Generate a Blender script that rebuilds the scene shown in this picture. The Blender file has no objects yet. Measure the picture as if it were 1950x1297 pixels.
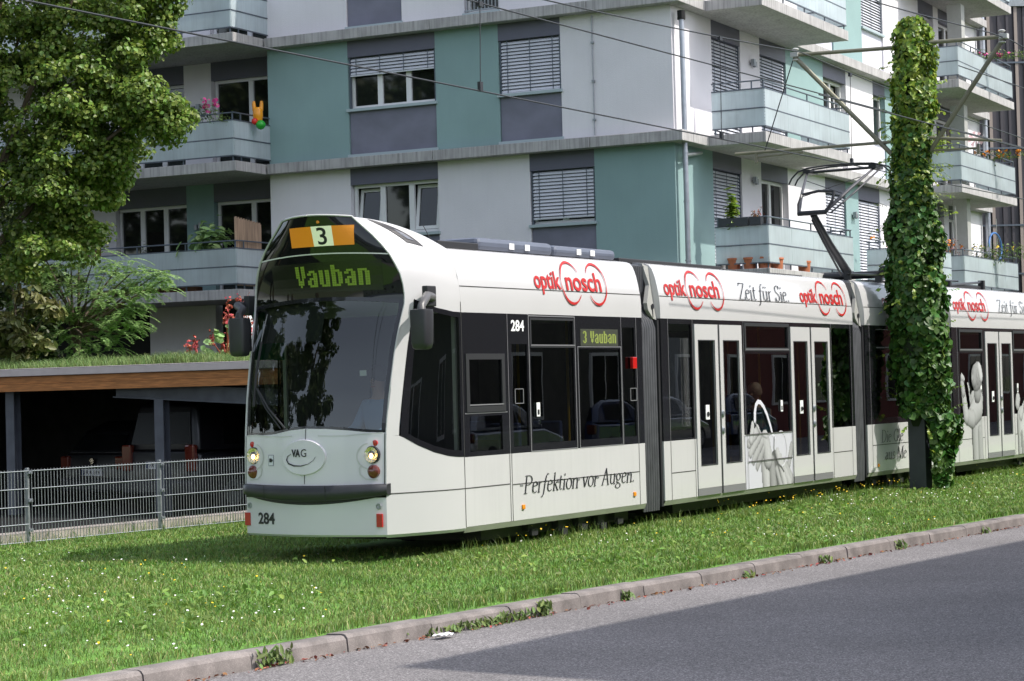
import bpy, bmesh, math, random
import numpy as np
from mathutils import Vector, Matrix
random.seed(7); RNG = np.random.default_rng(11)
SC = bpy.context.scene
COL = SC.collection
R = math.radians
# ---------------------------------------------------------------- camera
CAM_H = 1.75
cam_d = bpy.data.cameras.new('camera'); cam = bpy.data.objects.new('camera', cam_d); COL.objects.link(cam)
cam_d.sensor_width = 36.0; cam_d.lens = 36.0 * 4058.0 / 1950.0
cam_d.clip_start = 0.1; cam_d.clip_end = 2000.0
cam.matrix_world = (Matrix.Translation((0, 0, CAM_H)) @ Matrix.Rotation(R(90 + 1.245), 4, 'X') @ Matrix.Rotation(R(-1.535), 4, 'Z'))
SC.camera = cam
# ---------------------------------------------------------------- sky and sun
SUN_H = np.array([0.958, -0.287]); SUN_EL = 52.0
w = bpy.data.worlds.new('World'); SC.world = w; w.use_nodes = True
nt = w.node_tree
sky = nt.nodes.new('ShaderNodeTexSky'); sky.sky_type = 'NISHITA'; sky.sun_disc = False
sky.sun_elevation = R(SUN_EL); sky.sun_rotation = math.atan2(SUN_H[0], SUN_H[1])
sky.air_density = 1.0; sky.dust_density = 2.0; sky.ozone_density = 1.0
bg = nt.nodes['Background']; bg.inputs[1].default_value = 0.15
hsv = nt.nodes.new('ShaderNodeHueSaturation'); hsv.inputs['Saturation'].default_value = 0.55; hsv.inputs['Value'].default_value = 1.08   # thin bright cloud
nt.links.new(sky.outputs[0], hsv.inputs['Color']); nt.links.new(hsv.outputs[0], bg.inputs[0])
sun_d = bpy.data.lights.new('sun', 'SUN'); sun = bpy.data.objects.new('sun', sun_d); COL.objects.link(sun)
sun_d.energy = 2.8; sun_d.angle = R(0.53); sun_d.color = (1.0, 0.955, 0.88)
sd = Vector((SUN_H[0] * math.cos(R(SUN_EL)), SUN_H[1] * math.cos(R(SUN_EL)), math.sin(R(SUN_EL))))
sun.rotation_euler = sd.to_track_quat('Z', 'Y').to_euler(); sun.location = (20, -6, 40)
SC.view_settings.view_transform = 'Standard'; SC.view_settings.look = 'None'
SC.view_settings.exposure = 0.87; SC.view_settings.gamma = 1.0
SC.cycles.max_bounces = 10; SC.cycles.transparent_max_bounces = 12
SC.cycles.caustics_reflective = False; SC.cycles.caustics_refractive = False
SC.cycles.sample_clamp_indirect = 6.0
try: SC.cycles.use_denoising = True
except Exception: pass
# ---------------------------------------------------------------- materials
def lin(r, g, b):
    f = lambda c: (c / 255 / 12.92) if c / 255 <= 0.04045 else ((c / 255 + 0.055) / 1.055) ** 2.4
    return (f(r), f(g), f(b))
def mat(name, col, rough=0.6, metal=0.0, spec=0.5, noise=0.0, nscale=8.0, bump=0.0, bscale=120.0, coat=0.0,
        streak=0.0, emit=None, estr=0.0, island=0.0, trans=0.0, stretch=(1, 1, 1), col2=None):
    m = bpy.data.materials.new(name); m.use_nodes = True
    nt = m.node_tree; N = nt.nodes; L = nt.links
    p = N['Principled BSDF']
    p.inputs['Roughness'].default_value = rough; p.inputs['Metallic'].default_value = metal
    p.inputs['Specular IOR Level'].default_value = spec
    p.inputs['Coat Weight'].default_value = coat
    c = (*col, 1)
    p.inputs['Base Color'].default_value = c
    src = None
    tc = N.new('ShaderNodeTexCoord')
    def noise_tex(scale, detail=5, st=(1, 1, 1)):
        mp = N.new('ShaderNodeMapping'); mp.inputs['Scale'].default_value = st
        L.new(tc.outputs['Object'], mp.inputs['Vector'])
        t = N.new('ShaderNodeTexNoise'); t.inputs['Scale'].default_value = scale; t.inputs['Detail'].default_value = detail
        L.new(mp.outputs[0], t.inputs['Vector']); return t
    if noise > 0 or col2:
        t = noise_tex(nscale, 6, stretch)
        r = N.new('ShaderNodeValToRGB'); r.color_ramp.elements[0].position = 0.3; r.color_ramp.elements[1].position = 0.7
        a = tuple(max(0, x * (1 - noise)) for x in col); b = col2 if col2 else tuple(min(1, x * (1 + noise)) for x in col)
        r.color_ramp.elements[0].color = (*a, 1); r.color_ramp.elements[1].color = (*b, 1)
        L.new(t.outputs['Fac'], r.inputs[0]); src = r.outputs[0]
    if streak > 0:
        t = noise_tex(3.0, 4, (6, 6, 0.35))
        mr = N.new('ShaderNodeMapRange'); mr.inputs[1].default_value = 0.45; mr.inputs[2].default_value = 0.75
        mr.inputs[3].default_value = 1.0; mr.inputs[4].default_value = 1.0 - streak
        L.new(t.outputs['Fac'], mr.inputs[0])
        mx = N.new('ShaderNodeMix'); mx.data_type = 'RGBA'; mx.blend_type = 'MULTIPLY'; mx.inputs[0].default_value = 1.0
        if src: L.new(src, mx.inputs[6])
        else: mx.inputs[6].default_value = c
        L.new(mr.outputs[0], mx.inputs[7]); src = mx.outputs[2]
    if island > 0:
        g = N.new('ShaderNodeNewGeometry')
        mr = N.new('ShaderNodeMapRange'); mr.inputs[3].default_value = 1 - island; mr.inputs[4].default_value = 1 + island
        L.new(g.outputs['Random Per Island'], mr.inputs[0])
        mx = N.new('ShaderNodeMix'); mx.data_type = 'RGBA'; mx.blend_type = 'MULTIPLY'; mx.inputs[0].default_value = 1.0
        if src: L.new(src, mx.inputs[6])
        else: mx.inputs[6].default_value = c
        L.new(mr.outputs[0], mx.inputs[7])
        hs = N.new('ShaderNodeHueSaturation')
        mr2 = N.new('ShaderNodeMapRange'); mr2.inputs[3].default_value = 0.5 + 0.04 * island; mr2.inputs[4].default_value = 0.5 - 0.10 * island
        ml = N.new('ShaderNodeMath'); ml.operation = 'FRACT'; mm = N.new('ShaderNodeMath'); mm.operation = 'MULTIPLY'; mm.inputs[1].default_value = 17.3
        L.new(g.outputs['Random Per Island'], mm.inputs[0]); L.new(mm.outputs[0], ml.inputs[0]); L.new(ml.outputs[0], mr2.inputs[0])
        L.new(mr2.outputs[0], hs.inputs['Hue']); L.new(mx.outputs[2], hs.inputs['Color']); src = hs.outputs[0]
    if src: L.new(src, p.inputs['Base Color'])
    if bump > 0:
        t = noise_tex(bscale, 4); b = N.new('ShaderNodeBump'); b.inputs['Strength'].default_value = bump; b.inputs['Distance'].default_value = 0.02
        L.new(t.outputs['Fac'], b.inputs['Height']); L.new(b.outputs[0], p.inputs['Normal'])
    if emit:
        p.inputs['Emission Color'].default_value = (*emit, 1); p.inputs['Emission Strength'].default_value = estr
    if trans > 0:
        o = N['Material Output']; tr = N.new('ShaderNodeBsdfTranslucent'); ms = N.new('ShaderNodeMixShader'); ms.inputs[0].default_value = trans
        if src: L.new(src, tr.inputs[0])
        else: tr.inputs[0].default_value = c
        L.new(p.outputs[0], ms.inputs[1]); L.new(tr.outputs[0], ms.inputs[2]); L.new(ms.outputs[0], o.inputs[0])
    return m
def glass(name, tint, refl=1.0, rough=0.0, wav=0.0):
    m = bpy.data.materials.new(name); m.use_nodes = True
    nt = m.node_tree; N = nt.nodes; L = nt.links; N.remove(N['Principled BSDF']); o = N['Material Output']
    t = N.new('ShaderNodeBsdfTransparent'); t.inputs[0].default_value = (*tint, 1)
    g = N.new('ShaderNodeBsdfGlossy'); g.inputs['Roughness'].default_value = rough; g.inputs[0].default_value = (refl, refl, refl, 1)
    lw = N.new('ShaderNodeLayerWeight'); lw.inputs[0].default_value = 0.5
    pw = N.new('ShaderNodeMath'); pw.operation = 'POWER'; pw.inputs[1].default_value = 4.0; L.new(lw.outputs['Facing'], pw.inputs[0])
    mr = N.new('ShaderNodeMapRange'); mr.inputs[3].default_value = 0.085; mr.inputs[4].default_value = 1.0; L.new(pw.outputs[0], mr.inputs[0])
    ms = N.new('ShaderNodeMixShader'); L.new(mr.outputs[0], ms.inputs[0]); L.new(t.outputs[0], ms.inputs[1]); L.new(g.outputs[0], ms.inputs[2])
    if wav > 0:
        tc = N.new('ShaderNodeTexCoord'); nz = N.new('ShaderNodeTexNoise'); nz.inputs['Scale'].default_value = 1.3
        b = N.new('ShaderNodeBump'); b.inputs['Strength'].default_value = wav; b.inputs['Distance'].default_value = 0.02
        L.new(tc.outputs['Object'], nz.inputs['Vector']); L.new(nz.outputs['Fac'], b.inputs['Height']); L.new(b.outputs[0], g.inputs['Normal'])
    L.new(ms.outputs[0], o.inputs[0]); return m
M = {}
M['plaster'] = mat('white_plaster', (0.71, 0.685, 0.715), 0.85, noise=0.045, nscale=.8, bump=0.3, bscale=70, streak=0.025)
M['teal'] = mat('teal_plaster', (0.235, 0.345, 0.345), 0.85, noise=0.06, nscale=.8, bump=0.25, bscale=90, streak=0.02)
M['panel'] = mat('anthracite_panel', (0.165, 0.165, 0.215), 0.6, noise=0.14, nscale=1.6, stretch=(1, 1, 1.6))
M['palepanel'] = mat('pale_panel', (0.60, 0.59, 0.67), 0.6, noise=0.06, nscale=1.6)
M['headbox'] = mat('blind_box_paint', (0.11, 0.11, 0.15), 0.5, noise=0.05, nscale=2)
M['concrete'] = mat('weathered_concrete', (0.40, 0.385, 0.385), 0.85, noise=0.12, nscale=3, bump=0.3, bscale=60, streak=0.45)
M['slabunder'] = mat('painted_soffit', (0.46, 0.45, 0.45), 0.85, noise=0.04, nscale=1)
M['frame'] = mat('white_window_frame', (0.72, 0.71, 0.71), 0.4)
M['sill'] = mat('teal_grey_sill', (0.36, 0.43, 0.45), 0.45)
M['pane'] = mat('dark_window_glass', (0.010, 0.012, 0.011), 0.03, spec=0.7)
M['curtain'] = mat('pale_curtain', (0.35, 0.34, 0.33), 0.9, noise=0.2, nscale=10, stretch=(8, 8, 0.2))
M['slat'] = mat('blind_slat', (0.60, 0.61, 0.66), 0.45, metal=0.1)
M['slatgap'] = mat('blind_gap', (0.07, 0.075, 0.09), 0.8)
M['balglass'] = mat('frosted_balcony_glass', (0.70, 0.765, 0.79), 0.2, noise=0.08, nscale=1.4, trans=0.55, streak=0.10)
M['steel'] = mat('galvanised_steel', (0.30, 0.32, 0.34), 0.45, metal=0.6, noise=0.15, nscale=12)
M['zinc'] = mat('zinc_pipe', (0.36, 0.38, 0.42), 0.35, metal=0.7, noise=0.12, nscale=6)
M['darksteel'] = mat('dark_rail_steel', (0.10, 0.12, 0.15), 0.5, metal=0.3)
M['dark'] = mat('dark_void', (0.012, 0.012, 0.013), 0.9)
M['cladding'] = mat('dark_metal_cladding', (0.065, 0.058, 0.067), 0.5, metal=0.2, noise=0.15, nscale=2, stretch=(10, 10, .3))
M['seam'] = mat('pale_cladding_seam', (0.33, 0.27, 0.24), 0.6)
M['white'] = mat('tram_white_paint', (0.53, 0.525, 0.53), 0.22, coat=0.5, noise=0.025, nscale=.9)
M['whitefront'] = mat('tram_white_shade_lift', (0.66, 0.635, 0.685), 0.25, coat=0.4, noise=0.02, nscale=2)  # same white as the body, lightened and cooled to offset the front's shade
M['whitelow'] = mat('tram_lower_paint', (0.53, 0.525, 0.53), 0.25, coat=0.4, noise=0.025, nscale=1.2, streak=0.035)
M['black'] = mat('black_band_paint', (0.012, 0.012, 0.015), 0.12, coat=0.3)
M['blackm'] = mat('black_rubber', (0.022, 0.022, 0.025), 0.55, bump=0.05, bscale=200)
M['bumper'] = mat('black_plastic_bumper', (0.028, 0.028, 0.033), 0.42, noise=0.1, nscale=5, bump=0.05, bscale=300)
M['joint'] = mat('panel_joint', (0.05, 0.05, 0.045), 0.8)
M['chamfer'] = mat('greyed_skirt_edge', (0.40, 0.40, 0.36), 0.5, noise=0.1, nscale=3)  # skirt edge greyer than the side panels
M['sidegl'] = glass('tinted_side_glass', (0.28, 0.29, 0.29), 0.95, wav=0.02)
M['doorgl'] = glass('tinted_door_glass', (0.12, 0.13, 0.13), 0.95, wav=0.02)
M['cabgl'] = glass('cab_side_glass', (0.52, 0.54, 0.53), 0.95, wav=0.03)
M['wsgl'] = glass('windscreen_glass', (0.48, 0.52, 0.49), 0.95, wav=0.03)
M['maskblk'] = mat('black_display_glass', (0.006, 0.007, 0.006), 0.035, spec=0.6)
M['ledoff'] = mat('unlit_display_green', (0.010, 0.014, 0.005), 0.25)
M['led'] = mat('lit_green_led', (0.10, 0.16, 0.02), 0.6, emit=(0.24, 0.42, 0.02), estr=0.10)
M['ledside'] = mat('lit_side_led', (0.2, 0.25, 0.05), 0.6, emit=(0.24, 0.27, 0.07), estr=0.16)
M['ledbg'] = mat('side_display_back', (0.04, 0.044, 0.03), 0.5, noise=.1)
M['orange'] = mat('orange_route_sign', (0.52, 0.20, 0.012), 0.5, emit=(0.52, 0.17, 0.006), estr=0.22)
M['palesign'] = mat('pale_route_box', (0.55, 0.62, 0.45), 0.5, emit=(0.45, 0.52, 0.32), estr=0.35)
M['ink'] = mat('black_lettering', (0.012, 0.012, 0.016), 0.5)
M['red'] = mat('red_lettering', (0.46, 0.013, 0.011), 0.45)
M['whiteink'] = mat('white_lettering', (0.8, 0.8, 0.8), 0.5)
M['grey'] = mat('grey_fairing', (0.36, 0.36, 0.34), 0.5, noise=0.05)
M['bellow'] = mat('bellows_rubber', (0.075, 0.077, 0.085), 0.42, noise=0.2, nscale=5)
M['roofgrey'] = mat('roof_box_paint', (0.105, 0.12, 0.16), 0.4, noise=0.08, nscale=3)
M['amber'] = mat('amber_lens', (0.75, 0.26, 0.01), 0.2, coat=0.6)
M['redlens'] = mat('red_lens', (0.50, 0.012, 0.010), 0.2, coat=0.6)
M['darkred'] = mat('dark_red_lens', (0.13, 0.022, 0.012), 0.15, coat=0.8)
M['redrefl'] = mat('red_reflector', (0.46, 0.02, 0.018), 0.3, coat=0.4)
M['chrome'] = mat('chrome_reflector', (0.92, 0.78, 0.60), 0.12, metal=1.0, bump=0.6, bscale=35)
M['lampglow'] = mat('warm_lit_bulb', (0.9, 0.7, 0.4), 0.3, emit=(1.0, 0.66, 0.25), estr=4.0)
M['lens'] = glass('clear_lens', (0.95, 0.95, 0.95), 1.0)
M['mirror'] = mat('mirror_glass', (0.7, 0.7, 0.7), 0.03, metal=1.0)
M['mirrorarm'] = mat('grey_mirror_arm', (0.085, 0.082, 0.083), 0.4)
M['greyline'] = mat('thin_grey_line', (0.18, 0.18, 0.19), 0.4)
M['paleline'] = mat('thin_pale_line', (0.75, 0.75, 0.72), 0.4)
M['seat'] = mat('seat_fabric', (0.03, 0.05, 0.14), 0.8, noise=0.3, nscale=20)
M['interior'] = mat('interior_panel', (0.42, 0.44, 0.40), 0.6, noise=0.05)
M['dash'] = mat('dashboard_plastic', (0.035, 0.035, 0.037), 0.6)
M['greenblind'] = mat('green_sun_blind', (0.0, 0.17, 0.075), 0.7)
M['greyblind'] = mat('dark_roller_blind', (0.035, 0.038, 0.035), 0.8)
M['floor'] = mat('interior_floor', (0.08, 0.08, 0.085), 0.7)
M['yellow'] = mat('yellow_rail', (0.5, 0.33, 0.02), 0.4)
M['printw'] = mat('advert_pale_print', (0.66, 0.66, 0.73), 0.35, coat=0.2)
M['print1'] = mat('advert_light_grey', (0.56, 0.56, 0.60), 0.4, noise=0.12, nscale=7)
M['print2'] = mat('advert_mid_grey', (0.34, 0.34, 0.36), 0.4, noise=0.2, nscale=7)
M['print3'] = mat('advert_dark_grey', (0.14, 0.14, 0.145), 0.4, noise=0.2, nscale=7)
M['asphalt'] = None
M['wood'] = mat('larch_boards', (0.44, 0.18, 0.055), 0.6, noise=0.35, nscale=4, stretch=(1, 1, 12))
M['fascia'] = mat('pale_metal_fascia', (0.62, 0.55, 0.54), 0.4, metal=0.2, noise=0.05)
M['beam'] = mat('galvanised_beam', (0.13, 0.14, 0.165), 0.5, metal=0.4, noise=0.15, nscale=5)
M['plinth'] = mat('plinth_concrete', (0.34, 0.30, 0.27), 0.9, noise=0.25, nscale=5, bump=0.3, bscale=50)
M['bark'] = mat('tree_bark', (0.10, 0.075, 0.05), 0.9, noise=0.3, nscale=12, bump=0.6, bscale=40, stretch=(1, 1, 0.3))
M['linden'] = mat('linden_leaf', (0.138, 0.228, 0.038), 0.45, island=0.42, trans=0.34)
M['mimosa'] = mat('feathery_leaf', (0.27, 0.42, 0.16), 0.55, island=0.3, trans=0.35)
M['chestnut'] = mat('broad_leaf', (0.15, 0.17, 0.055), 0.5, island=0.42, trans=0.25)
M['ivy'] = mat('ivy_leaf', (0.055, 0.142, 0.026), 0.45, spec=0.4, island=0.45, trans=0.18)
M['ivylight'] = mat('light_ivy_leaf', (0.22, 0.34, 0.05), 0.38, island=0.4, trans=0.4)  # lighter green, also mixed into the ivy top for its sunlit look
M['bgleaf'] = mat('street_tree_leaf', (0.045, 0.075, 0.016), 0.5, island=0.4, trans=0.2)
M['grass'] = mat('grass_blade', (0.125, 0.265, 0.042), 0.5, island=0.5, trans=0.35, noise=.22, nscale=1.0, col2=(0.20, 0.295, 0.075))
M['straw'] = mat('dry_grass_blade', (0.40, 0.36, 0.16), 0.7, island=0.3, trans=0.2)
M['roofgrass'] = mat('roof_grass_blade', (0.15, 0.24, 0.075), 0.6, island=0.45, trans=0.3)
M['daisy'] = mat('white_petal', (0.8, 0.8, 0.76), 0.7)
M['dandelion'] = mat('yellow_petal', (0.75, 0.50, 0.012), 0.6)
M['stem'] = mat('flower_stem', (0.09, 0.16, 0.03), 0.6)
M['clover'] = mat('clover_leaf', (0.15, 0.28, 0.05), 0.6, island=0.4, trans=0.3)
M['weed'] = mat('weed_leaf', (0.12, 0.19, 0.045), 0.6, island=0.4, trans=0.2)
M['dryleaf'] = mat('dry_leaf', (0.24, 0.10, 0.045), 0.8, island=0.5)
M['paper'] = mat('white_paper', (0.78, 0.78, 0.80), 0.8)
M['terracotta'] = mat('terracotta', (0.40, 0.13, 0.06), 0.8, noise=0.15)
M['planter'] = mat('dark_planter', (0.035, 0.038, 0.045), 0.6)
M['reed'] = mat('woven_reed', (0.33, 0.225, 0.155), 0.85, noise=0.45, nscale=3, stretch=(14, 14, .5))
M['pink'] = mat('pink_petal', (0.65, 0.07, 0.28), 0.6)
M['palepink'] = mat('pale_pink_foil', (0.75, 0.48, 0.50), 0.4)
M['orangepetal'] = mat('orange_petal', (0.70, 0.24, 0.01), 0.6)
M['redseed'] = mat('red_seed_pod', (0.42, 0.09, 0.06), 0.8, island=0.3)
M['toyorange'] = mat('orange_vinyl', (0.72, 0.28, 0.006), 0.25)
M['toygreen'] = mat('green_vinyl', (0.02, 0.34, 0.03), 0.25)
M['toyred'] = mat('red_vinyl', (0.60, 0.02, 0.012), 0.25)
M['bluehose'] = mat('blue_hose', (0.06, 0.17, 0.42), 0.4)
M['whitecloth'] = mat('white_canvas', (0.74, 0.74, 0.76), 0.85, trans=0.15)
M['brownboard'] = mat('brown_board', (0.16, 0.07, 0.035), 0.7, noise=0.2)
M['deckdark'] = mat('shade_darkened_boards', (0.05, 0.03, 0.018), 0.8, noise=.3, nscale=4)  # dark copy of the boards, carport shade put into the colour
M['backwall'] = mat('shade_darkened_wall', (0.055, 0.053, 0.05), 0.9, noise=.3, nscale=3)  # wall colour darkened to stand for the deep shade inside the carport
M['darkfloor'] = mat('shade_darkened_floor', (0.014, 0.014, 0.015), 0.95, noise=.2, nscale=3, spec=.1)  # floor colour darkened so the ground reads as carport shade
M['mast'] = mat('mast_grey_paint', (0.045, 0.05, 0.065), 0.5, noise=0.1)
M['arm'] = mat('olive_grey_tube', (0.20, 0.19, 0.135), 0.5, metal=0.3, noise=0.15, nscale=8)
M['wire'] = mat('copper_wire', (0.035, 0.037, 0.042), 0.5, metal=0.3)
M['panto'] = mat('pantograph_paint', (0.022, 0.023, 0.026), 0.35, metal=0.2)
M['pantogrey'] = mat('pantograph_tube', (0.075, 0.075, 0.085), 0.4, metal=0.3)
M['ceramic'] = mat('pale_insulator', (0.42, 0.42, 0.40), 0.3)
M['brick'] = mat('red_render', (0.15, 0.035, 0.03), 0.85, noise=0.12, nscale=2)
M['carblack'] = mat('black_car_paint', (0.010, 0.010, 0.012), 0.35, coat=0.15)
M['carpane'] = mat('shaded_car_glass', (0.008, 0.008, 0.009), 0.18, spec=.22)
M['darkfront'] = mat('dark_mirrored_front', (0.075, 0.07, 0.06), 0.85, noise=.3, nscale=3)  # dark colour invented to keep tram window reflections dark
M['carblue'] = mat('blue_car_paint', (0.03, 0.05, 0.12), 0.15, coat=1.0)
M['carsilver'] = mat('silver_car_paint', (0.38, 0.39, 0.41), 0.22, metal=0.6, coat=1.0)
M['carred'] = mat('red_car_paint', (0.22, 0.014, 0.012), 0.2, coat=1.0)
M['tyre'] = mat('tyre_rubber', (0.018, 0.018, 0.018), 0.85)
M['rim'] = mat('wheel_rim', (0.4, 0.4, 0.42), 0.35, metal=0.8)
M['skin'] = mat('skin', (0.44, 0.25, 0.18), 0.55)
M['hairdark'] = mat('dark_hair', (0.03, 0.022, 0.015), 0.6)
M['hairfair'] = mat('fair_hair', (0.36, 0.27, 0.18), 0.6, noise=0.3, nscale=30)
M['shirt'] = mat('light_blue_shirt', (0.20, 0.34, 0.55), 0.8)
M['trouser'] = mat('dark_trousers', (0.02, 0.024, 0.04), 0.85)
M['jacket'] = mat('teal_jacket', (0.03, 0.13, 0.14), 0.8)
M['scarf'] = mat('patterned_scarf', (0.55, 0.12, 0.16), 0.85, noise=0.4, nscale=25, col2=(0.7, 0.55, 0.35))
def ground_mat(name, base, var, scale, speck=0.0, speckscale=300, rough=0.9, bump=0.3):
    m = bpy.data.materials.new(name); m.use_nodes = True; nt = m.node_tree; N = nt.nodes; L = nt.links; p = N['Principled BSDF']
    p.inputs['Roughness'].default_value = rough
    tc = N.new('ShaderNodeTexCoord')
    a = N.new('ShaderNodeTexNoise'); a.inputs['Scale'].default_value = scale; a.inputs['Detail'].default_value = 8
    L.new(tc.outputs['Object'], a.inputs['Vector'])
    r = N.new('ShaderNodeValToRGB'); r.color_ramp.elements[0].position = .3; r.color_ramp.elements[1].position = .7
    r.color_ramp.elements[0].color = (*[x * (1 - var) for x in base], 1); r.color_ramp.elements[1].color = (*[x * (1 + var) for x in base], 1)
    L.new(a.outputs['Fac'], r.inputs[0]); src = r.outputs[0]
    v = N.new('ShaderNodeTexVoronoi'); v.inputs['Scale'].default_value = speckscale; L.new(tc.outputs['Object'], v.inputs['Vector'])
    if speck > 0:
        mr = N.new('ShaderNodeMapRange'); mr.inputs[3].default_value = 1 - speck; mr.inputs[4].default_value = 1 + speck
        sp = N.new('ShaderNodeSeparateColor'); L.new(v.outputs['Color'], sp.inputs[0])
        pw = N.new('ShaderNodeMath'); pw.operation = 'POWER'; pw.inputs[1].default_value = 2.2; L.new(sp.outputs[0], pw.inputs[0]); L.new(pw.outputs[0], mr.inputs[0])
        mr.inputs[4].default_value = 1 + 2.2 * speck
        mx = N.new('ShaderNodeMix'); mx.data_type = 'RGBA'; mx.blend_type = 'MULTIPLY'; mx.inputs[0].default_value = 1
        L.new(src, mx.inputs[6]); L.new(mr.outputs[0], mx.inputs[7]); src = mx.outputs[2]
    L.new(src, p.inputs['Base Color'])
    b = N.new('ShaderNodeBump'); b.inputs['Strength'].default_value = bump; b.inputs['Distance'].default_value = .004
    L.new(v.outputs['Distance'], b.inputs['Height']); L.new(b.outputs[0], p.inputs['Normal'])
    return m
M['asphalt'] = ground_mat('asphalt', (0.162, 0.151, 0.153), 0.17, .55, 0.44, 110)
M['kerb'] = ground_mat('kerb_concrete', (0.188, 0.166, 0.158), 0.34, 5, 0.10, 150, bump=0.25)
M['soil'] = ground_mat('turf_soil', (0.10, 0.215, 0.03), 0.35, 2.5, 0.3, 60)
M['earth'] = ground_mat('earth', (0.10, 0.12, 0.05), 0.3, 0.5, 0.2, 20)
M['paving'] = ground_mat('paving', (0.25, 0.24, 0.23), 0.15, 1.0, 0.2, 80)
# ---------------------------------------------------------------- mesh helpers
WL = {}
class MB:
    def __init__(s): s.v = []; s.f = []; s.m = []
    def add(s, vs, fs, m=0):
        o = len(s.v); s.v.extend([tuple(map(float, p)) for p in vs]); s.f.extend([tuple(i + o for i in f) for f in fs]); s.m.extend([m] * len(fs)); return s
    def box(s, x0, x1, y0, y1, z0, z1, F=None, m=0):
        c = [(x, y, z) for z in (z0, z1) for y in (y0, y1) for x in (x0, x1)]
        if F: c = [F(*p) for p in c]
        return s.add(c, [(0, 2, 3, 1), (4, 5, 7, 6), (0, 1, 5, 4), (2, 6, 7, 3), (0, 4, 6, 2), (1, 3, 7, 5)], m)
    def poly(s, pts, m=0): return s.add(pts, [tuple(range(len(pts)))], m)
    def grid(s, fn, us, vs, m=0, skip=None):
        nu, nv = len(us), len(vs)
        pts = [fn(a, b) for b in vs for a in us]; fs = []
        for j in range(nv - 1):
            for i in range(nu - 1):
                if skip and skip(0.5 * (us[i] + us[i + 1]), 0.5 * (vs[j] + vs[j + 1])): continue
                fs.append((j * nu + i, j * nu + i + 1, (j + 1) * nu + i + 1, (j + 1) * nu + i))
        return s.add(pts, fs, m)
    def tube(s, pts, r, n=8, m=0, cap=True):
        P = [Vector(p) for p in pts]; rs = r if isinstance(r, (list, tuple)) else [r] * len(P)
        rings = []; up = None
        for i, p in enumerate(P):
            d = (P[min(i + 1, len(P) - 1)] - P[max(i - 1, 0)]).normalized()
            if up is None: up = Vector((0, 0, 1)) if abs(d.z) < 0.9 else Vector((1, 0, 0))
            a = d.cross(up).normalized(); b = a.cross(d).normalized(); up = b
            rings.append([p + (a * math.cos(2 * math.pi * k / n) + b * math.sin(2 * math.pi * k / n)) * rs[i] for k in range(n)])
        vs = [q for g in rings for q in g]; fs = []
        for i in range(len(P) - 1):
            for k in range(n): fs.append((i * n + k, i * n + (k + 1) % n, (i + 1) * n + (k + 1) % n, (i + 1) * n + k))
        if cap: fs += [tuple(range(n - 1, -1, -1)), tuple((len(P) - 1) * n + k for k in range(n))]
        return s.add(vs, fs, m)
    def lathe(s, prof, c, n=16, m=0, ax=None):
        # prof: (radius, height) ; ax: three axes (radial a, radial b, axis)
        A, B, D = ax if ax else (Vector((1, 0, 0)), Vector((0, 1, 0)), Vector((0, 0, 1)))
        c = Vector(c); vs = []; fs = []
        for (r, h) in prof:
            for k in range(n):
                t = 2 * math.pi * k / n; vs.append(c + A * (r * math.cos(t)) + B * (r * math.sin(t)) + D * h)
        for i in range(len(prof) - 1):
            for k in range(n): fs.append((i * n + k, i * n + (k + 1) % n, (i + 1) * n + (k + 1) % n, (i + 1) * n + k))
        return s.add(vs, fs, m)
    def build(s, name, mats, parent=None, smooth=False, fixn=False, bevel=0.0, base=False):
        v = np.array(s.v, dtype=np.float64).reshape(-1, 3)
        lo, hi = v.min(0), v.max(0); c = (lo + hi) / 2
        if base: c[2] = lo[2]
        me = bpy.data.meshes.new(name); me.from_pydata([tuple(p) for p in (v - c)], [], s.f)
        if not isinstance(mats, (list, tuple)): mats = [mats]
        for mm in mats: me.materials.append(M[mm] if isinstance(mm, str) else mm)
        if len(mats) > 1: me.polygons.foreach_set('material_index', s.m)
        if fixn:
            bm = bmesh.new(); bm.from_mesh(me); bmesh.ops.remove_doubles(bm, verts=bm.verts, dist=1e-5); bmesh.ops.recalc_face_normals(bm, faces=bm.faces); bm.to_mesh(me); bm.free()
        if smooth:
            me.polygons.foreach_set('use_smooth', [True] * len(me.polygons))
            try: me.set_sharp_from_angle(angle=R(smooth if smooth is not True else 40))
            except Exception: pass
        me.update()
        o = bpy.data.objects.new(name, me); COL.objects.link(o)
        if bevel > 0:
            b = o.modifiers.new('bevel', 'BEVEL'); b.width = bevel; b.segments = 2; b.limit_method = 'ANGLE'
        place(o, c, parent); return o
def place(o, c, parent=None):
    c = np.array(c, float); WL[o.name] = c
    if parent is not None: o.parent = parent; o.location = tuple(c - WL[parent.name])
    else: o.location = tuple(c)
def thing(name, label, cat, loc, group=None):
    o = bpy.data.objects.new(name, None); COL.objects.link(o); o.empty_display_size = 0.2
    place(o, loc); tag(o, label, cat, group); return o
def tag(o, label=None, cat=None, group=None, kind=None):
    if label: o['label'] = label
    if cat: o['category'] = cat
    if group: o['group'] = group
    if kind: o['kind'] = kind
    return o
def copy_tree(o, loc, rz=0.0, label=None, parent=None):
    c = o.copy(); COL.objects.link(c)
    if parent is not None: c.parent = parent
    else:
        c.location = loc; c.rotation_euler = (0, 0, rz)
        if label: c['label'] = label
    for ch in list(o.children): copy_tree(ch, None, 0, None, c)
    return c
def frame(O, ang):
    a = R(ang); u = np.array([math.sin(a), math.cos(a), 0]); v = np.array([-math.cos(a), math.sin(a), 0]); O = np.array([O[0], O[1], 0.0])
    return lambda s, t, z: tuple(O + u * s + v * t + np.array([0, 0, z]))
def lerp(a, b, t): return a + (b - a) * t
def lin_n(a, b, n): return [a + (b - a) * i / n for i in range(n + 1)]
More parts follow.
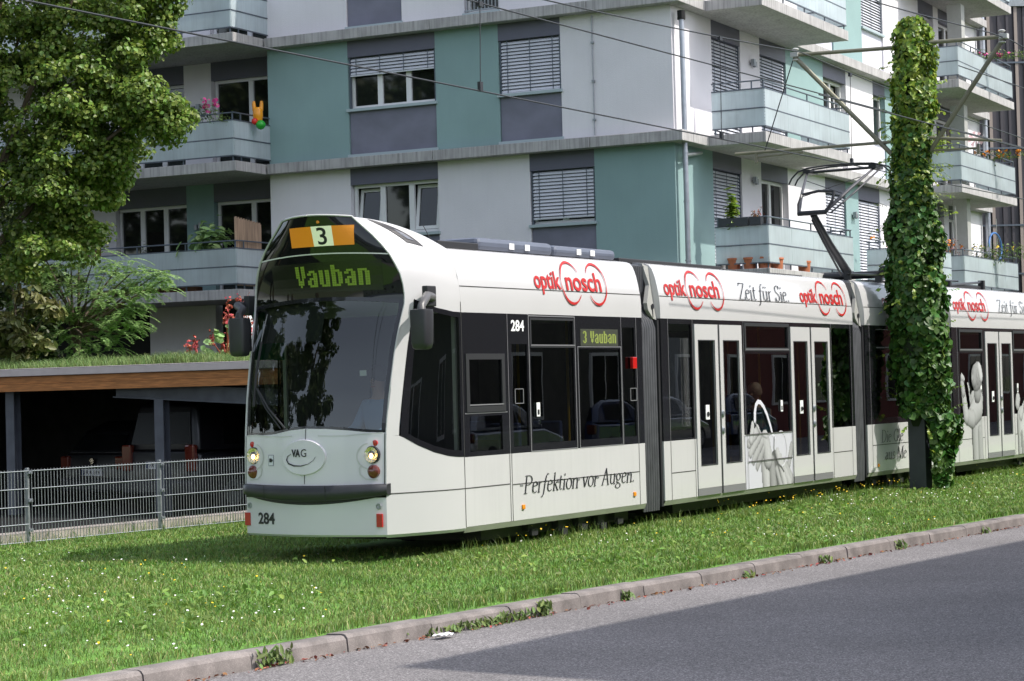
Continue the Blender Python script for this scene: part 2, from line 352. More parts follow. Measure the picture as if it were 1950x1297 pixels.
# fast mesh from numpy quads/tris
def np_mesh(name, verts, faces, mats, parent=None, midx=None, smooth=False):
    verts = np.asarray(verts, np.float32); faces = np.asarray(faces, np.int32); k = faces.shape[1]
    c = (verts.min(0) + verts.max(0)) / 2; c[2] = verts[:, 2].min()
    me = bpy.data.meshes.new(name); me.vertices.add(len(verts)); me.vertices.foreach_set('co', (verts - c).ravel())
    me.loops.add(faces.size); me.loops.foreach_set('vertex_index', faces.ravel())
    me.polygons.add(len(faces)); me.polygons.foreach_set('loop_start', np.arange(0, faces.size, k, dtype=np.int32))
    try: me.polygons.foreach_set('loop_total', np.full(len(faces), k, np.int32))
    except Exception: pass
    for mm in (mats if isinstance(mats, (list, tuple)) else [mats]): me.materials.append(M[mm] if isinstance(mm, str) else mm)
    if midx is not None: me.polygons.foreach_set('material_index', np.asarray(midx, np.int32))
    if smooth: me.polygons.foreach_set('use_smooth', np.ones(len(faces), bool))
    me.update(calc_edges=True); me.validate()
    o = bpy.data.objects.new(name, me); COL.objects.link(o); place(o, c, parent); return o
def unit(a): return a / np.maximum(np.linalg.norm(a, axis=-1, keepdims=True), 1e-9)
def leaves(P, Nn, size, aspect=0.75, fold=0.25, sizevar=0.35, tip=None):
    """leaf shaped folded cards (6 verts, 2 quads) at P with normals Nn"""
    n = len(P); Nn = unit(Nn)
    t = RNG.normal(size=(n, 3)) if tip is None else tip + 0.35 * RNG.normal(size=(n, 3))
    t = unit(t - Nn * (t * Nn).sum(1, keepdims=True)); b = np.cross(Nn, t)
    s = size * (1 + sizevar * (RNG.random((n, 1)) * 2 - 1))
    L = t * s; W = b * s * aspect * 0.5; U = Nn * s * fold * 0.5
    q = [P - L * .5, P + L * .5, P - L * .18 + W + U, P + L * .2 + W * .8 + U, P - L * .18 - W + U, P + L * .2 - W * .8 + U]
    V = np.stack(q, 1).reshape(-1, 3); o = (np.arange(n) * 6)[:, None]
    F = np.concatenate([o + np.array([[0, 1, 3, 2]]), o + np.array([[0, 4, 5, 1]])], 1).reshape(-1, 4)
    return V, F
# ---------------------------------------------------------------- text helpers
_tc = {}
def glyph_mesh(txt, bold=0.0, cut=0):
    k = (txt, bold, cut)
    if k in _tc: return _tc[k]
    cu = bpy.data.curves.new('txt', 'FONT'); cu.body = txt; cu.offset = bold; cu.resolution_u = 4
    ob = bpy.data.objects.new('txt', cu); COL.objects.link(ob)
    dg = bpy.context.evaluated_depsgraph_get(); dg.update()
    me = bpy.data.meshes.new_from_object(ob.evaluated_get(dg))
    if cut:
        bm = bmesh.new(); bm.from_mesh(me); xs = [q.co.x for q in bm.verts]; a, b = min(xs), max(xs); n_ = cut
        ys = [q.co.y for q in bm.verts]; y0, y1 = min(ys), max(ys)
        for i in range(1, 8): bmesh.ops.bisect_plane(bm, geom=bm.verts[:] + bm.edges[:] + bm.faces[:], plane_co=(0, lerp(y0, y1, i / 8), 0), plane_no=(0, 1, 0))
        for i in range(1, n_): bmesh.ops.bisect_plane(bm, geom=bm.verts[:] + bm.edges[:] + bm.faces[:], plane_co=(lerp(a, b, i / n_), 0, 0), plane_no=(1, 0, 0))
        bm.to_mesh(me); bm.free()
    v = np.array([p.co[:2] for p in me.vertices]); f = [tuple(p.vertices) for p in me.polygons]
    bpy.data.objects.remove(ob); bpy.data.curves.remove(cu); bpy.data.meshes.remove(me)
    _tc[k] = (v, f); return v, f
def text_fit(mb, txt, fn, x0, x1, z0, z1, bold=0.0, shear=0.0, m=0, cut=0):
    """lettering fitted to a box; fn maps (x,z) to a point"""
    v, f = glyph_mesh(txt, bold, cut); lo = v.min(0); hi = v.max(0)
    q = (v - lo) / (hi - lo)
    X = x0 + (x1 - x0) * q[:, 0] + shear * (q[:, 1] - .5) * (z1 - z0) * (1 if x1 > x0 else -1); Z = z0 + (z1 - z0) * q[:, 1]
    mb.add([fn(a, b) for a, b in zip(X, Z)], f, m)
def stroke(mb, pts, th, fn, m=0):
    """flat line of given thickness (function of direction allowed) along 2-D points"""
    P = np.array(pts, float); n = len(P); A = []; B = []
    for i in range(n):
        d = P[min(i + 1, n - 1)] - P[max(i - 1, 0)]; d = d / max(np.hypot(*d), 1e-9); nn = np.array([-d[1], d[0]])
        h = (th(d, i / (n - 1)) if callable(th) else th) / 2
        A.append(P[i] + nn * h); B.append(P[i] - nn * h)
    mb.add([fn(*p) for p in A + B], [(i, i + 1, n + i + 1, n + i) for i in range(n - 1)], m)
LED = {'V': '11011 11011 11011 11011 11011 01010 01110 01110 00100', 'a': '00000 00000 01110 11011 00011 01111 11011 11011 01111', 'u': '00000 00000 11011 11011 11011 11011 11011 11011 01111',
       'b': '11000 11000 11110 11011 11011 11011 11011 11011 11110', 'n': '00000 00000 11110 11011 11011 11011 11011 11011 11011', '3': '01110 11011 00011 00011 00110 00011 00011 11011 01110', ' ': '000 000 000 000 000 000 000 000 000'}
def led_text(mb, txt, fn, x0, x1, z0, z1, m=0):
    """dot-matrix lettering, one small face per lit dot"""
    cols = []
    for c in txt:
        rows = LED[c].split(); cols += [[r[i] for r in rows] for i in range(len(rows[0]))] + [['0'] * 9]
    cols = cols[:-1]; n = len(cols); dx = (x1 - x0) / n; dz = (z1 - z0) / 9
    for i, c in enumerate(cols):
        for j in range(9):
            if c[j] == '1':
                a, b = x0 + dx * (i + .03), x0 + dx * (i + .97); t, u = z1 - dz * (j + .96), z1 - dz * (j + .04); mb.poly([fn(a, t), fn(b, t), fn(b, u), fn(a, u)], m)
def arc(cx, cy, rx, ry, a0, a1, n=12): return [(cx + rx * math.cos(R(a0 + (a1 - a0) * i / n)), cy + ry * math.sin(R(a0 + (a1 - a0) * i / n))) for i in range(n + 1)]
GL = {  # broad-nib serif letters, x-height .62, capital 1.0: (advance, strokes)
 'P': (.62, [[(.14, 0), (.14, 1)], [(.02, 1)] + arc(.3, .74, .26, .26, 90, -90) + [(.14, .48)], [(.02, 0), (.28, 0)]]),
 'e': (.44, [[(.06, .36), (.37, .42)] + arc(.22, .42, .16, .2, 10, 180) + arc(.23, .22, .17, .22, 180, 320)]),
 'r': (.38, [[(.1, 0), (.1, .6), (.03, .56)], [(.1, .42), (.2, .58), (.34, .58)], [(.01, 0), (.2, 0)]]),
 'f': (.34, [[(-.08, -.26), (.02, -.28), (.1, -.1), (.15, .5), (.2, .85), (.28, 1.02), (.4, .98)], [(.02, .6), (.32, .6)]]),
 'k': (.46, [[(.1, 0), (.1, 1.03), (.03, 1.0)], [(.1, .28), (.38, .6)], [(.19, .36), (.4, 0)], [(.3, .61), (.46, .61)], [(.32, 0), (.48, 0)], [(.01, 0), (.2, 0)]]),
 't': (.32, [[(.14, .82), (.12, .5), (.12, .12), (.18, .02), (.3, .06)], [(.02, .6), (.3, .6)]]),
 'i': (.26, [[(.12, 0), (.12, .6), (.04, .57)], [(.11, .8), (.13, .92)], [(.02, 0), (.24, 0)]]),
 'o': (.5, [arc(.25, .31, .2, .31, 90, 450, 20)]),
 'n': (.54, [[(.1, 0), (.1, .6), (.03, .57)], [(.1, .44), (.24, .6), (.36, .58), (.41, .45), (.41, 0)], [(.01, 0), (.2, 0)], [(.33, 0), (.52, 0)]]),
 'v': (.46, [[(.06, .6), (.22, .02)], [(.22, .02), (.42, .6)], [(0, .6), (.16, .6)], [(.33, .6), (.48, .6)]]),
 'A': (.66, [[(.06, 0), (.33, 1.0)], [(.31, 1.0), (.56, 0)], [(.15, .34), (.47, .34)], [(-.02, 0), (.16, 0)], [(.46, 0), (.66, 0)]]),
 'u': (.54, [[(.1, .6), (.1, .14), (.2, .02), (.3, .03), (.41, .18)], [(.41, .6), (.41, 0), (.5, 0)], [(.02, .6), (.12, .6)], [(.33, .6), (.42, .6)]]),
 'g': (.5, [arc(.22, .4, .16, .2, 90, 450, 18), [(.3, .56), (.48, .6)], [(.12, .22), (.08, .1), (.3, .02)] + arc(.22, -.14, .2, .14, 40, -270, 16)]),
 'Z': (.6, [[(.04, .84), (.04, .99), (.54, .99)], [(.54, .99), (.04, .01)], [(.04, .01), (.56, .01), (.56, .18)]]),
 'S': (.52, [arc(.26, .75, .19, .24, 30, 180) + [(.1, .62), (.36, .42), (.44, .28)] + arc(.25, .24, .19, .23, 0, -165), [(.42, .78), (.43, .98)], [(.06, .02), (.07, .24)]]),
 'D': (.72, [[(.14, 0), (.14, 1)], [(.02, 1)] + arc(.28, .5, .36, .5, 90, -90) + [(.02, 0)]]),
 'G': (.72, [arc(.38, .5, .32, .5, 45, 360 - 20, 20), [(.62, 0.02), (.62, .42)], [(.48, .42), (.72, .42)], [(.6, .72), (.61, .97)]]),
 'l': (.26, [[(.12, 0), (.12, 1.03), (.04, 1.0)], [(.02, 0), (.24, 0)]]),
 'a': (.46, [[(.1, .5), (.16, .6), (.28, .6), (.33, .5), (.33, .1), (.44, .03)], [(.33, .36), (.14, .28), (.07, .14), (.14, .01), (.24, .03), (.33, .14)]]),
 's': (.38, [[(.31, .48), (.26, .6), (.14, .6), (.07, .47), (.14, .36), (.27, .27), (.32, .14), (.24, .01), (.1, .01), (.05, .14)]]),
 'M': (.86, [[(.1, 0), (.14, 1)], [(.14, 1), (.43, .05)], [(.43, .05), (.72, 1)], [(.72, 1), (.76, 0)], [(.02, 0), (.2, 0)], [(.66, 0), (.86, 0)], [(.02, 1), (.14, 1)], [(.72, 1), (.84, 1)]]),
 '.': (.22, [[(.09, .0), (.1, .1)]]), ' ': (.3, [])}
GL['\u00fc'] = (.54, GL['u'][1] + [[(.15, .78), (.16, .88)], [(.34, .78), (.35, .88)]])
GL['\u00e4'] = (.46, GL['a'][1] + [[(.12, .78), (.13, .88)], [(.29, .78), (.3, .88)]])
def nib_text(mb, txt, fn, x0, x1, z0, h, slant=0.12, thick=.12, thin=.035, m=0):
    adv = [GL[c][0] for c in txt]; tot = sum(adv); kx = (x1 - x0) / tot; x = 0; lay = 0
    for c in txt:
        for st in GL[c][1]:
            P = []
            for a, b in zip(st[:-1], st[1:]):
                nn = max(1, int(math.hypot(b[0] - a[0], b[1] - a[1]) / .12))
                for i in range(nn): P.append((lerp(a[0], b[0], i / nn), lerp(a[1], b[1], i / nn)))
            P.append(st[-1]); lay += 1; o = (lay % 5) * 0.0004
            Q = [(x0 + (x + p[0] + slant * p[1]) * kx, z0 + p[1] * h) for p in P]
            stroke(mb, Q, lambda d, t: h * (thin + (thick - thin) * abs(d[1]) ** 1.6), lambda a, b, o=o: fn(a, b, o), m)
        x += GL[c][0]
# ================================================================ ground, road, kerb
KA = np.array([-2.41, 13.42]); KD = np.array([0.566, 0.8244]); KN = np.array([0.8244, -0.566])   # kerb back line, direction, towards the road
def K(s, n, z): p = KA + KD * s + KN * n; return (p[0], p[1], z)
mb = MB(); mb.grid(lambda a, b: (a, b, -0.12), lin_n(-900, 900, 6), lin_n(-300, 1300, 6)); tag(mb.build('ground', 'earth'), kind='structure')
mb = MB(); mb.grid(lambda a, b: K(a, b, -0.06), lin_n(-60, 160, 20), lin_n(0.1, 9.4, 6)); tag(mb.build('road', 'asphalt'), kind='structure')
mb = MB(); mb.grid(lambda a, b: K(a, b, 0.05), lin_n(-60, 160, 40), lin_n(-9.8, 0.0, 8)); tag(mb.build('lawn', 'soil'), kind='structure')
mb = MB(); mb.box(-60, 160, 9.4, 14, -0.1, 0.07, K); tag(mb.build('pavement', 'paving'), kind='structure')
mb = MB(); s = -60.0
while s < 160:                                                       # kerb stones with open joints
    ln = random.choice([0.98, 1.0, 1.0, 1.02]); dz = random.uniform(-.006, .006); dn = random.uniform(-.006, .006)
    a, b = s + .006, s + ln - .006
    pr = [(0.0, -.1), (0.0, .052 + dz), (.14 + dn, .058 + dz), (.165 + dn, .052 + dz), (.185 + dn, .03 + dz), (.20 + dn, -.1)]
    vs = [K(a, n, z) for n, z in pr] + [K(b, n, z) for n, z in pr]; n = len(pr)
    mb.add(vs, [(i, i + 1, n + i + 1, n + i) for i in range(n - 1)] + [tuple(range(n)), tuple(range(2 * n - 1, n - 1, -1))]); s += ln
tag(mb.build('kerb', 'kerb'), kind='structure')
# ================================================================ apartment building
P0 = np.array([3.531, 42.73]); aC = R(27.19); CD = np.array([math.sin(aC), math.cos(aC)]); BD = np.array([-math.cos(aC), math.sin(aC)])
def B3(b, c, z): p = P0 + BD * b + CD * c; return (p[0], p[1], z)
FL = lambda a, d, z: B3(a, .3 + d, z)        # left facade: along, depth inwards
FR = lambda a, d, z: B3(.3 + d, a, z)        # right facade
FB = lambda a, d, z: B3(a, 1.0 + d, z)       # loggia back wall
LV = {'G': (0.3, 3.82), 'A': (4.04, 6.62), 'B': (6.84, 9.43), 'C': (9.65, 12.23), 'D': (12.45, 15.0)}
bld = thing('apartment_building', 'long pale and teal apartment block with concrete floor bands and frosted glass balconies', 'apartment block', B3(6, 8, 0))
core = MB(); core.box(.9, 9.6, .9, 24.0, 0, 15.0, B3); core.box(9.6, 22, 1.35, 24.0, 0, 15.0, B3); core.build('inner_wall', 'dark', bld)
wp = MB(); wt = MB(); wpan = MB(); wpale = MB()
def wall(mbx, F, a0, a1, z0, z1): q = MB(); q.box(a0, a1, 0, .28, z0, z1, F); q.build('plaster_wall' if mbx is wp else 'teal_wall', 'plaster' if mbx is wp else 'teal', bld)
def window(F, a0, a1, z0, z1, panes=3, blind=None, tilt=(), dep=.13, frame_w=.07, gap=.0, fl=1):
    """framed window set back from the wall; blind: None, 'full' or height fraction"""
    fr = MB(); y0, y1 = dep, dep + .07
    fr.box(a0, a1, y0, y1, z0, z0 + frame_w, F); fr.box(a0, a1, y0, y1, z1 - frame_w, z1, F)
    w_ = (a1 - a0) / panes
    for i in range(panes + 1):
        x = a0 + w_ * i; h = frame_w * (0.9 if 0 < i < panes else 1)
        xa = max(a0, x - h); xb = min(a1, x + h); fr.box(xa, xb, y0 + .002, y1 - .002, z0 + frame_w, z1 - frame_w, F)
    o = fr.build('window', 'frame', bld)
    p = MB()
    for i in range(panes):
        if i not in tilt: p.box(a0 + w_ * i + .02, a0 + w_ * (i + 1) - .02, y0 + .045, y0 + .06, z0 + .02, z1 - .02, F)
    if p.v: p.build('pane', 'pane', o)
    for i in tilt:
        sh = MB(); xa, xb = a0 + w_ * i + .07, a0 + w_ * (i + 1) - .07; zz0, zz1 = z0 + .08, z1 - .08
        G = lambda a, d, z, zz0=zz0, zz1=zz1: F(a, dep + .015 + d + .15 * (z - zz0) / (zz1 - zz0), z)
        for q in ((xa, xb, zz0, zz0 + .07), (xa, xb, zz1 - .07, zz1), (xa, xa + .07, zz0 + .07, zz1 - .07), (xb - .07, xb, zz0 + .07, zz1 - .07)): sh.box(q[0], q[1], 0, .05, q[2], q[3], G)
        so = sh.build('tilted_sash', 'frame', o); q = MB(); q.poly([G(xa + .05, .03, zz0 + .05), G(xb - .05, .03, zz0 + .05), G(xb - .05, .03, zz1 - .05), G(xa + .05, .03, zz1 - .05)]); q.build('pane', 'pane', o)
    if blind:
        zb = z0 + .05 if blind == 'full' else z1 - (z1 - z0) * blind
        sl = MB(); z = z1 - .03; k = 0
        while z > zb:
            sl.add([F(a0 + .03, .03, z), F(a1 - .03, .03, z), F(a1 - .03, .05, z - .025), F(a0 + .03, .05, z - .025), F(a1 - .03, .095, z - .062), F(a0 + .03, .095, z - .062)][:0] or
                   [F(a0 + .03, .085, z), F(a1 - .03, .085, z), F(a1 - .03, .055, z - .028), F(a0 + .03, .055, z - .028), F(a1 - .03, .040, z - .066), F(a0 + .03, .040, z - .066)], [(0, 1, 2, 3), (3, 2, 4, 5)])
            z -= .072
        if blind != 'full' or True: sl.box(a0 + .03, a1 - .03, .03, .09, zb - .05, zb - .02, F)
        bo = sl.build('blind', 'slat', o)
        gb = MB(); gb.box(a0 + .025, a1 - .025, .104, .11, zb - .03, z1, F); gb.build('blind_backing', 'slatgap', o)
        cb = MB()
        for i in range(max(2, int((a1 - a0) / .45))):
            x = a0 + .18 + (a1 - a0 - .36) * i / max(1, int((a1 - a0) / .45) - 1); cb.box(x - .008, x + .008, .022, .026, zb - .03, z1, F)
        for x in (a0 + .012, a1 - .012): cb.box(x - .012, x + .012, .03, .1, z0, z1, F)
        cb.build('blind_cord', 'darksteel', o)
    return o
def bay(F, a0, a1, lv, panes=3, blind=None, tilt=(), pan='panel', reveal=None, door=False, hb=.36):
    z0, z1 = LV[lv]; zs = z0 + (.02 if door else 1.06)
    h = MB(); h.box(a0, a1, .0, .2, z1 - hb, z1, F); h.build('blind_box', 'headbox', bld)
    r0, r1 = a0, a1
    window(F, r0 + .02, r1 - .02, zs + .03, z1 - hb, panes, blind, tilt)
    if not door:
        s_ = MB(); s_.box(a0 - .03, a1 + .03, -.05, .2, zs - .03, zs + .03, F); s_.build('window_sill', 'sill', bld)
        p = MB(); p.box(a0 + .015, a1 - .015, .04, .28, z0 + .09, zs - .03, F); p.build('spandrel_panel', pan, bld)
        s_ = MB(); s_.box(a0 - .03, a1 + .03, -.03, .28, z0 + .03, z0 + .09, F); s_.build('spandrel_sill', 'sill', bld)
def walls(F, lv, segs):
    z0, z1 = LV[lv]
    for a0, a1, k in segs:
        wall(wp if k == 'w' else wt, F, a0, a1, z0 + .04, z1)
# left facade
walls(FL, 'B', [(.3, 2.81, 'w'), (4.27, 5.8, 't'), (8.0, 10.1, 't')]); bay(FL, 2.81, 4.27, 'B', 2, 'full'); bay(FL, 5.8, 8.0, 'B', 3, .33)
walls(FL, 'A', [(.3, 2.1, 't'), (3.6, 5.8, 'w'), (8.0, 10.1, 'w')]); bay(FL, 2.1, 3.6, 'A', 2, .86); bay(FL, 5.8, 8.0, 'A', 3, None, (0, 2))
walls(FL, 'C', [(.3, 4.22, 'w'), (5.05, 6.6, 'w'), (8.0, 10.1, 'w')]); bay(FL, 6.6, 8.0, 'C', 2, None)
walls(FL, 'G', [(.3, 10.1, 'w')]); walls(FL, 'D', [(.3, 10.1, 'w')])
window(FL, 4.24, 5.03, LV['C'][0] + .1, LV['C'][1] - .36, 1)
h = MB(); h.box(4.22, 5.05, 0, .2, LV['C'][1] - .36, LV['C'][1], FL); h.build('blind_box', 'headbox', bld)
h = MB()
for i in range(9): h.box(4.28 + .085 * i, 4.295 + .085 * i, -.04, -.025, 9.76, 10.7, FL)
h.box(4.24, 5.03, -.05, -.02, 10.68, 10.72, FL); h.box(4.24, 5.03, -.05, -.02, 9.76, 9.79, FL); h.build('window_railing', 'steel', bld)
h = MB(); h.box(4.19, 5.08, -.06, .2, 9.68, 9.73, FL); h.build('window_sill', 'sill', bld)
# right facade
walls(FR, 'B', [(.58, 2.47, 'w'), (4.16, 5.37, 'w'), (7.08, 9.71, 't'), (11.45, 13.66, 'w'), (14.69, 17.5, 't'), (22.3, 24.2, 'w')])
bay(FR, 2.47, 4.16, 'B', 2, 'full', door=True); bay(FR, 5.37, 7.08, 'B', 2, 'full', door=True); bay(FR, 9.71, 11.45, 'B', 2, None, (1,), door=True)
bay(FR, 13.66, 14.69, 'B', 1, None, pan='palepanel')
walls(FR, 'A', [(.58, 2.36, 't'), (4.05, 5.26, 'w'), (7.0, 9.64, 'w'), (11.2, 12.2, 't'), (13.96, 18.5, 'w'), (22.3, 24.2, 'w')])
bay(FR, 2.36, 4.05, 'A', 2, .9, door=True); bay(FR, 5.26, 7.0, 'A', 2, None, door=True); bay(FR, 9.64, 11.2, 'A', 2, 'full', door=True); bay(FR, 12.2, 13.96, 'A', 2, 'full', door=True)
walls(FR, 'C', [(.58, 8.9, 'w'), (10.6, 12.88, 't'), (14.7, 18.0, 'w'), (22.3, 24.2, 'w')])
bay(FR, 8.9, 10.6, 'C', 2, .5, pan='palepanel'); bay(FR, 12.88, 14.7, 'C', 2, .98, pan='palepanel')
walls(FR, 'G', [(.58, 24.2, 'w')]); walls(FR, 'D', [(.58, 24.2, 'w')])
for lv, d in (('A', 18.5), ('B', 17.5), ('C', 18.0)):
    for a0, a1 in ((d, d + 1.5), (d + 2.0, 22.3)):
        h = MB(); h.box(a0, a1, 0, .2, LV[lv][1] - .36, LV[lv][1], FR); h.build('blind_box', 'headbox', bld); window(FR, a0 + .02, a1 - .02, LV[lv][0] + .05, LV[lv][1] - .36, 2)
    wall(wp, FR, d + 1.5, d + 2.0, LV[lv][0], LV[lv][1])
# loggia back wall (left)
for lv, pk in (('A', 't'), ('B', 'w'), ('C', 'w')):
    z0, z1 = LV[lv]
    for a0, a1, n in ((10.1, 12.13, 2), (12.9, 14.96, 3)):
        h = MB(); h.box(a0, a1, 0, .2, z1 - .42, z1, FB); h.build('blind_box', 'headbox', bld); window(FB, a0 + .02, a1 - .02, z0 + .03, z1 - .42, n)
    wall(wt if pk == 't' else wp, FB, 12.13, 12.9, z0, z1); wall(wp, FB, 14.96, 22, z0, z1)
wp.box(10.1, 10.35, .58, 1.0, 4.04, 15, B3) if False else None
wall(wp, FB, 12.15, 14.03, .3, 3.82)
# side returns of the facade ends
wp.box(9.82, 10.1, .58, 1.35, .3, 15, B3)
wp.build('return_wall', 'plaster', bld)
# floor bands
for z in (3.82, 6.62, 9.43, 12.23):
    mb = MB(); cuts = [0.0, 2.06, 5.76, 9.98]
    for a, b in zip(cuts[:-1], cuts[1:]): mb.box(a + (.006 if a else 0), b - .006, 0, .6, z, z + .22, B3)
    cuts = [0.6, 4.4, 8.9, 14.2, 19.0, 24.3]
    mb.box(0, .6, 0.6, .75, z, z + .22, B3)
    for a, b in zip(cuts[:-1], cuts[1:]): mb.box(0, .6, a + .15 if a == .6 else a + .006, b - .006, z, z + .22, B3)
    mb.build('floor_band', 'concrete', bld, bevel=.008)
mb = MB(); mb.box(-.2, 10, -.2, 24.4, 15.0, 15.3, B3); mb.box(10, 22, .6, 24.4, 15.0, 15.3, B3); mb.build('roof', 'concrete', bld)
def balcony(c0, c1, z, b_out=-1.24, b_in=0.0, left_side=True, F=None, cs=None):
    """projecting slab with frosted glass bands and rail; F maps (along, out, z)"""
    F = F or (lambda a, o, zz: B3(-o, a, zz))
    out = -b_out if cs is None else cs
    sb = MB(); sb.box(c0, c1, b_in, out, z, z + .22, F); o = sb.build('balcony', 'concrete', bld, bevel=.008)
    g = MB(); ga, gb_ = c0 + .06, c1 - .06; go = out - .02
    for (za, zb) in ((.35, .70), (.73, 1.10)):
        zz0, zz1 = z + za, z + zb
        n = max(1, int((gb_ - ga) / 1.35)); W = (gb_ - ga) / n
        for i in range(n): g.box(ga + W * i + .004, ga + W * (i + 1) - .004, go - .012, go, zz0, zz1, F)
        for a in (ga, gb_):
            g.box(a - .006, a + .006, b_in + .05, go - .02, zz0, zz1, F)
    g.build('glass_panel', 'balglass', o)
    r = MB()
    for a in (ga, gb_): r.tube([F(a, b_in + .05, z + 1.28), F(a, go - .04, z + 1.28)], .016, 6)
    r.tube([F(ga, go - .04, z + 1.28), F(gb_, go - .04, z + 1.28)], .016, 6)
    for zz in (.335, .715, 1.115):
        r.box(ga, gb_, go - .03, go + .004, z + zz - .012, z + zz + .012, F)
        for a in (ga, gb_): r.box(a - .02, a + .01, b_in + .05, go - .03, z + zz - .012, z + zz + .012, F)
    n = max(2, int((gb_ - ga) / 1.3))
    for i in range(n + 1):
        x = ga + .05 + (gb_ - ga - .1) * i / n; r.box(x - .014, x + .014, go - .06, go - .035, z + .2, z + .35, F); r.box(x - .014, x + .014, go - .06, go - .035, z + 1.1, z + 1.28, F)
    for a in (ga, gb_): r.box(a - .012, a + .012, b_in + .1, b_in + .125, z + .2, z + .35, F); r.box(a - .012, a + .012, b_in + .1, b_in + .125, z + 1.1, z + 1.28, F); r.box(a - .0115, a + .0125, go - .3, go - .275, z + .2, z + .35, F); r.box(a - .0115, a + .0125, go - .3, go - .275, z + 1.1, z + 1.28, F)
    r.build('railing', 'darksteel', o); return o
for z in (3.82, 6.62, 9.43): balcony(1.46, 7.05, z)
for z in (3.82, 6.62, 9.43, 12.23): balcony(16.35, 22.3, z)
balcony(11.6, 15.2, 3.82)
FLb = lambda a, o, zz: B3(a, -o, zz)
for z in (3.82, 6.62, 9.43): balcony(10.02, 19.5, z, F=FLb, cs=1.15, b_in=-1.0)
# pillars of the far balconies, drainpipes, lamps, lightning rod
for z in (4.04, 6.84, 9.65):
    mb = MB(); mb.box(-.75, -.35, 18.6, 18.95, z, z + 2.39 + (.2 if z < 5 else .0), B3); mb.build('balcony_pillar', 'grey', bld)
mb = MB(); hp = [(.18, -.16)]
for z0, z1 in ((0.3, 6.62), (6.84, 9.3)): mb.tube([B3(.02 + .1, .42, z0), B3(.02 + .1, .42, z1)], .055, 10)
for z in (2.2, 4.2, 5.4, 6.4): mb.tube([B3(.12, .42, z), B3(.12, .42, z + .03)], .066, 10)
mb.tube([B3(.12, .42, 6.35), B3(.2, 1.5, 6.5)], .035, 8); mb.build('drainpipe', 'zinc', bld, smooth=True)
mb = MB(); mb.tube([B3(.12, .42, 9.12), B3(.12, .42, 9.3)], .085, 10); mb.build('pipe_hopper', 'dark', bld)
mb = MB(); mb.tube([B3(.1, 24.1, .3), B3(.1, 24.1, 14)], .08, 10); mb.build('drainpipe', 'zinc', bld, smooth=True)
mb = MB(); mb.tube([FL(2.06, -.03, 6.9), FL(2.06, -.03, 9.4)], .012, 5)
for z in (7.2, 8.0, 8.8): mb.box(2.03, 2.09, -.05, 0, z, z + .04, FL)
mb.build('lightning_rod', 'steel', bld)
for (F, a, z) in ((FR, 4.8, 8.72), (FR, 4.7, 6.1), (FR, 11.7, 5.75), (FB, 12.5, 8.35), (FB, 12.5, 5.6)):
    mb = MB(); mb.box(a - .09, a + .0, -.12, -.04, z, z + .14, F); mb.box(a + .06, a + .14, -.1, -.03, z - .02, z + .1, F); mb.box(a - .05, a + .1, -.05, .0, z + .04, z + .07, F); mb.build('wall_lamp', 'steel', bld)
# ================================================================ far dark building
db = thing('clad_building', 'dark ribbed metal clad building behind the ivy mast and far balconies', 'building', (24, 75, 0))
aD = R(4); DD = np.array([math.cos(aD), math.sin(aD)]); 
def D3(x, d, z): return (11 + DD[0] * x - DD[1] * d, 74 + DD[1] * x + DD[0] * d, z)
mb = MB(); mb.box(0, 30, 0, 12, 0, 14.6, D3)
x = 0
while x < 30: mb.box(x, x + .09, -.05, 0, 0, 14.6, D3); x += .3
mb.build('cladding', 'cladding', db)
mb = MB()
for x in np.arange(1.0, 30, .98): mb.box(x, x + .11, -.09, -.05, 0, 14.6, D3)
mb.build('seam_strip', 'seam', db)
mb = MB()
for z in (5.2, 6.9, 9.6, 12.6): mb.box(0, 30, -.11, -.09, z, z + .06, D3)
mb.build('ledge', 'darksteel', db)
mb = MB(); mb.box(0, 30, -.15, 12, 14.6, 14.85, D3); mb.build('roof_edge', 'steel', db)
# ================================================================ red building across the street (throws the shade on the road, mirrored in the glass)
tip = np.array([-0.75, 13.95]); hR = 9.0; Lsh = hR / math.tan(R(SUN_EL)); C0 = tip + SUN_H * Lsh
RD = KD; RN = KN
def R3(s, n, z): p = C0 + RD * s + RN * n; return (p[0], p[1], z)
rb = thing('red_building', 'long red rendered street building on the near side of the road with white framed windows', 'building', R3(20, 5, 0))
mb = MB(); mb.box(41, 75, 0, 11, -.1, hR, R3); mb.build('wall', 'brick', rb); mb = MB(); mb.box(0, 40.99, 0, 11, -.1, hR, R3); mb.build('dark_front', 'darkfront', rb)  # dark first stretch invented for dark reflections in the leading tram windows
for i in range(18):
    for z in (1.0, 4.0, 6.6):
        if z == 6.6 and i % 2: pass
        mb = MB(); a = 2 + i * 4.0; mb.box(a, a + 1.5, -.06, .02, z, z + 1.5, R3); o = mb.build('window', 'frame', rb)
        mb = MB(); mb.box(a + .08, a + .71, -.075, -.06, z + .08, z + 1.42, R3); mb.box(a + .79, a + 1.42, -.075, -.06, z + .08, z + 1.42, R3); mb.build('pane', 'pane', o)
mb = MB(); mb.box(-.0, 75, -.0, 11, hR, hR + .02, R3); mb.build('roof', 'concrete', rb)
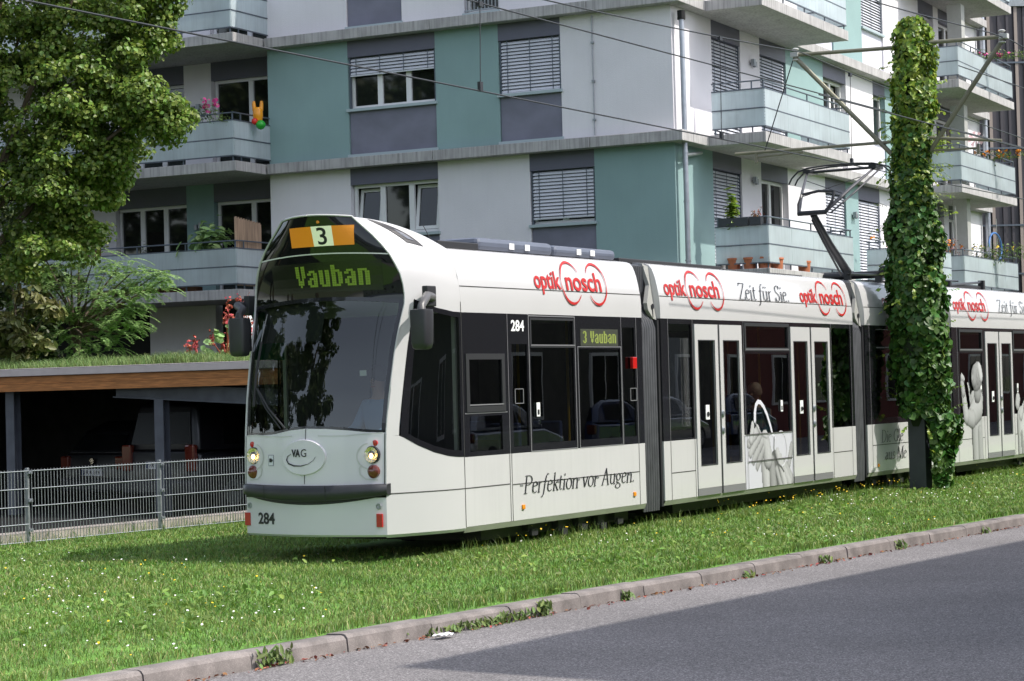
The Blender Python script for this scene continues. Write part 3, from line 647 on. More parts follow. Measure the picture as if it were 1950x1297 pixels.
# unseen pale row house, added to block low sky mirrored in panes
ph = thing('added_row_house', 'unseen pale row house with grey roof, added behind the camera to block low sky', 'house', (-14, -30, 0))
mb = MB(); mb.box(-48, 14, -36, -26, -.1, 7.5, None); mb.build('wall', 'grey', ph)
mb = MB(); mb.add([(-48.5, -36.5, 7.5), (14.5, -36.5, 7.5), (14.5, -25.5, 7.5), (-48.5, -25.5, 7.5), (-48.5, -31, 10.5), (14.5, -31, 10.5)], [(0, 1, 5, 4), (3, 4, 5, 2), (0, 4, 3), (1, 2, 5)]); mb.build('roof', 'roofgrey', ph)
for i in range(15):
    for z in (1.0, 4.2):
        mb = MB(); a = -46 + i * 4.0; mb.box(a, a + 1.4, -26, -25.92, z, z + 1.5, None); o = mb.build('window', 'frame', ph); mb = MB(); mb.box(a + .1, a + 1.3, -25.92, -25.9, z + .1, z + 1.4, None); mb.build('pane', 'pane', o)
# ================================================================ tram
WT = 2.3
F1 = frame((-.513, 21.578), 31.0); F2 = frame((1.775, 25.406), 29.96); F3 = frame((5.194, 31.374), 31.8); F4 = frame((7.055, 34.213), 31.06)
tram = thing('articulated_tram', 'white articulated tram with black window band and red and black adverts running on grass track', 'tram', F1(0, 1.15, .05))
def side_t(z): return float(np.interp(z, [0, .345, 2.66, 2.79, 3.0, 3.12, 3.18], [.0, 0, 0, .012, .055, .10, .15]))
NEAR = lambda F: (lambda s, z, o=0.0: F(s, side_t(z) - .004 - o, z))
def far(F): return lambda s, t, z: F(s, WT - t, z)
def shell_panel(F, name, matn, s0, s1, z0, z1, holes, parent, t0=0.0, th=.035):
    """flat side panel with rectangular openings"""
    us = sorted({s0, s1, *[h[0] for h in holes], *[h[1] for h in holes]}); zs = sorted({z0, z1, *[h[2] for h in holes], *[h[3] for h in holes]})
    us = [u for u in us if s0 <= u <= s1]; zs = [z for z in zs if z0 <= z <= z1]
    mb = MB(); nu, nz = len(us) - 1, len(zs) - 1
    op = lambda i, j: not (0 <= i < nu and 0 <= j < nz) or any(h[0] - 1e-6 <= us[i] and us[i + 1] <= h[1] + 1e-6 and h[2] - 1e-6 <= zs[j] and zs[j + 1] <= h[3] + 1e-6 for h in holes)
    for i in range(nu):
        for j in range(nz):
            if op(i, j): continue
            a, b, c, d = us[i], us[i + 1], zs[j], zs[j + 1]
            mb.poly([F(a, t0, c), F(b, t0, c), F(b, t0, d), F(a, t0, d)]); mb.poly([F(a, t0 + th, c), F(a, t0 + th, d), F(b, t0 + th, d), F(b, t0 + th, c)])
            if op(i - 1, j): mb.poly([F(a, t0, c), F(a, t0, d), F(a, t0 + th, d), F(a, t0 + th, c)])
            if op(i + 1, j): mb.poly([F(b, t0, c), F(b, t0 + th, c), F(b, t0 + th, d), F(b, t0, d)])
            if op(i, j - 1): mb.poly([F(a, t0, c), F(a, t0 + th, c), F(b, t0 + th, c), F(b, t0, c)])
            if op(i, j + 1): mb.poly([F(a, t0, d), F(b, t0, d), F(b, t0 + th, d), F(a, t0 + th, d)])
    return mb.build(name, matn, parent)
def pane(F, s0, s1, z0, z1, parent, m='sidegl', frame_col=None, t=.012):
    w = MB(); w.poly([F(s0, t, z0), F(s1, t, z0), F(s1, t, z1), F(s0, t, z1)])
    o = w.build('window', m, parent)
    return o
def rim(F, s0, s1, z0, z1, parent, wd=.03, m='greyline', t=-.004, name='window_frame', d=.016):
    mb = MB()
    for q in ((s0, s1, z0, z0 + wd), (s0, s1, z1 - wd, z1), (s0, s0 + wd, z0 + wd, z1 - wd), (s1 - wd, s1, z0 + wd, z1 - wd)): mb.box(q[0], q[1], t, t + d, q[2], q[3], F)
    return mb.build(name, m, parent)
def line_v(mb, F, s, z0, z1, wd=.010, off=.0025):
    n = 10 if z1 > 2.6 else 1; zs = lin_n(z0, z1, n)
    mb.add([F(s + q, side_t(z) - off, z) for z in zs for q in (-wd / 2, wd / 2)], [(2 * i, 2 * i + 1, 2 * i + 3, 2 * i + 2) for i in range(n)])
def line_h(mb, F, z, s0, s1, wd=.010, off=.0030):
    mb.poly([F(s0, side_t(z) - off, z - wd / 2), F(s1, side_t(z) - off, z - wd / 2), F(s1, side_t(z) - off, z + wd / 2), F(s0, side_t(z) - off, z + wd / 2)])
def car(F, s0, s1, holes, door_spans=(), farholes=None):
    body = None; G = far(F); farholes = holes if farholes is None else farholes
    prof = [(0, 2.52), (0, 2.66), (.006, 2.74), (.012, 2.79), (.032, 2.9), (.055, 3.0), (.075, 3.06), (.10, 3.12), (.135, 3.16), (.18, 3.18), (.30, 3.20), (.7, 3.22), (1.15, 3.225)]
    prof = prof + [(WT - t, z) for t, z in prof[-2::-1]]
    mb = MB(); mb.grid(lambda s, k: F(s, *prof[int(k)]), lin_n(s0, s1, 6), list(range(len(prof))))
    for s in (s0, s1): mb.poly([F(s, t, z) for t, z in prof])
    body = mb.build('car_body', 'white', tram, smooth=50, fixn=True)
    spans = []; x = s0
    for a, b in sorted(door_spans): spans.append((x, a)); x = b
    spans.append((x, s1))
    lw = MB()
    for H, ss in ((F, spans), (G, [(s0, s1)])):
        for a, b in ss:
            if b - a > .01: lw.box(a, b, 0, .035, .345, 1.05, H)
        lw.poly([H(s0, .0, .343), H(s1, .0, .343), H(s1, .03, .285), H(s0, .03, .285)], 1)
        lw.poly([H(s0, .0, .343), H(s1, .0, .343), H(s1, .07, .345), H(s0, .07, .345)], 1); lw.poly([H(s0, .03, .285), H(s1, .03, .285), H(s1, .2, .285), H(s0, .2, .285)], 1)
    for s in (s0 + .001, s1 - .001): lw.poly([F(s, .0, .34), F(s, WT, .34), F(s, WT, 2.52), F(s, 0, 2.52)], 2)
    lw.build('lower_panel', ['whitelow', 'chamfer', 'blackm'], body)
    shell_panel(F, 'window_band', 'black', s0, s1, 1.05, 2.52, list(holes) + [(a, b, 1.05, 2.466) for a, b in door_spans], body)
    shell_panel(G, 'window_band', 'black', s0, s1, 1.05, 2.52, farholes, body)
    for h in holes: pane(F, *h, body)
    for h in farholes: pane(G, *h, body)
    it = MB(); it.box(s0 + .03, s1 - .03, .06, WT - .06, .33, .38, F, 0); it.box(s0 + .03, s1 - .03, .06, WT - .06, 2.5, 2.53, F, 1)
    it.box(s0 + .04, s1 - .04, .04, .06, .38, 1.03, F, 1) if not door_spans else None
    it.box(s0 + .04, s1 - .04, WT - .06, WT - .04, .38, 1.03, F, 1)
    it.build('saloon_lining', ['floor', 'interior'], body)
    un = MB(); un.box(s0 + .6, s1 - .1, .20, WT - .20, .16, .325, F); un.build('underframe', 'blackm', body)
    return body
def seats(F, spots, body):
    first = None
    for (s, t, rz) in spots:
        mb = MB(); mb.box(s, s + .42, t, t + .42, .76, .84, F); a = s if rz > 0 else s + .36; mb.box(a, a + .07, t, t + .42, .84, 1.36, F); mb.box(s + .12, s + .3, t + .1, t + .3, .38, .76, F)
        mb.build('passenger_seat', 'seat', body, bevel=.02)
def poles(F, spots, body):
    for s, t in spots: mb = MB(); mb.tube([F(s, t, .38), F(s, t, 2.5)], .017, 6); mb.build('grab_pole', 'yellow', body, smooth=True)
def bogie(F, s, body):
    for ds in (-.8, .8):
        for t in (.42, WT - .42 - .1): 
            mb = MB(); c = np.array(F(s + ds, t, .31)); ax = np.array(F(0, 1, 0)) - np.array(F(0, 0, 0)); sx = np.array(F(1, 0, 0)) - np.array(F(0, 0, 0))
            mb.lathe([(0, 0), (.26, 0), (.26, .1), (.0, .1)], c, 20, 0, (Vector(sx), Vector((0, 0, 1)), Vector(ax))); mb.build('wheel', 'blackm', body)
    for ds, z in ((-1.0, .2), (-.35, .16), (.1, .18), (.55, .16), (.95, .19)):
        mb = MB(); mb.box(s + ds - .07, s + ds + .07, .12, .2, z, z + .13, F); mb.box(s + ds - .03, s + ds + .1, .10, .14, z - .05, z + .02, F); mb.build('track_brake', 'blackm', body)
def amber_lamp(F, s, z, body, n='marker_lamp', m='amber', w=.055, h=.05, d=.018):
    mb = MB(); mb.box(s - w / 2, s + w / 2, -d, .0, z - h / 2, z + h / 2, F); mb.build(n, m, body, bevel=.006)
def sticker(F, s, z, body, w=.07, h=.15):
    mb = MB(); mb.box(s - w / 2, s + w / 2, -.006, .0, z - h / 2, z + h / 2, F); mb.box(s - w / 2 + .015, s + w / 2 - .015, -.0075, -.006, z - h / 2 + .02, z - h / 2 + .075, F, 1); mb.build('sticker', ['whiteink', 'ink'], body)
def logo(F, s, body, kx=1.0):
    fn = NEAR(F); fo = lambda a, b: fn(a, b, .006)
    mb = MB(); text_fit(mb, 'optik', fo, s, s + .575 * kx, 2.742, 3.005, bold=.02); text_fit(mb, 'nosch', fo, s + .69 * kx, s + 1.50 * kx, 2.795, 3.015, bold=.02)
    fo2 = lambda a, b: fn(a, b, .0085)
    th = lambda d, t: .010 + .020 * math.sin(math.pi * min(1, max(0, abs(t - .5) * 2))) ** 1.2
    for cx_, a0, a1 in ((s + .81 * kx, 32, 325), (s + 1.39 * kx, 148, -145)):
        stroke(mb, arc(cx_, 2.885, .225 * kx, .232, a0, a1, 40), th, fo2)
    mb.build('lettering', 'red', body)
def zeit(F, s0, s1, body):
    fn = NEAR(F); mb = MB(); nib_text(mb, 'Zeit f\u00fcr Sie.', lambda a, b, o: fn(a, b, .006 + o), s0, s1, 2.80, .215); mb.build('lettering', 'ink', body)
def grooves(F, vs, hs, body):
    mb = MB()
    for s, z0, z1 in vs: line_v(mb, F, s, z0, z1)
    for z, s0, s1 in hs: line_h(mb, F, z, s0, s1)
    mb.build('panel_joint', 'joint', body)
# ---------------------------------------------------------------- car 1 (from the cab joint to the first bellows)
H1 = [(.12, .76, 1.58, 2.04), (.12, .76, 1.10, 1.46), (1.375, 2.31, 1.14, 2.16), (1.375, 2.31, 2.20, 2.47), (2.43, 3.40, 1.14, 2.15), (.98, 1.30, 1.12, 2.2), (3.46, 3.76, 1.14, 2.4)]
F1far = [(.12, .8, 1.10, 2.3), (1.0, 2.0, 1.14, 2.4), (2.2, 3.6, 1.14, 2.4)]
b1 = car(F1, .0, 3.955, H1, (), F1far)
grooves(F1, [(.0, .345, 3.17), (.885, .345, 1.05), (.925, .345, 1.05), (3.80, .345, 1.05)], [(2.787, 0, 3.95), (.735, 0, .88), (.725, .93, 3.8)], b1)
for s in (1.08, 1.42, 1.86, 2.31, 2.75, 3.18, 3.52): mb = MB(); mb.box(s, s + .06, -.004, 0, .698, .722, F1); mb.build('hinge', 'greyline', b1)
rim(F1, .06, .82, 1.50, 2.10, b1, .06, 'blackm', -.012)
rim(F1, 1.335, 2.35, 1.05, 2.51, b1, .012, 'greyline', -.003, d=.006); rim(F1, 1.36, 2.33, 2.165, 2.485, b1, .025, 'blackm', -.010)
rim(F1, 2.40, 3.42, 1.05, 2.18, b1, .010, 'greyline', -.003, d=.006)
def trims(F, body, vs, hs):
    for s in vs: q = MB(); line_v(q, F, s, 1.05, 2.52, .008, .003); q.build('trim_line', 'greyline', body)
    for h_ in hs: q = MB(); line_h(q, F, *h_); q.build('trim_line', 'greyline', body)
trims(F1, b1, (.90, 1.335, 3.43, 3.80), ((2.19, 1.37, 2.33, .012, .013), (1.575, .11, .78, .012, .014), (1.49, .03, .86, .010, .004)))
mb = MB()
for s0, s1, z0, z1 in ((1.02, 1.20, 1.57, 1.73), (3.62, 3.78, 1.55, 1.70)):
    for q in ((s0, s1, z0, z0 + .008), (s0, s1, z1 - .008, z1), (s0, s0 + .01, z0, z1), (s1 - .01, s1, z0, z1)): mb.box(q[0], q[1], -.006, 0, q[2], q[3], F1)
mb.build('service_flap', 'greyline', b1)
mb = MB(); text_fit(mb, '284', lambda a, b: F1(a, -.004, b), .975, 1.245, 2.335, 2.455, bold=.03); mb.build('lettering', 'whiteink', b1)
mb = MB(); mb.box(2.47, 3.35, -.004, .01, 2.185, 2.375, F1); mb.build('side_display', 'ledbg', b1)
mb = MB(); led_text(mb, '3 Vauban', lambda a, b: F1(a, -.006, b), 2.52, 3.30, 2.215, 2.352); mb.build('lettering', 'ledside', b1)
amber_lamp(F1, 3.69, 1.99, b1, 'side_indicator', 'redlens', .10, .135, .04)
amber_lamp(F1, 1.13, .48, b1); amber_lamp(F1, 3.652, .472, b1)
logo(F1, 1.524, b1)
mb = MB(); nib_text(mb, 'Perfektion vor Augen.', lambda a, b, o: F1(a, -.006 - o, b), 1.14, 3.66, .618, .185, slant=.16); mb.build('lettering', 'ink', b1)
sticker(F1, 1.50, 1.50, b1)
seats(F1, [(1.5, .25, 1), (2.4, .25, 1), (1.5, 1.6, 1), (2.4, 1.6, 1), (3.1, 1.6, 1)], b1); poles(F1, [(1.36, .8), (2.36, .75), (3.4, .7)], b1)
bogie(F1, 2.5, b1)
mb = MB(); mb.box(.02, .10, .02, .05, 1.08, 2.50, F1); mb.build('pale_pillar', 'interior', b1)
# roof equipment
mb = MB()
def rbox(F, s0, s1, t0, t1, z0, z1, name, m='roofgrey', bev=.05):
    q = MB(); q.box(s0, s1, t0, t1, z0, z1, F); return q.build(name, m, tram, bevel=bev)
rbox(F1, .72, 2.30, .22, 2.05, 3.19, 3.33, 'roof_box'); rbox(F1, 2.33, 3.78, .22, 2.05, 3.19, 3.315, 'roof_box'); rbox(F1, -.06, .715, .21, 2.06, 3.185, 3.262, 'roof_duct', 'blackm', .01)
mb = MB()
for s in (1.35, 1.68, 2.83, 3.15): mb.box(s, s + .10, .213, .2175, 3.225, 3.29, F1)
mb.build('roof_label', 'whiteink', tram)
mb = MB(); mb.tube([F1(.02, .3, 3.19), F1(-.12, .35, 3.42)], .005, 4); mb.build('whip_antenna', 'blackm', tram)
# ---------------------------------------------------------------- car 2
H2 = [(.20, .85, 1.05 + .02, 2.46), (2.47, 3.90, 1.06, 2.10), (2.50, 3.87, 2.18, 2.46), (5.50, 6.22, 1.06, 2.46)]
b2 = car(F2, .0, 6.347, H2, [(.915, 2.35), (3.97, 5.41)], [(.3, 2.0, 1.1, 2.4), (2.3, 4.0, 1.1, 2.4), (4.3, 6.0, 1.1, 2.4)])
grooves(F2, [(.19, .345, 1.05), (.87, .345, 1.05), (2.43, .345, 1.05), (3.92, .345, 1.05), (5.46, .345, 1.05), (6.2, .345, 1.05)], [(2.787, 0, 6.34), (.665, .2, .87), (.70, 5.47, 6.2)], b2)
rim(F2, 2.44, 3.93, 2.13, 2.50, b2, .045, 'blackm', -.012)
trims(F2, b2, (.19, .88, 2.42, 5.47, 6.23), ((2.155, 2.46, 3.9, .014, .014),))
def doors(F, a, b):
    m_ = (a + b) / 2; W = (b - a)
    for i, (x0, x1) in enumerate(((a + .008, m_ - .028), (m_ + .028, b - .008))):
        g0, g1 = x0 + .10 + (0.01 if i else .0), x1 - .10 - (.0 if i else .01)
        o = shell_panel(F, 'door', 'white', x0, x1, .435, 2.462, [(g0, g1, .722, 2.257)], tram, t0=-.012, th=.04)
        q = MB(); q.poly([F(g0, .0, .722), F(g1, .0, .722), F(g1, .0, 2.257), F(g0, .0, 2.257)]); q.build('door_glass', 'doorgl', o)
        q = MB()
        for r in ((g0 - .012, g1 + .012, .71, .722), (g0 - .012, g1 + .012, 2.257, 2.269), (g0 - .012, g0, .722, 2.257), (g1, g1 + .012, .722, 2.257)): q.box(r[0], r[1], -.016, -.011, r[2], r[3], F)
        q.build('glass_seal', 'blackm', o)
        q = MB(); q.box(x0, x1, -.010, .03, .345, .432, F); q.build('kick_plate', 'greyline', o)
        if i == 0:
            q = MB(); q.box(x0 + .28, x0 + .385, -.008, -.001, 1.28, 1.46, F); ax = np.array(F(0, 1, 0)) - np.array(F(0, 0, 0)); sx = np.array(F(1, 0, 0)) - np.array(F(0, 0, 0))
            q.lathe([(.0, .012), (.03, .012), (.034, 0)], F(x0 + .333, -.006, 1.345), 14, 1, (Vector(sx), Vector((0, 0, 1)), Vector(-ax))); q.build('door_button', ['whiteink', 'ink'], o)
    q = MB(); q.box(m_ - .026, m_ + .026, -.006, .02, .36, 2.46, F); q.build('door_seal', 'blackm', tram)
    q = MB()
    ax = np.array(F(0, 1, 0)) - np.array(F(0, 0, 0)); sx = np.array(F(1, 0, 0)) - np.array(F(0, 0, 0))
    for z in (1.13, 1.34): q.lathe([(0, .022), (.022, .02), (.03, .0)], F(m_ + .055, -.012, z), 12, 0, (Vector(sx), Vector((0, 0, 1.7)), Vector(-ax)))
    q.build('door_knob', 'steel', tram)
doors(F2, .915, 2.35); doors(F2, 3.97, 5.41)
logo(F2, .165, b2, 1.06); logo(F2, 4.43, b2, 1.06); zeit(F2, 2.36, 4.03, b2)
sticker(F2, 3.62, 1.40, b2)
seats(F2, [(2.5, .3, 1), (3.2, .3, -1), (2.5, 1.6, 1), (3.3, 1.6, 1), (5.5, 1.5, 1), (.4, 1.5, 1)], b2); poles(F2, [(.9, .5), (2.4, .45), (3.95, .45), (5.45, .5), (1.6, 1.2), (4.6, 1.2)], b2)
# hand-and-glasses advert: a printed grey-scale picture on the panel and pane
pm = bpy.data.materials.new('advert_picture'); pm.use_nodes = True; _n = pm.node_tree.nodes; _at = _n.new('ShaderNodeAttribute'); _at.attribute_name = 'print'
pm.node_tree.links.new(_at.outputs['Color'], _n['Principled BSDF'].inputs['Base Color']); _n['Principled BSDF'].inputs['Roughness'].default_value = .35; M['picture'] = pm
def paint(caps, s, z, bgc):
    g = bgc
    for (x0, z0, x1, z1, r0, r1, tone) in caps:
        dx, dz = x1 - x0, z1 - z0; L2 = dx * dx + dz * dz; t = max(0, min(1, ((s - x0) * dx + (z - z0) * dz) / L2)); r = lerp(r0, r1, t)
        ex, ez = s - x0 - dx * t, z - z0 - dz * t; d = math.hypot(ex, ez) / r
        if d < 1:
            lat = (ex * .45 + ez * .9) / r; g = tone * (.24 + .48 * math.sqrt(1 - d * d) + .30 * lat)
            if d > .9: g *= .90
            g *= 1 + .05 * math.sin(s * 61 + z * 43) * math.sin(z * 57 - s * 17)
    return g
def picture(F, caps, s0, s1, z0, z1, zp, body, bgc, ns, nz):
    """zp: below this height the print has its own pale ground, above it only the figure sticks on the pane"""
    q = MB(); us = lin_n(s0, s1, ns); vs = lin_n(z0, z1, nz); col = []
    val = [[paint(caps, a, b, -1) for a in us] for b in vs]
    for j in range(nz + 1):
        for i in range(ns + 1): q.v.append(F(us[i], -.0065, vs[j])); g = val[j][i]; col.append(bgc if g < 0 else (max(.02, g), max(.02, g), max(.02, g * 1.03)))
    for j in range(nz):
        for i in range(ns):
            if vs[j] < zp and bgc and zp > 0 and bgc[0] > 0 or max(val[j][i], val[j][i + 1], val[j + 1][i], val[j + 1][i + 1]) >= 0:
                if (vs[j] >= zp or not bgc[0] > 0) and min(val[j][i], val[j][i + 1], val[j + 1][i], val[j + 1][i + 1]) < 0: continue
                q.f.append((j * (ns + 1) + i, j * (ns + 1) + i + 1, (j + 1) * (ns + 1) + i + 1, (j + 1) * (ns + 1) + i)); q.m.append(0)
    o = q.build('advert_print', 'picture', body); ca = o.data.color_attributes.new('print', 'FLOAT_COLOR', 'POINT'); ca.data.foreach_set('color', [x for c in col for x in (*c, 1.0)]); return o
def A(s, z, k): return F2(s, -.0065 - .0011 * k, z)
hand = [(3.34, .62, 3.40, .30, .20, .20, .16), (3.02, .74, 3.06, .28, .17, .15, .62), (3.22, .66, 3.26, .28, .10, .12, .40), (3.02, .98, 3.10, .72, .13, .15, .60),
        (2.93, .84, 2.74, .62, .075, .055, .50), (2.90, .94, 2.62, .70, .078, .058, .54), (2.84, 1.03, 2.53, .80, .08, .06, .58), (2.78, 1.10, 2.49, .93, .08, .062, .62), (2.56, .98, 2.63, 1.17, .07, .06, .66),
        (3.92, .84, 3.80, .62, .07, .06, .52), (3.86, .40, 3.62, .62, .10, .09, .50), (3.80, .36, 3.50, .70, .085, .075, .58), (3.66, .34, 3.42, .78, .08, .07, .62), (3.52, .32, 3.38, .56, .06, .05, .50)]
picture(F2, hand, 2.372, 3.952, .348, 1.24, 1.046, b2, (.54, .54, .60), 88, 56)
ad = MB(); gl = lambda a, b: A(a, b, 2)
stroke(ad, [(2.70, 1.20), (2.71, 1.34), (2.75, 1.43), (2.82, 1.47), (2.90, 1.46), (3.00, 1.40), (3.10, 1.30), (3.17, 1.20), (3.22, 1.12), (3.27, 1.03), (3.36, .97)], lambda d, t: .070 - .03 * t, gl, 0)
stroke(ad, [(2.70, 1.22), (2.80, 1.10), (2.96, 1.02), (3.08, .99), (3.18, 1.03), (3.27, 1.05)], .022, lambda a, b: A(a, b, 3), 2)
stroke(ad, arc(3.55, .83, .19, .23, 115, -90, 22), .024, lambda a, b: A(a, b, 3.5), 1); stroke(ad, [(3.32, 1.0), (3.30, .84), (3.36, .72), (3.44, .63), (3.55, .58), (3.62, .52)], .022, lambda a, b: A(a, b, 4), 3)
ad.build('glasses_print', ['printw', 'print1', 'print2', 'print3'], b2)
mb = MB(); line_h(mb, F2, .70, 2.44, 3.92, .012, .018); line_h(mb, F2, 1.05, 2.37, 3.955, .012, .018)
for s in (2.435, 3.925): line_v(mb, F2, s, .345, 1.05, .008, .0185)
mb.build('panel_joint', 'joint', b2)
rbox(F2, -.35, 2.6, .35, 1.95, 3.18, 3.25, 'roof_duct', 'blackm', .01); rbox(F2, 2.9, 5.6, .45, 1.85, 3.18, 3.235, 'roof_duct', 'blackm', .01)
# ---------------------------------------------------------------- car 3
H3 = [(.40, 1.30, 1.14, 2.15), (.40, 1.30, 2.22, 2.45), (1.45, 2.5, 1.14, 2.4)]
b3 = car(F3, .0, 2.88, H3)
grooves(F3, [(.18, .345, 1.05)], [(2.787, 0, 2.88), (.74, .18, 2.8)], b3)
trims(F3, b3, (.16,), ((2.19, .42, 1.3, .016, .004), (2.46, .42, 1.3, .012, .004)))
logo(F3, .77, b3); amber_lamp(F3, .377, .44, b3)
mb = MB(); nib_text(mb, 'Die Gle', lambda a, b, o: F3(a, -.006 - o, b), .50, 1.38, .775, .18); mb.build('lettering', 'ink', b3); mb = MB(); nib_text(mb, 'aus Me', lambda a, b, o: F3(a, -.006 - o, b), .62, 1.5, .51, .18); mb.build('lettering', 'ink', b3)
bogie(F3, 1.4, b3)
# ---------------------------------------------------------------- car 4
H4 = [(.35, 1.46, 1.06, 2.10), (.38, 1.43, 2.18, 2.45), (3.12, 4.5, 1.06, 2.10), (3.12, 4.5, 2.18, 2.45), (4.6, 5.9, 1.06, 2.1)]
b4 = car(F4, .0, 6.3, H4, [(1.62, 3.04)], [(.3, 2.0, 1.1, 2.4), (2.3, 4.0, 1.1, 2.4), (4.3, 6.0, 1.1, 2.4)])
grooves(F4, [(.2, .345, 1.05), (1.5, .345, 1.05), (3.1, .345, 1.05)], [(2.787, 0, 6.3), (.70, .2, 1.5), (.70, 3.12, 6.2)], b4)
rim(F4, .33, 1.48, 2.13, 2.49, b4, .045, 'blackm', -.012); rim(F4, 3.1, 4.52, 2.13, 2.49, b4, .045, 'blackm', -.012)
trims(F4, b4, (.25,), ((2.155, .35, 1.46, .014, .014), (2.155, 3.12, 4.5, .014, .014)))
doors(F4, 1.62, 3.04)
logo(F4, .178, b4, 1.06); zeit(F4, 2.43, 4.1, b4)
sticker(F4, 1.36, 1.5, b4); sticker(F4, 3.3, 1.5, b4)
man = [(.95, 1.34, 1.28, 1.34, .16, .16, .52), (1.10, .98, 1.12, .30, .26, .27, .54), (1.24, .8, 1.26, .3, .12, .14, .46), (.86, 1.06, 1.16, 1.22, .20, .26, .58), (.62, 1.06, .88, 1.02, .14, .16, .50), (.48, 1.42, .58, 1.08, .11, .14, .56), (.42, 1.62, .47, 1.48, .09, .10, .5), (.42, 1.72, .52, 1.68, .07, .05, .60),
       (.80, 1.30, .74, 1.52, .05, .04, .44), (.70, 1.60, .76, 1.50, .04, .045, .6), (1.16, 1.44, 1.16, 1.54, .10, .10, .42), (1.16, 1.44, 1.18, 1.60, .17, .15, .40), (1.10, 1.70, 1.22, 1.74, .235, .235, .46), (1.02, 1.66, 1.05, 1.78, .13, .12, .40), (.93, 1.68, .95, 1.70, .05, .05, .46), (1.28, 1.86, 1.36, 1.70, .10, .09, .70), (1.2, 1.62, 1.22, 1.66, .05, .05, .34)]
picture(F4, man, .28, 1.45, .348, 2.02, 0, b4, (-1, 0, 0), 60, 84)
man2 = [(3.45, .95, 3.5, .3, .24, .26, .66), (3.25, 1.22, 3.28, 1.30, .12, .13, .55), (3.6, 1.2, 3.42, 1.02, .07, .1, .62), (3.68, 1.3, 3.62, 1.16, .05, .06, .5), (3.44, .7, 3.5, .3, .06, .08, .34)]
picture(F4, man2, 3.12, 3.85, .348, 1.46, 0, b4, (-1, 0, 0), 36, 52)
bogie(F4, 4.6, b4)
rbox(F4, -.35, 2.6, .35, 1.95, 3.18, 3.26, 'roof_duct', 'blackm', .01)
mb = MB(); mb.tube([F4(.9, .35, 3.24), F4(2.6, .35, 3.33)], .022, 6); mb.box(.86, .94, .3, .4, 3.2, 3.3, F4); mb.box(2.56, 2.64, .3, .4, 3.2, 3.36, F4); mb.build('roof_conduit', 'panto', tram)
# ---------------------------------------------------------------- bellows
def bellows(Fa, sa, Fb):
    P = lambda l, t, z: tuple(lerp(np.array(Fa(sa, t, z)), np.array(Fb(0, t, z)), l))
    prof = [(.05, .24), (.04, .5), (.04, 2.40), (.07, 2.50), (.16, 2.64), (.22, 2.74), (.17, 2.85), (.17, 3.14), (.3, 3.17), (1.15, 3.18)]
    prof = prof + [(WT - t, z) for t, z in prof[-2::-1]]
    N = 7; mb = MB(); ls = []; ins = []
    for i in range(N):
        for dl, dn in ((.08, .0), (.30, -.012), (.55, -.012), (.78, .0), (.92, .045), (1.0, .045)): ls.append((i + dl) / N * .86 + .02); ins.append(dn)
    def pt(i, k):
        t, z = prof[int(k)]; l = ls[int(i)]
        # upper folds follow the notch of the fairing
        sh = -.25 * math.exp(-((z - 2.70) / .12) ** 2)
        c = 1.15; t2 = t + ins[int(i)] * (1 if t < c else -1) * (0.6 if .8 < t < 1.5 else 1)
        return P(l + sh * (.6 if t < .5 else 0), t2, z - ins[int(i)] * (.5 if z > 3.1 else 0))
    mb.grid(pt, list(range(len(ls))), list(range(len(prof)))); mb.build('bellows', 'bellow', tram, smooth=35)
    mb = MB(); mb.box(-.28, .0, .05, WT - .05, .3, 2.5, Fb) if False else mb.box(-.05, .0, .02, WT - .02, .28, 2.5, Fb); mb.build('bellows_frame', 'blackm', tram)
    for H in (Fb, far(Fb)):
        mb = MB(); pts = [(0, 3.14), (-.11, 3.18), (-.11, 2.92), (-.24, 2.70), (-.22, 2.62), (-.10, 2.52), (0, 2.50)]
        mb.add([H(s, .05 + side_t(z) * .8, z) for s, z in pts] + [H(s, .10 + side_t(z) * .8, z) for s, z in pts], [tuple(range(7)), tuple(range(13, 6, -1))] + [(i, (i + 1) % 7, 7 + (i + 1) % 7, 7 + i) for i in range(7)])
        o = mb.build('fairing_bracket', 'grey', tram)
        ax = np.array(H(0, 1, 0)) - np.array(H(0, 0, 0)); sx = np.array(H(1, 0, 0)) - np.array(H(0, 0, 0))
        q = MB(); q.lathe([(0, .004), (.034, .004), (.034, 0)], H(-.10, .05, 2.66), 14, 0, (Vector(sx), Vector((0, 0, 1)), Vector(-ax))); q.box(-.107, -.093, .045, .05, 2.53, 2.64, H); q.build('bracket_hole', 'ink', o)
bellows(F1, 3.955, F2); bellows(F2, 6.347, F3); bellows(F3, 2.88, F4)
# ---------------------------------------------------------------- cab nose
ZT = [.3, .75, 1.0, 1.2, 1.4, 1.7, 2.0, 2.2, 2.4, 2.5, 2.6, 2.7, 2.8, 2.9, 3.0, 3.1, 3.2, 3.3, 3.4, 3.45, 3.5]
ST = [-.99, -.991, -.98, -.974, -.96, -.914, -.852, -.804, -.744, -.71, -.682, -.672, -.678, -.691, -.715, -.735, -.761, -.787, -.818, -.836, -.85]
WW = [.863, .863, .864, .863, .865, .876, .887, .893, .907, .918, .928, .926, .914, .893, .852, .801, .725, .634, .527, .469, .42]
BUL = .16
def ms(z): return float(np.interp(z, ZT, ST))
def mw(z): return float(np.interp(z, ZT, WW))
def mpt(X, z, off=0.0):
    w_ = mw(z); return F1(ms(z) - BUL * (1 - min(1.2, abs(X / w_)) ** 2) - off, 1.15 + X, z)
ZTOP = 3.49
def ztop_edge(X): return ZTOP + .025 * (1 - (X / .42) ** 2)
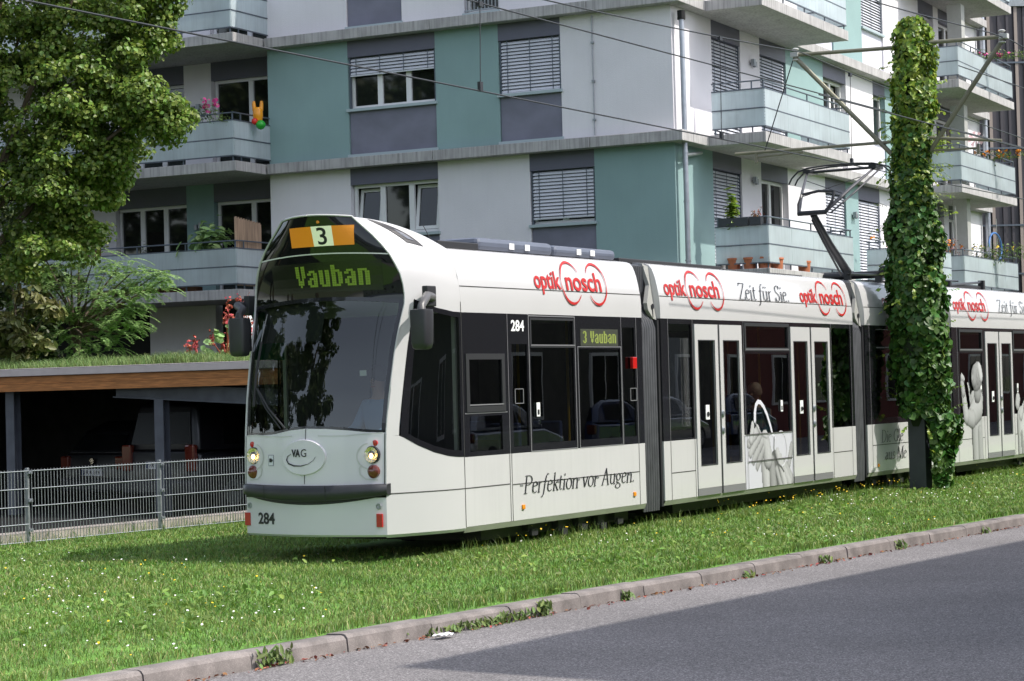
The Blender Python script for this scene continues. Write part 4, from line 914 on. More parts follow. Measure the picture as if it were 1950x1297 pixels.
# outline from bottom to top centre (near side): (X, z)
OUT = [(-mw(z), z) for z in (.335, .5, .75, 1.0, 1.2, 1.35, 1.5, 1.7, 1.9, 2.1, 2.3, 2.45, 2.6, 2.7, 2.8, 2.9, 3.0, 3.1, 3.2, 3.3, 3.38, 3.44, ZTOP)] + [(-.42 * (1 - i / 4), ztop_edge(.42 * (1 - i / 4))) for i in range(1, 5)]
def out_pt(X, z):
    if z > ZTOP - 1e-6: return (ms(ZTOP) - BUL * (1 - (X / mw(ZTOP)) ** 2), 1.15 + X, z)
    return (ms(z), 1.15 + X, z)
def sec_pt(X, z):
    if z <= 2.6: return (0.0, side_t(z), z)
    if z < ZTOP - 1e-6:
        k = (z - 2.6) / (ZTOP - 2.6); z2 = lerp(2.6, 3.18, k); return (0.0, side_t(z2) if k < .999 else .18, z2)
    k = (X + .42) / .42; return (0.0, lerp(.18, 1.15, k), lerp(3.18, 3.225, k))
def nose_rc(X, z, q):
    a = out_pt(X, z); b = sec_pt(X, z); k = float(np.interp(z, [2.3, 3.49], [.04, .42])); h = float(np.interp(z, [2.4, 3.49], [.5, .93]))
    c = (a[0] * float(np.interp(z, [2.4, 3.2], [.40, .50])), lerp(b[1], a[1], k), lerp(b[2], a[2], h))
    return tuple((1 - q) ** 2 * a[i] + 2 * q * (1 - q) * c[i] + q * q * b[i] for i in range(3))
def nose(p, q, off=0.0, sgn=1):
    """p index along outline, q from the front edge (0) to the cab joint (1)"""
    i = min(int(p), len(OUT) - 2); f = p - i; X = lerp(OUT[i][0], OUT[i + 1][0], f); z = lerp(OUT[i][1], OUT[i + 1][1], f)
    s, t, zz = nose_rc(X, z, q)
    if off: t -= off * .9; s -= off * .4
    return F1(s, t if sgn > 0 else WT - t, zz)
PZ = lambda z: float(np.interp(z, [o[1] for o in OUT[:23]], list(range(23))))
QF = .13
def zb(q): return float(np.interp(q, [0, QF, .3, .5, .7, .85, 1], [1.305, 1.30, 1.20, 1.12, 1.075, 1.06, 1.055]))
def zt(q): return float(np.interp(q, [0, QF, .3, .5, .8, 1], [2.65, 2.65, 2.60, 2.56, 2.525, 2.52]))
def qf(z): return float(np.interp(z, [1.3, 1.7, 2.2, 2.65], [.115, .125, .13, .125]))
cab = None
for sg in (1, -1):
    mb = MB(); qs = lin_n(0, 1, 18)
    mb.grid(lambda q, k: nose(PZ(lerp(.335, zb(q), k)), q, 0, sg), qs, lin_n(0, 1, 10))
    mb.grid(lambda k, z: nose(PZ(z), k * qf(z), 0, sg), lin_n(0, 1, 4), lin_n(1.303, 2.65, 14))
    mb.grid(lambda q, k: nose(lerp(PZ(zt(q)), len(OUT) - 1, k), q, 0, sg), qs, lin_n(0, 1, 26))
    mb.grid(lambda q, k: (lambda a: (a[0] , a[1], a[2]))(nose(PZ(.335), q, -.10 * k, sg)) if k == 0 else tuple(np.array(nose(PZ(.335), q, -.02, sg)) - np.array([0, 0, .03])), lin_n(0.0, 1, 12), [0, 1])
    o = mb.build('cab_shell', 'white', tram if cab is None else tram, smooth=60)
    if cab is None: cab = o
    # side window of the cab
    gq = lambda a, k: None
    mb = MB(); mb.grid(lambda k, l: (lambda z0, z1: nose(PZ(lerp(z0, z1, l)), max(qf(lerp(z0, z1, l)), lerp(QF, 1, k)) if k > 0 else qf(lerp(z0, z1, l)), -.004, sg))(zb(lerp(QF, 1, k)), zt(lerp(QF, 1, k))), lin_n(0, 1, 14), lin_n(0, 1, 12))
    mb.build('cab_window', 'cabgl', o, smooth=True)
    mb = MB(); W = .05
    def cw(k, l, off): 
        q = lerp(QF, 1, k); z = lerp(zb(q), zt(q), l); return nose(PZ(z), max(q, qf(z)), off, sg)
    e = .045
    mb.grid(lambda k, l: cw(k, l * e, .003), lin_n(0, 1, 14), [0, 1]); mb.grid(lambda k, l: cw(k, 1 - l * e * .8, .003), lin_n(0, 1, 14), [0, 1])
    mb.grid(lambda k, l: cw(k * .09, e + l * (1 - 1.8 * e), .0032), [0, 1], lin_n(0, 1, 12)); mb.grid(lambda k, l: cw(1 - k * .07, e + l * (1 - 1.8 * e), .0032), [0, 1], lin_n(0, 1, 12))
    mb.build('window_border', 'black', o, smooth=True)
    # small triangular opening in the hood
    tri = [(17.5, .12), (19.2, .22), (20.6, .22), (20.9, .26), (20.1, .42), (19.0, .56), (18.0, .64), (17.6, .60)]
mb = MB(); 
tri = [(-1.46, 3.36), (-1.40, 3.365), (-1.22, 3.32), (-1.02, 3.255), (-.86, 3.20), (-.85, 3.185), (-.88, 3.178), (-1.10, 3.178), (-1.14, 3.19), (-1.28, 3.27)]
# (s, z) as seen on the side plane; carried onto the hood by walking along the sight line is avoided: found on the hood surface itself
def hood_uv(p, q): return np.array(nose(p, q, .004))
TRI = [(22.3, .075), (22.2, .12), (21.5, .30), (20.6, .46), (19.4, .58), (19.1, .585), (18.95, .56), (18.6, .36), (18.7, .33), (20.4, .18)]
def tri_pt(l, k):
    a = (lerp(21.75, 18.75, k), lerp(.135, .37, k)); b0, b1, b2 = (21.75, .15), (20.9, .46), (18.85, .59); b = tuple((1 - k) ** 2 * b0[i] + 2 * k * (1 - k) * b1[i] + k * k * b2[i] for i in (0, 1)); return nose(lerp(a[0], b[0], l), lerp(a[1], b[1], l), .006)
mb.grid(tri_pt, lin_n(0, 1, 5), lin_n(0, 1, 10)); mb.build('hood_window', 'black', cab)
mb = MB(); mb.add([nose(p, q, .010) for p, q in ((20.5, .335), (20.1, .42), (19.3, .50), (19.3, .42))], [(0, 1, 2, 3)]); mb.build('hood_window_pane', 'roofgrey', cab)
# cab joint line and lower seam along the nose side
mb = MB(); mb.grid(lambda q, k: nose(PZ(.735 + .005 * k), q, .003), lin_n(0.03, 1, 12), [-1, 1]); mb.build('panel_joint', 'joint', cab)
# front mask pieces
fr = thing_part = None
mb = MB(); mb.grid(lambda x, z: mpt(x * mw(z), z), lin_n(-1, 1, 24), lin_n(.335, .70, 6)); mb.grid(lambda x, k: tuple(np.array(mpt(x * mw(.335), .335, -.02 * k)) - np.array([0, 0, .02 * k])), lin_n(-1, 1, 24), [0, 1]); sk = mb.build('front_skirt', 'whitefront', tram, smooth=True)
hx = [-.90, -.85, -.66, -.467, -.25, .0, .2, .404, .6, .82, .90]; hz = [1.338, 1.334, 1.345, 1.366, 1.382, 1.388, 1.372, 1.336, 1.326, 1.322, 1.322]
def zh(X): return float(np.interp(X, hx, hz))
mb = MB(); mb.grid(lambda x, k: (lambda X: mpt(X, lerp(.80, zh(X), k), .012))(x * .863), lin_n(-1, 1, 48), lin_n(0, 1, 12))
mb.grid(lambda x, k: (lambda X: mpt(X, zh(X), .012 - .09 * k))(x * .863), lin_n(-1, 1, 48), [0, 1])
for e in (-.863, .863): mb.grid(lambda k, l: mpt(e, lerp(.80, zh(e), l), .012 - .03 * k), [0, 1], lin_n(0, 1, 8))
hp = mb.build('headlight_panel', 'whitefront', tram, smooth=40)
mb = MB()                                                             # raised ridges running out from the hump
for sg in (1, -1): stroke(mb, [(sg * .16, 1.318), (sg * .32, 1.312), (sg * .5, 1.316), (sg * .68, 1.328), (sg * .84, 1.334 if sg < 0 else 1.320)], .012, lambda a, b: mpt(a, b, .0165)); 
mb.build('panel_ridge', 'white', hp)
mb = MB(); stroke(mb, [(.0, .84), (.0, .985)], .008, lambda a, b: mpt(a, b, .0155)); stroke(mb, [(-.01, 1.25), (-.012, 1.385)], .008, lambda a, b: mpt(a, b, .0155))
stroke(mb, [(-.855, .805), (-.857, 1.33)], .009, lambda a, b: mpt(a, b, .0155)); stroke(mb, [(.855, .805), (.857, 1.32)], .009, lambda a, b: mpt(a, b, .0155)); mb.build('panel_joint', 'joint', hp)
# bumper
def bz(X, k):
    r = 1 - min(1, (X / .88) ** 2); top = .838 - .012 * r; bot = .725 - .062 * r; return lerp(bot, top, k)
mb = MB(); prof = [(0, -.03), (.03, .05), (.18, .075), (.5, .082), (.86, .07), (.98, .05), (1, -.01)]
mb.grid(lambda x, i: (lambda X: F1(ms(.75) - BUL * (1 - min(1, abs(X) / .88) ** 2) * .9 - prof[int(i)][1] + (0.05 * max(0, abs(X) - .80) / .08), 1.15 + X, bz(X, prof[int(i)][0])))(x * .885), lin_n(-1, 1, 40), list(range(7)))
for e in (-.885, .885): mb.add([F1(ms(.75) - pr[1] + .053, 1.15 + e, bz(e, pr[0])) for pr in prof] + [F1(ms(.75) + .12, 1.15 + e, bz(e, pr[0])) for pr in prof], [(i, i + 1, 8 + i, 7 + i) for i in range(6)])
bp = mb.build('bumper', 'bumper', tram, smooth=45)
mb = MB()
for X in (-.28, .50): stroke(mb, [(X, bz(X, .05)), (X + .004, bz(X, .96))], .007, lambda a, b: F1(ms(.75) - BUL * (1 - (a / .88) ** 2) * .9 - .0835, 1.15 + a, b))
mb.build('bumper_joint', 'ink', bp)
mb = MB(); mb.grid(lambda x, k: (lambda X: mpt(X, bz(X, 0) - .0 - .03 * k * (1 - (X / .9) ** 2), .004))(x * .84), lin_n(-1, 1, 20), [-.3, 1]); mb.build('bumper_shadow_gap', 'ink', bp)  # black strip painted for the shadow gap under the bumper
# lamps: disks standing on the mask, facing forward
NV = Vector(F1(-1, 0, 0)) - Vector(F1(0, 0, 0)); TV = Vector(F1(0, 1, 0)) - Vector(F1(0, 0, 0)); ZV = Vector((0, 0, 1))
def disc(mbx, X, z, r, h, off=.012, m=0, n=20, prof=None):
    mbx.lathe(prof or [(r, -.02), (r, h), (0, h * 1.25)], mpt(X, z, off), n, m, (TV, ZV, NV))
for X, sgn in ((-.735, -1), (.715, 1)):
    hl = MB(); disc(hl, X, 1.122, .086, .012); disc_o = hl.build('headlight', 'blackm', tram, smooth=40)
    q = MB(); q.lathe([(.078, .0), (.06, -.004), (.035, -.01), (.0, -.012)], mpt(X, 1.122, .034), 20, 0, (TV, ZV, NV)); q.build('reflector', 'chrome', disc_o, smooth=True)
    q = MB(); q.lathe([(.026, .0), (.018, .012), (0, .018)], mpt(X, 1.110, .030), 12, 0, (TV, ZV, NV)); q.build('bulb', 'lampglow', disc_o, smooth=True)
    q = MB(); q.lathe([(.080, .006), (.05, .016), (.0, .02)], mpt(X, 1.122, .034), 20, 0, (TV, ZV, NV)); q.build('lens', 'lens', disc_o, smooth=True)
    q = MB(); disc(q, X + .028 * sgn, 1.236, .029, .006); q.build('marker_light', 'redlens', tram, smooth=40)
    q = MB(); disc(q, X + .012 * sgn, .957, .062, .018, prof=[(.066, -.02), (.066, .012), (.060, .018), (.03, .028), (0, .030)]); q.build('tail_light', 'darkred', tram, smooth=40)
    # moulded hollow around the lamps
    q = MB(); stroke(q, arc(X - sgn * .02, 1.11, .13, .125, 80 if sgn < 0 else 100, 290 if sgn > 0 else -110, 24)[:], .014, lambda a, b: mpt(a, b, .0165))
    stroke(q, [(X - sgn * .105, 1.025), (X - sgn * .125, .985), (X - sgn * .115, .93), (X - sgn * .06, .885), (X + sgn * .06, .875)], .014, lambda a, b: mpt(a, b, .0175)); q.build('lamp_hollow', 'white', tram)
    q = MB(); q.box(-.035, .035, 0, .02, -.065, .065, lambda a, b, c, X=X, sgn=sgn: tuple(Vector(mpt((.835 if sgn > 0 else -.80), .478, 0)) + TV * a + NV * b + ZV * c)); q.build('reflector_plate', 'redrefl', tram, bevel=.004)
    q = MB(); q.lathe([(.03, .0), (.03, .012), (.018, .012), (.014, .002), (0, .002)], mpt((.80 if sgn > 0 else -.79), .615, .0), 14, 0, (TV, ZV, NV)); q.build('towing_socket', 'steel', tram, smooth=40)
# emblem plate with letters
mb = MB(); n = 40; el = [mpt(.01 + .262 * math.cos(2 * math.pi * i / n), 1.105 + .172 * math.sin(2 * math.pi * i / n), .030) for i in range(n)]; el2 = [mpt(.01 + .270 * math.cos(2 * math.pi * i / n), 1.105 + .180 * math.sin(2 * math.pi * i / n), .010) for i in range(n)]
mb.add(el + el2 + [mpt(.01, 1.105, .030)], [(i, (i + 1) % n, 2 * n) for i in range(n)] + [(i, n + i, n + (i + 1) % n, (i + 1) % n) for i in range(n)]); em = mb.build('emblem_plate', 'whitefront', tram, smooth=30)
fe = lambda a, b: mpt(a, b, .034)
mb = MB(); text_fit(mb, 'VA', fe, .150, .040, 1.110, 1.185, bold=.05, cut=4); text_fit(mb, 'G', fe, .032, -.035, 1.110, 1.187)
stroke(mb, [(.155, 1.140), (.20, 1.115), (.215, 1.08), (.19, 1.045), (.12, 1.022), (.03, 1.020), (-.06, 1.040), (-.12, 1.075), (-.145, 1.110)], lambda d, t: .004 + .011 * math.sin(math.pi * min(1, t * 1.3)), lambda a, b: mpt(a, b, .0352)); mb.build('lettering', 'ink', em)
mb = MB(); text_fit(mb, '284', lambda a, b: mpt(a, b, .004), .665, .415, .432, .550, bold=.03, cut=6); mb.build('lettering', 'ink', sk)
mb = MB(); stroke(mb, [(.448, 1.02), (.448, 1.13)], .075, lambda a, b: mpt(a, b, .0155), 0); stroke(mb, [(.448, 1.0245), (.448, 1.1255)], .064, lambda a, b: mpt(a, b, .0165), 1); stroke(mb, [(.455, 1.055), (.455, 1.095)], .036, lambda a, b: mpt(a, b, .0175), 2); stroke(mb, [(.432, 1.065), (.432, 1.085)], .02, lambda a, b: mpt(a, b, .0175), 2); mb.build('camera_sticker', ['carblue', 'printw', 'ink'], hp)
# windscreen
def zw(x): return 2.645 + .055 * (1 - x * x)
mb = MB(); mb.grid(lambda x, k: (lambda z: mpt(x * mw(z), z, -.004))(lerp(zh(x * .863), zw(x), k)), lin_n(-1, 1, 28), lin_n(0, 1, 16)); ws = mb.build('windscreen', 'wsgl', tram, smooth=True)
mb = MB()
def wsp(x, k, off): z = lerp(zh(x * .863) , zw(x), k); return mpt(x * mw(z), z, off)
for e in (-1, 1): mb.grid(lambda a, k: wsp(e * (1 - a), k, .0), [0, .055], lin_n(0, 1, 14))
mb.grid(lambda x, a: wsp(x, 1 - a, .0005), lin_n(-1, 1, 24), [0, .03]); mb.grid(lambda x, a: wsp(x, a, .0005), lin_n(-1, 1, 24), [0, .02]); mb.build('windscreen_border', 'black', ws)
mb = MB(); mb.grid(lambda x, k: (lambda z: mpt(x * mw(min(z, ZTOP)), z, 0) if z <= ZTOP else mpt(x * mw(ZTOP), z, 0))(lerp(zw(x), ZTOP - .012 + .025 * (1 - x * x), k)), lin_n(-.985, .985, 28), lin_n(0, 1, 20)); mk = mb.build('display_glass', 'maskblk', tram, smooth=True)
mb = MB(); stroke(mb, [(x * .80, 3.103 + .032 * (1 - x * x)) for x in lin_n(-1, 1, 20)], .012, lambda a, b: mpt(a, b, .003)); mb.build('divider_strip', 'paleline', mk)
mb = MB(); mb.grid(lambda a, b: mpt(a, b, .003), lin_n(.278, -.465, 20), lin_n(3.2095, 3.4065, 6), 0)
mb.grid(lambda a, b: mpt(a, b, .0048), lin_n(-.02, -.25, 8), lin_n(3.2095, 3.4065, 6), 1)
text_fit(mb, '3', lambda a, b: mpt(a, b, .0068), -.078, -.185, 3.222, 3.394, bold=.012, m=2, cut=3); mb.build('route_sign', ['orange', 'palesign', 'ink'], mk)
mb = MB(); mb.grid(lambda a, b: mpt(a, b, .002), lin_n(.62, -.72, 28), lin_n(2.75, 3.05, 10)); mb.build('led_field', 'ledoff', mk)
mb = MB(); led_text(mb, 'Vauban', lambda a, b: mpt(a, b, .0050), .275, -.592, 2.806, 3.020); mb.build('lettering', 'led', mk)
mb = MB(); disc(mb, -.115, 3.448, .016, .008, .0); mb.build('roof_lamp', 'amber', mk)
mb = MB()                                                             # thin white rim around the mask
for sg in (1, -1):
    pts = []
    for X, z in OUT[2:]:
        s, t, zz = out_pt(X, z); pts.append(F1(s - .004, (t - .004) if sg > 0 else WT - t + .004, zz + (.004 if z > 3.4 else 0)))
    mb.tube(pts, .011, 6)
mb.build('mask_rim', 'white', tram, smooth=True)
# wipers
mb = MB(); f = lambda X, z, o=.03: mpt(X, z, o)
mb.tube([f(.24, 1.39), f(.50, 1.60), f(.70, 1.80)], .010, 6); mb.tube([f(.30, 1.39), f(.54, 1.60), f(.71, 1.80)], .008, 6); mb.tube([f(.735, 1.62), f(.74, 1.95), f(.72, 2.28)], .014, 6); mb.build('wiper', 'blackm', tram)
mb = MB(); mb.tube([f(.72, 2.28, .034), f(.69, 2.56, .034)], .006, 5); mb.build('wiper_arm', 'greyline', tram)
# wing mirrors
def mirror(t_base, t_m, sgn):
    H = F1
    mb = MB(); mb.tube([H(-.50, t_base, 2.66), H(-.66, t_base - .05 * sgn, 2.67), H(-.82, lerp(t_base, t_m, .8), 2.62), H(-.93, t_m, 2.56), H(-.93, t_m, 2.50)], [.05, .046, .042, .04, .05], 10)
    o = mb.build('wing_mirror', 'mirrorarm' if sgn > 0 else 'blackm', tram, smooth=True)
    q = MB(); q.box(-.60, -.44, t_base - .02 * sgn, t_base + .05 * sgn, 2.57, 2.775, H); q.build('mirror_base', 'blackm', o, bevel=.01)
    q = MB(); ring = []; 
    for z, k in ((2.135, .55), (2.15, .8), (2.20, .93), (2.35, .98), (2.50, 1.0), (2.525, .96), (2.53, .6)): ring.append((z, k))
    n = 20; vs = []
    for z, k in ring:
        for i in range(n):
            a = 2 * math.pi * i / n; e = .5
            cs, sn = math.cos(a), math.sin(a); vs.append(H(-.93 + .085 * k * math.copysign(abs(cs) ** e, cs), t_m + .105 * k * math.copysign(abs(sn) ** e, sn), z))
    q.add(vs, [(j * n + i, j * n + (i + 1) % n, (j + 1) * n + (i + 1) % n, (j + 1) * n + i) for j in range(len(ring) - 1) for i in range(n)] + [tuple(range(n)), tuple(range((len(ring) - 1) * n, len(ring) * n))]); q.build('mirror_housing', 'bumper', o, smooth=50)
    q = MB(); q.box(-.828, -.824, t_m - .07, t_m + .07, 2.19, 2.48, H); q.build('mirror_glass', 'mirror', o)
mirror(.02, -.14, 1); mirror(2.28, 2.10, -1)
# cab interior
mb = MB(); mb.box(-.82, -.05, .42, 1.88, .35, .95, F1); mb.box(-.92, -.35, .40, 1.90, .95, 1.20, F1); mb.box(-.75, -.42, .95, 1.5, 1.20, 1.27, F1); mb.build('dashboard', 'dash', cab, bevel=.05)
mb = MB(); mb.box(-.72, 0, .5, 1.8, .36, .38, F1); mb.build('cab_floor', 'floor', cab)
mb = MB(); mb.box(-.03, .05, .06, .10, 1.05, 2.5, F1); mb.box(-.03, .05, WT - .1, WT - .06, 1.05, 2.5, F1)
for t0, t1 in ((1.52, 1.68), (1.80, 1.86), (1.22, 1.28), (.62, .68)): mb.box(.80, .84, t0, t1, .38, 2.5, F1)
mb.box(.80, .84, .06, 2.24, 2.35, 2.5, F1); mb.build('cab_partition', 'interior', cab)
mb = MB(); mb.box(.81, .83, .08, 1.2, .38, 1.2, F1); mb.build('partition_panel', 'dash', cab)
mb = MB(); mb.grid(lambda x, z: mpt(x, z, -.05), lin_n(-.05, .80, 8), [2.26, 2.66]); mb.build('roller_blind', 'greyblind', cab)
mb = MB(); mb.grid(lambda s, z: F1(s, 2.16, z), [-.62, -.1], [2.1, 2.6]); mb.build('green_blind', 'greenblind', cab)
mb = MB(); mb.box(.20, .34, .78, 1.30, .84, 1.62, F1); mb.box(-.20, .30, .78, 1.28, .76, .88, F1); mb.box(.20, .32, .92, 1.16, 1.62, 1.84, F1); mb.build('driver_seat', 'dash', cab, bevel=.05)
mb = MB(); mb.box(-.70, -.35, .36, .62, 1.21, 1.235, F1); mb.build('paper_pad', 'paper', cab)
mb = MB(); mb.box(-.775, -.77, .64, .72, 1.90, 1.955, F1); mb.build('screen_note', 'paper', cab)
# ---------------------------------------------------------------- pantograph
PT = lambda s, z, t=1.15: F1(s, t, z)
mb = MB(); mb.box(13.1, 14.1, .75, 1.55, 3.20, 3.27, F1)
for t in (.72, 1.58): mb.tube([PT(13.35, 3.36, t), PT(13.95, 3.36, t)], .055, 10); mb.box(13.4, 13.5, t - .04, t + .04, 3.2, 3.34, F1); mb.box(13.8, 13.9, t - .04, t + .04, 3.2, 3.34, F1)
mb.tube([PT(13.35, 3.36, .7), PT(13.35, 3.36, 1.6)], .06, 10); mb.tube([PT(13.9, 3.38, .75), PT(13.9, 3.38, 1.55)], .05, 10); pan = mb.build('pantograph', 'panto', tram, smooth=40)
mb = MB(); mb.tube([PT(13.3, 3.36), PT(12.5, 3.82), PT(11.90, 4.25)], [.068, .062, .05], 10); mb.build('lower_arm', 'panto', pan, smooth=True)
mb = MB(); mb.tube([PT(12.95, 3.36), PT(12.25, 3.86), PT(11.86, 4.16)], .018, 6); mb.build('control_rod', 'panto', pan)
mb = MB(); mb.tube([PT(11.86, 4.27, 1.38), PT(11.86, 4.27, .92)], .038, 10); mb.tube([PT(11.86, 4.27, 1.37), PT(11.98, 4.42, 1.42), PT(12.12, 4.58, 1.42)], .022, 8)
mb.tube([PT(11.86, 4.27, .93), PT(12.02, 4.45, .88), PT(12.14, 4.60, .90)], .022, 8); mb.tube([PT(12.12, 4.58, 1.42), PT(12.14, 4.62, 1.15), PT(12.14, 4.60, .90)], .022, 8); mb.build('knuckle_frame', 'panto', pan, smooth=True)
mb = MB(); mb.tube([PT(11.9, 4.30, 1.38), PT(12.45, 4.66, 1.55), PT(13.08, 5.02, 1.72)], [.028, .024, .018], 8); mb.tube([PT(11.9, 4.30, .93), PT(12.5, 4.68, .75), PT(13.08, 5.02, .58)], [.032, .027, .018], 8); mb.tube([PT(11.95, 4.26, .88), PT(12.55, 4.62, .70), PT(13.2, 5.00, .55)], .015, 8)
mb.build('upper_arm', 'pantogrey', pan, smooth=True)
mb = MB(); mb.tube([PT(12.3, 4.56, 1.5), PT(12.75, 4.85, .7)], .006, 4); mb.tube([PT(12.3, 4.56, .8), PT(12.75, 4.85, 1.6)], .006, 4); mb.build('stay_wire', 'panto', pan)
mb = MB()
for s in (13.02, 13.26): mb.tube([PT(s, 4.84, 2.02), PT(s, 4.93, 1.97), PT(s, 5.03, 1.86), PT(s, 5.075, 1.70), PT(s, 5.095, 1.4), PT(s, 5.095, .9), PT(s, 5.075, .60), PT(s, 5.03, .44), PT(s, 4.93, .33), PT(s, 4.84, .28)], .014, 8)
for t in (1.70, .60): mb.box(12.98, 13.3, t - .06, t + .06, 4.99, 5.05, F1)
mb.tube([PT(13.14, 5.02, 1.7), PT(13.14, 5.02, .6)], .022, 8); mb.build('collector_head', 'panto', pan, smooth=True)
mb = MB(); mb.tube([F1(11.2, .35, 3.28), F1(12.6, .35, 3.31)], .018, 6); mb.tube([F1(14.3, .4, 3.30), F1(16.2, .4, 3.32)], .018, 6)
for s in (11.25, 12.5, 14.4, 15.2): mb.box(s, s + .05, .32, .42, 3.19, 3.33, F1)
mb.build('roof_conduit', 'panto', tram)
mb = MB(); mb.lathe([(.0, .0), (.07, 0), (.085, .1), (.085, .2), (.06, .22), (0, .22)], F1(12.75, .30, 3.36), 14, 0, (Vector((0, 0, 1)), TV, NV)); mb.build('roof_horn', 'panto', tram, smooth=40)
# ================================================================ carport with planted roof
CP = np.array([-8.18, 34.0]); CX = np.array([.889, -.457]); CY = np.array([.457, .889])     # along its edge (to the right), inwards
def C3(x, y, z): p = CP + CX * x + CY * y; return (p[0], p[1], z)
cp = thing('carport', 'long low carport with larch boards under a pale metal edge and planted roof', 'carport', C3(2, 3, 0))
mb = MB(); mb.box(-7, 7.3, 0, .09, 2.125, 2.232, C3); mb.box(-7, 7.3, .0, .35, 2.234, 2.246, C3); mb.build('roof_fascia', 'fascia', cp, bevel=.01)
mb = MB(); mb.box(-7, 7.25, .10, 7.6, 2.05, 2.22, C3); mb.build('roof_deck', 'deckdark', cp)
mb = MB()
for i in range(2): mb.box(-7, 7.25, .03 + .012 * i, .10, 1.885 + .119 * i, 2.0 + .119 * i, C3)
mb.build('edge_boards', 'wood', cp)
mb = MB()
for i in range(14): mb.box(-6.8 + i, -6.72 + i, .1, 7.5, 1.90, 2.05, C3)
mb.build('rafter', 'deckdark', cp)
def ibeam(x0, x1, y, zt0, zt1, h=.24):
    q = MB()
    for (d0, d1, ya, yb) in ((0, .018, -.09, .09), (h - .018, h, -.09, .09), (.018, h - .018, -.008, .008)):
        c = [C3(x, y + yy, (zt0 if x == x0 else zt1) - d) for d in (d1, d0) for yy in (ya, yb) for x in (x0, x1)]
        q.add(c, [(0, 2, 3, 1), (4, 5, 7, 6), (0, 1, 5, 4), (2, 6, 7, 3), (0, 4, 6, 2), (1, 3, 7, 5)])
    return q.build('steel_beam', 'beam', cp)
ibeam(2.05, 7.2, .32, 1.99, 1.68)
def post(x, y, zt):
    q = MB(); q.box(x - .085, x + .085, y - .085, y - .07, -.1, zt, C3); q.box(x - .085, x + .085, y + .07, y + .085, -.1, zt, C3); q.box(x - .006, x + .006, y - .07, y + .07, -.1, zt, C3); q.build('post', 'beam', cp)
post(2.92, .32, 1.71); post(-.02, .32, 2.0); post(6.9, .32, 1.45)
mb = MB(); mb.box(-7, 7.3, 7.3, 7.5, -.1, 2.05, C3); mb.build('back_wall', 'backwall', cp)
mb = MB(); mb.box(1.05, 1.75, 7.27, 7.295, 1.30, 1.45, C3); mb.build('name_plate', 'whiteink', cp)
mb = MB(); text_fit(mb, 'Privat', lambda a, b: C3(a, 7.262, b), 1.2, 1.6, 1.34, 1.42); mb.build('lettering', 'ink', cp)

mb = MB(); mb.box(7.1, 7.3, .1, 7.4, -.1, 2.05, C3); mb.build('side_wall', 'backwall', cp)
mb = MB(); mb.box(-7, -6.8, .1, 7.4, -.1, 2.05, C3); mb.build('side_wall', 'backwall', cp)  # unseen left end wall, added to darken the carport inside

# ================================================================ wire mesh fence
FP = np.array([-5.606, 25.206]); FD = np.array([.570, .8217]); FNv = np.array([-.8217, .570])
def F3D(s, n, z): p = FP + FD * s + FNv * n; return (p[0], p[1], z)
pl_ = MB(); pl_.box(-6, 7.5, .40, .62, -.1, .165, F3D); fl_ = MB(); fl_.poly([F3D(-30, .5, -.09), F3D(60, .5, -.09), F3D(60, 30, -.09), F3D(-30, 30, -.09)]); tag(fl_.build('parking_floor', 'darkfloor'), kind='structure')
tag(pl_.build('low_wall', 'plinth', bevel=.015), 'low rough concrete edging wall right behind the mesh fence', 'low wall')
fe_ = thing('mesh_fence', 'galvanised double bar mesh fence in front of the carport', 'fence', F3D(1, 0, .05))
def fpanel(s0, s1, z0):
    q = MB(); n = int((s1 - s0) / .05)
    for i in range(n + 1):
        s = s0 + (s1 - s0) * i / n; q.box(s - .003, s + .003, -.003, .003, z0 - .02, z0 + .88, F3D)
    for k in range(5):
        z = z0 + .03 + .2075 * k
        q.tube([F3D(s0, -.011, z), F3D(s1, -.011, z)], .0045, 5); q.tube([F3D(s0, .011, z), F3D(s1, .011, z)], .0045, 5)
    q.build('mesh_panel', 'steel', fe_)
ps = [-5.2, -2.72, -.18, 2.02, 4.22]
for a, b in zip(ps[:-1], ps[1:]): fpanel(a + .03, b - .03, .055)
for s in ps + []:
    q = MB(); q.box(s - .017, s + .017, .02, .06, -.1, .95, F3D); o = q.build('fence_post', 'steel', fe_, bevel=.004)
    for z in (.2, .55, .88):
        k = MB(); k.box(s - .028, s + .028, -.022, .02, z, z + .04, F3D); k.tube([F3D(s, -.022, z + .02), F3D(s, -.034, z + .02)], .009, 6); k.build('clamp', 'zinc', o)
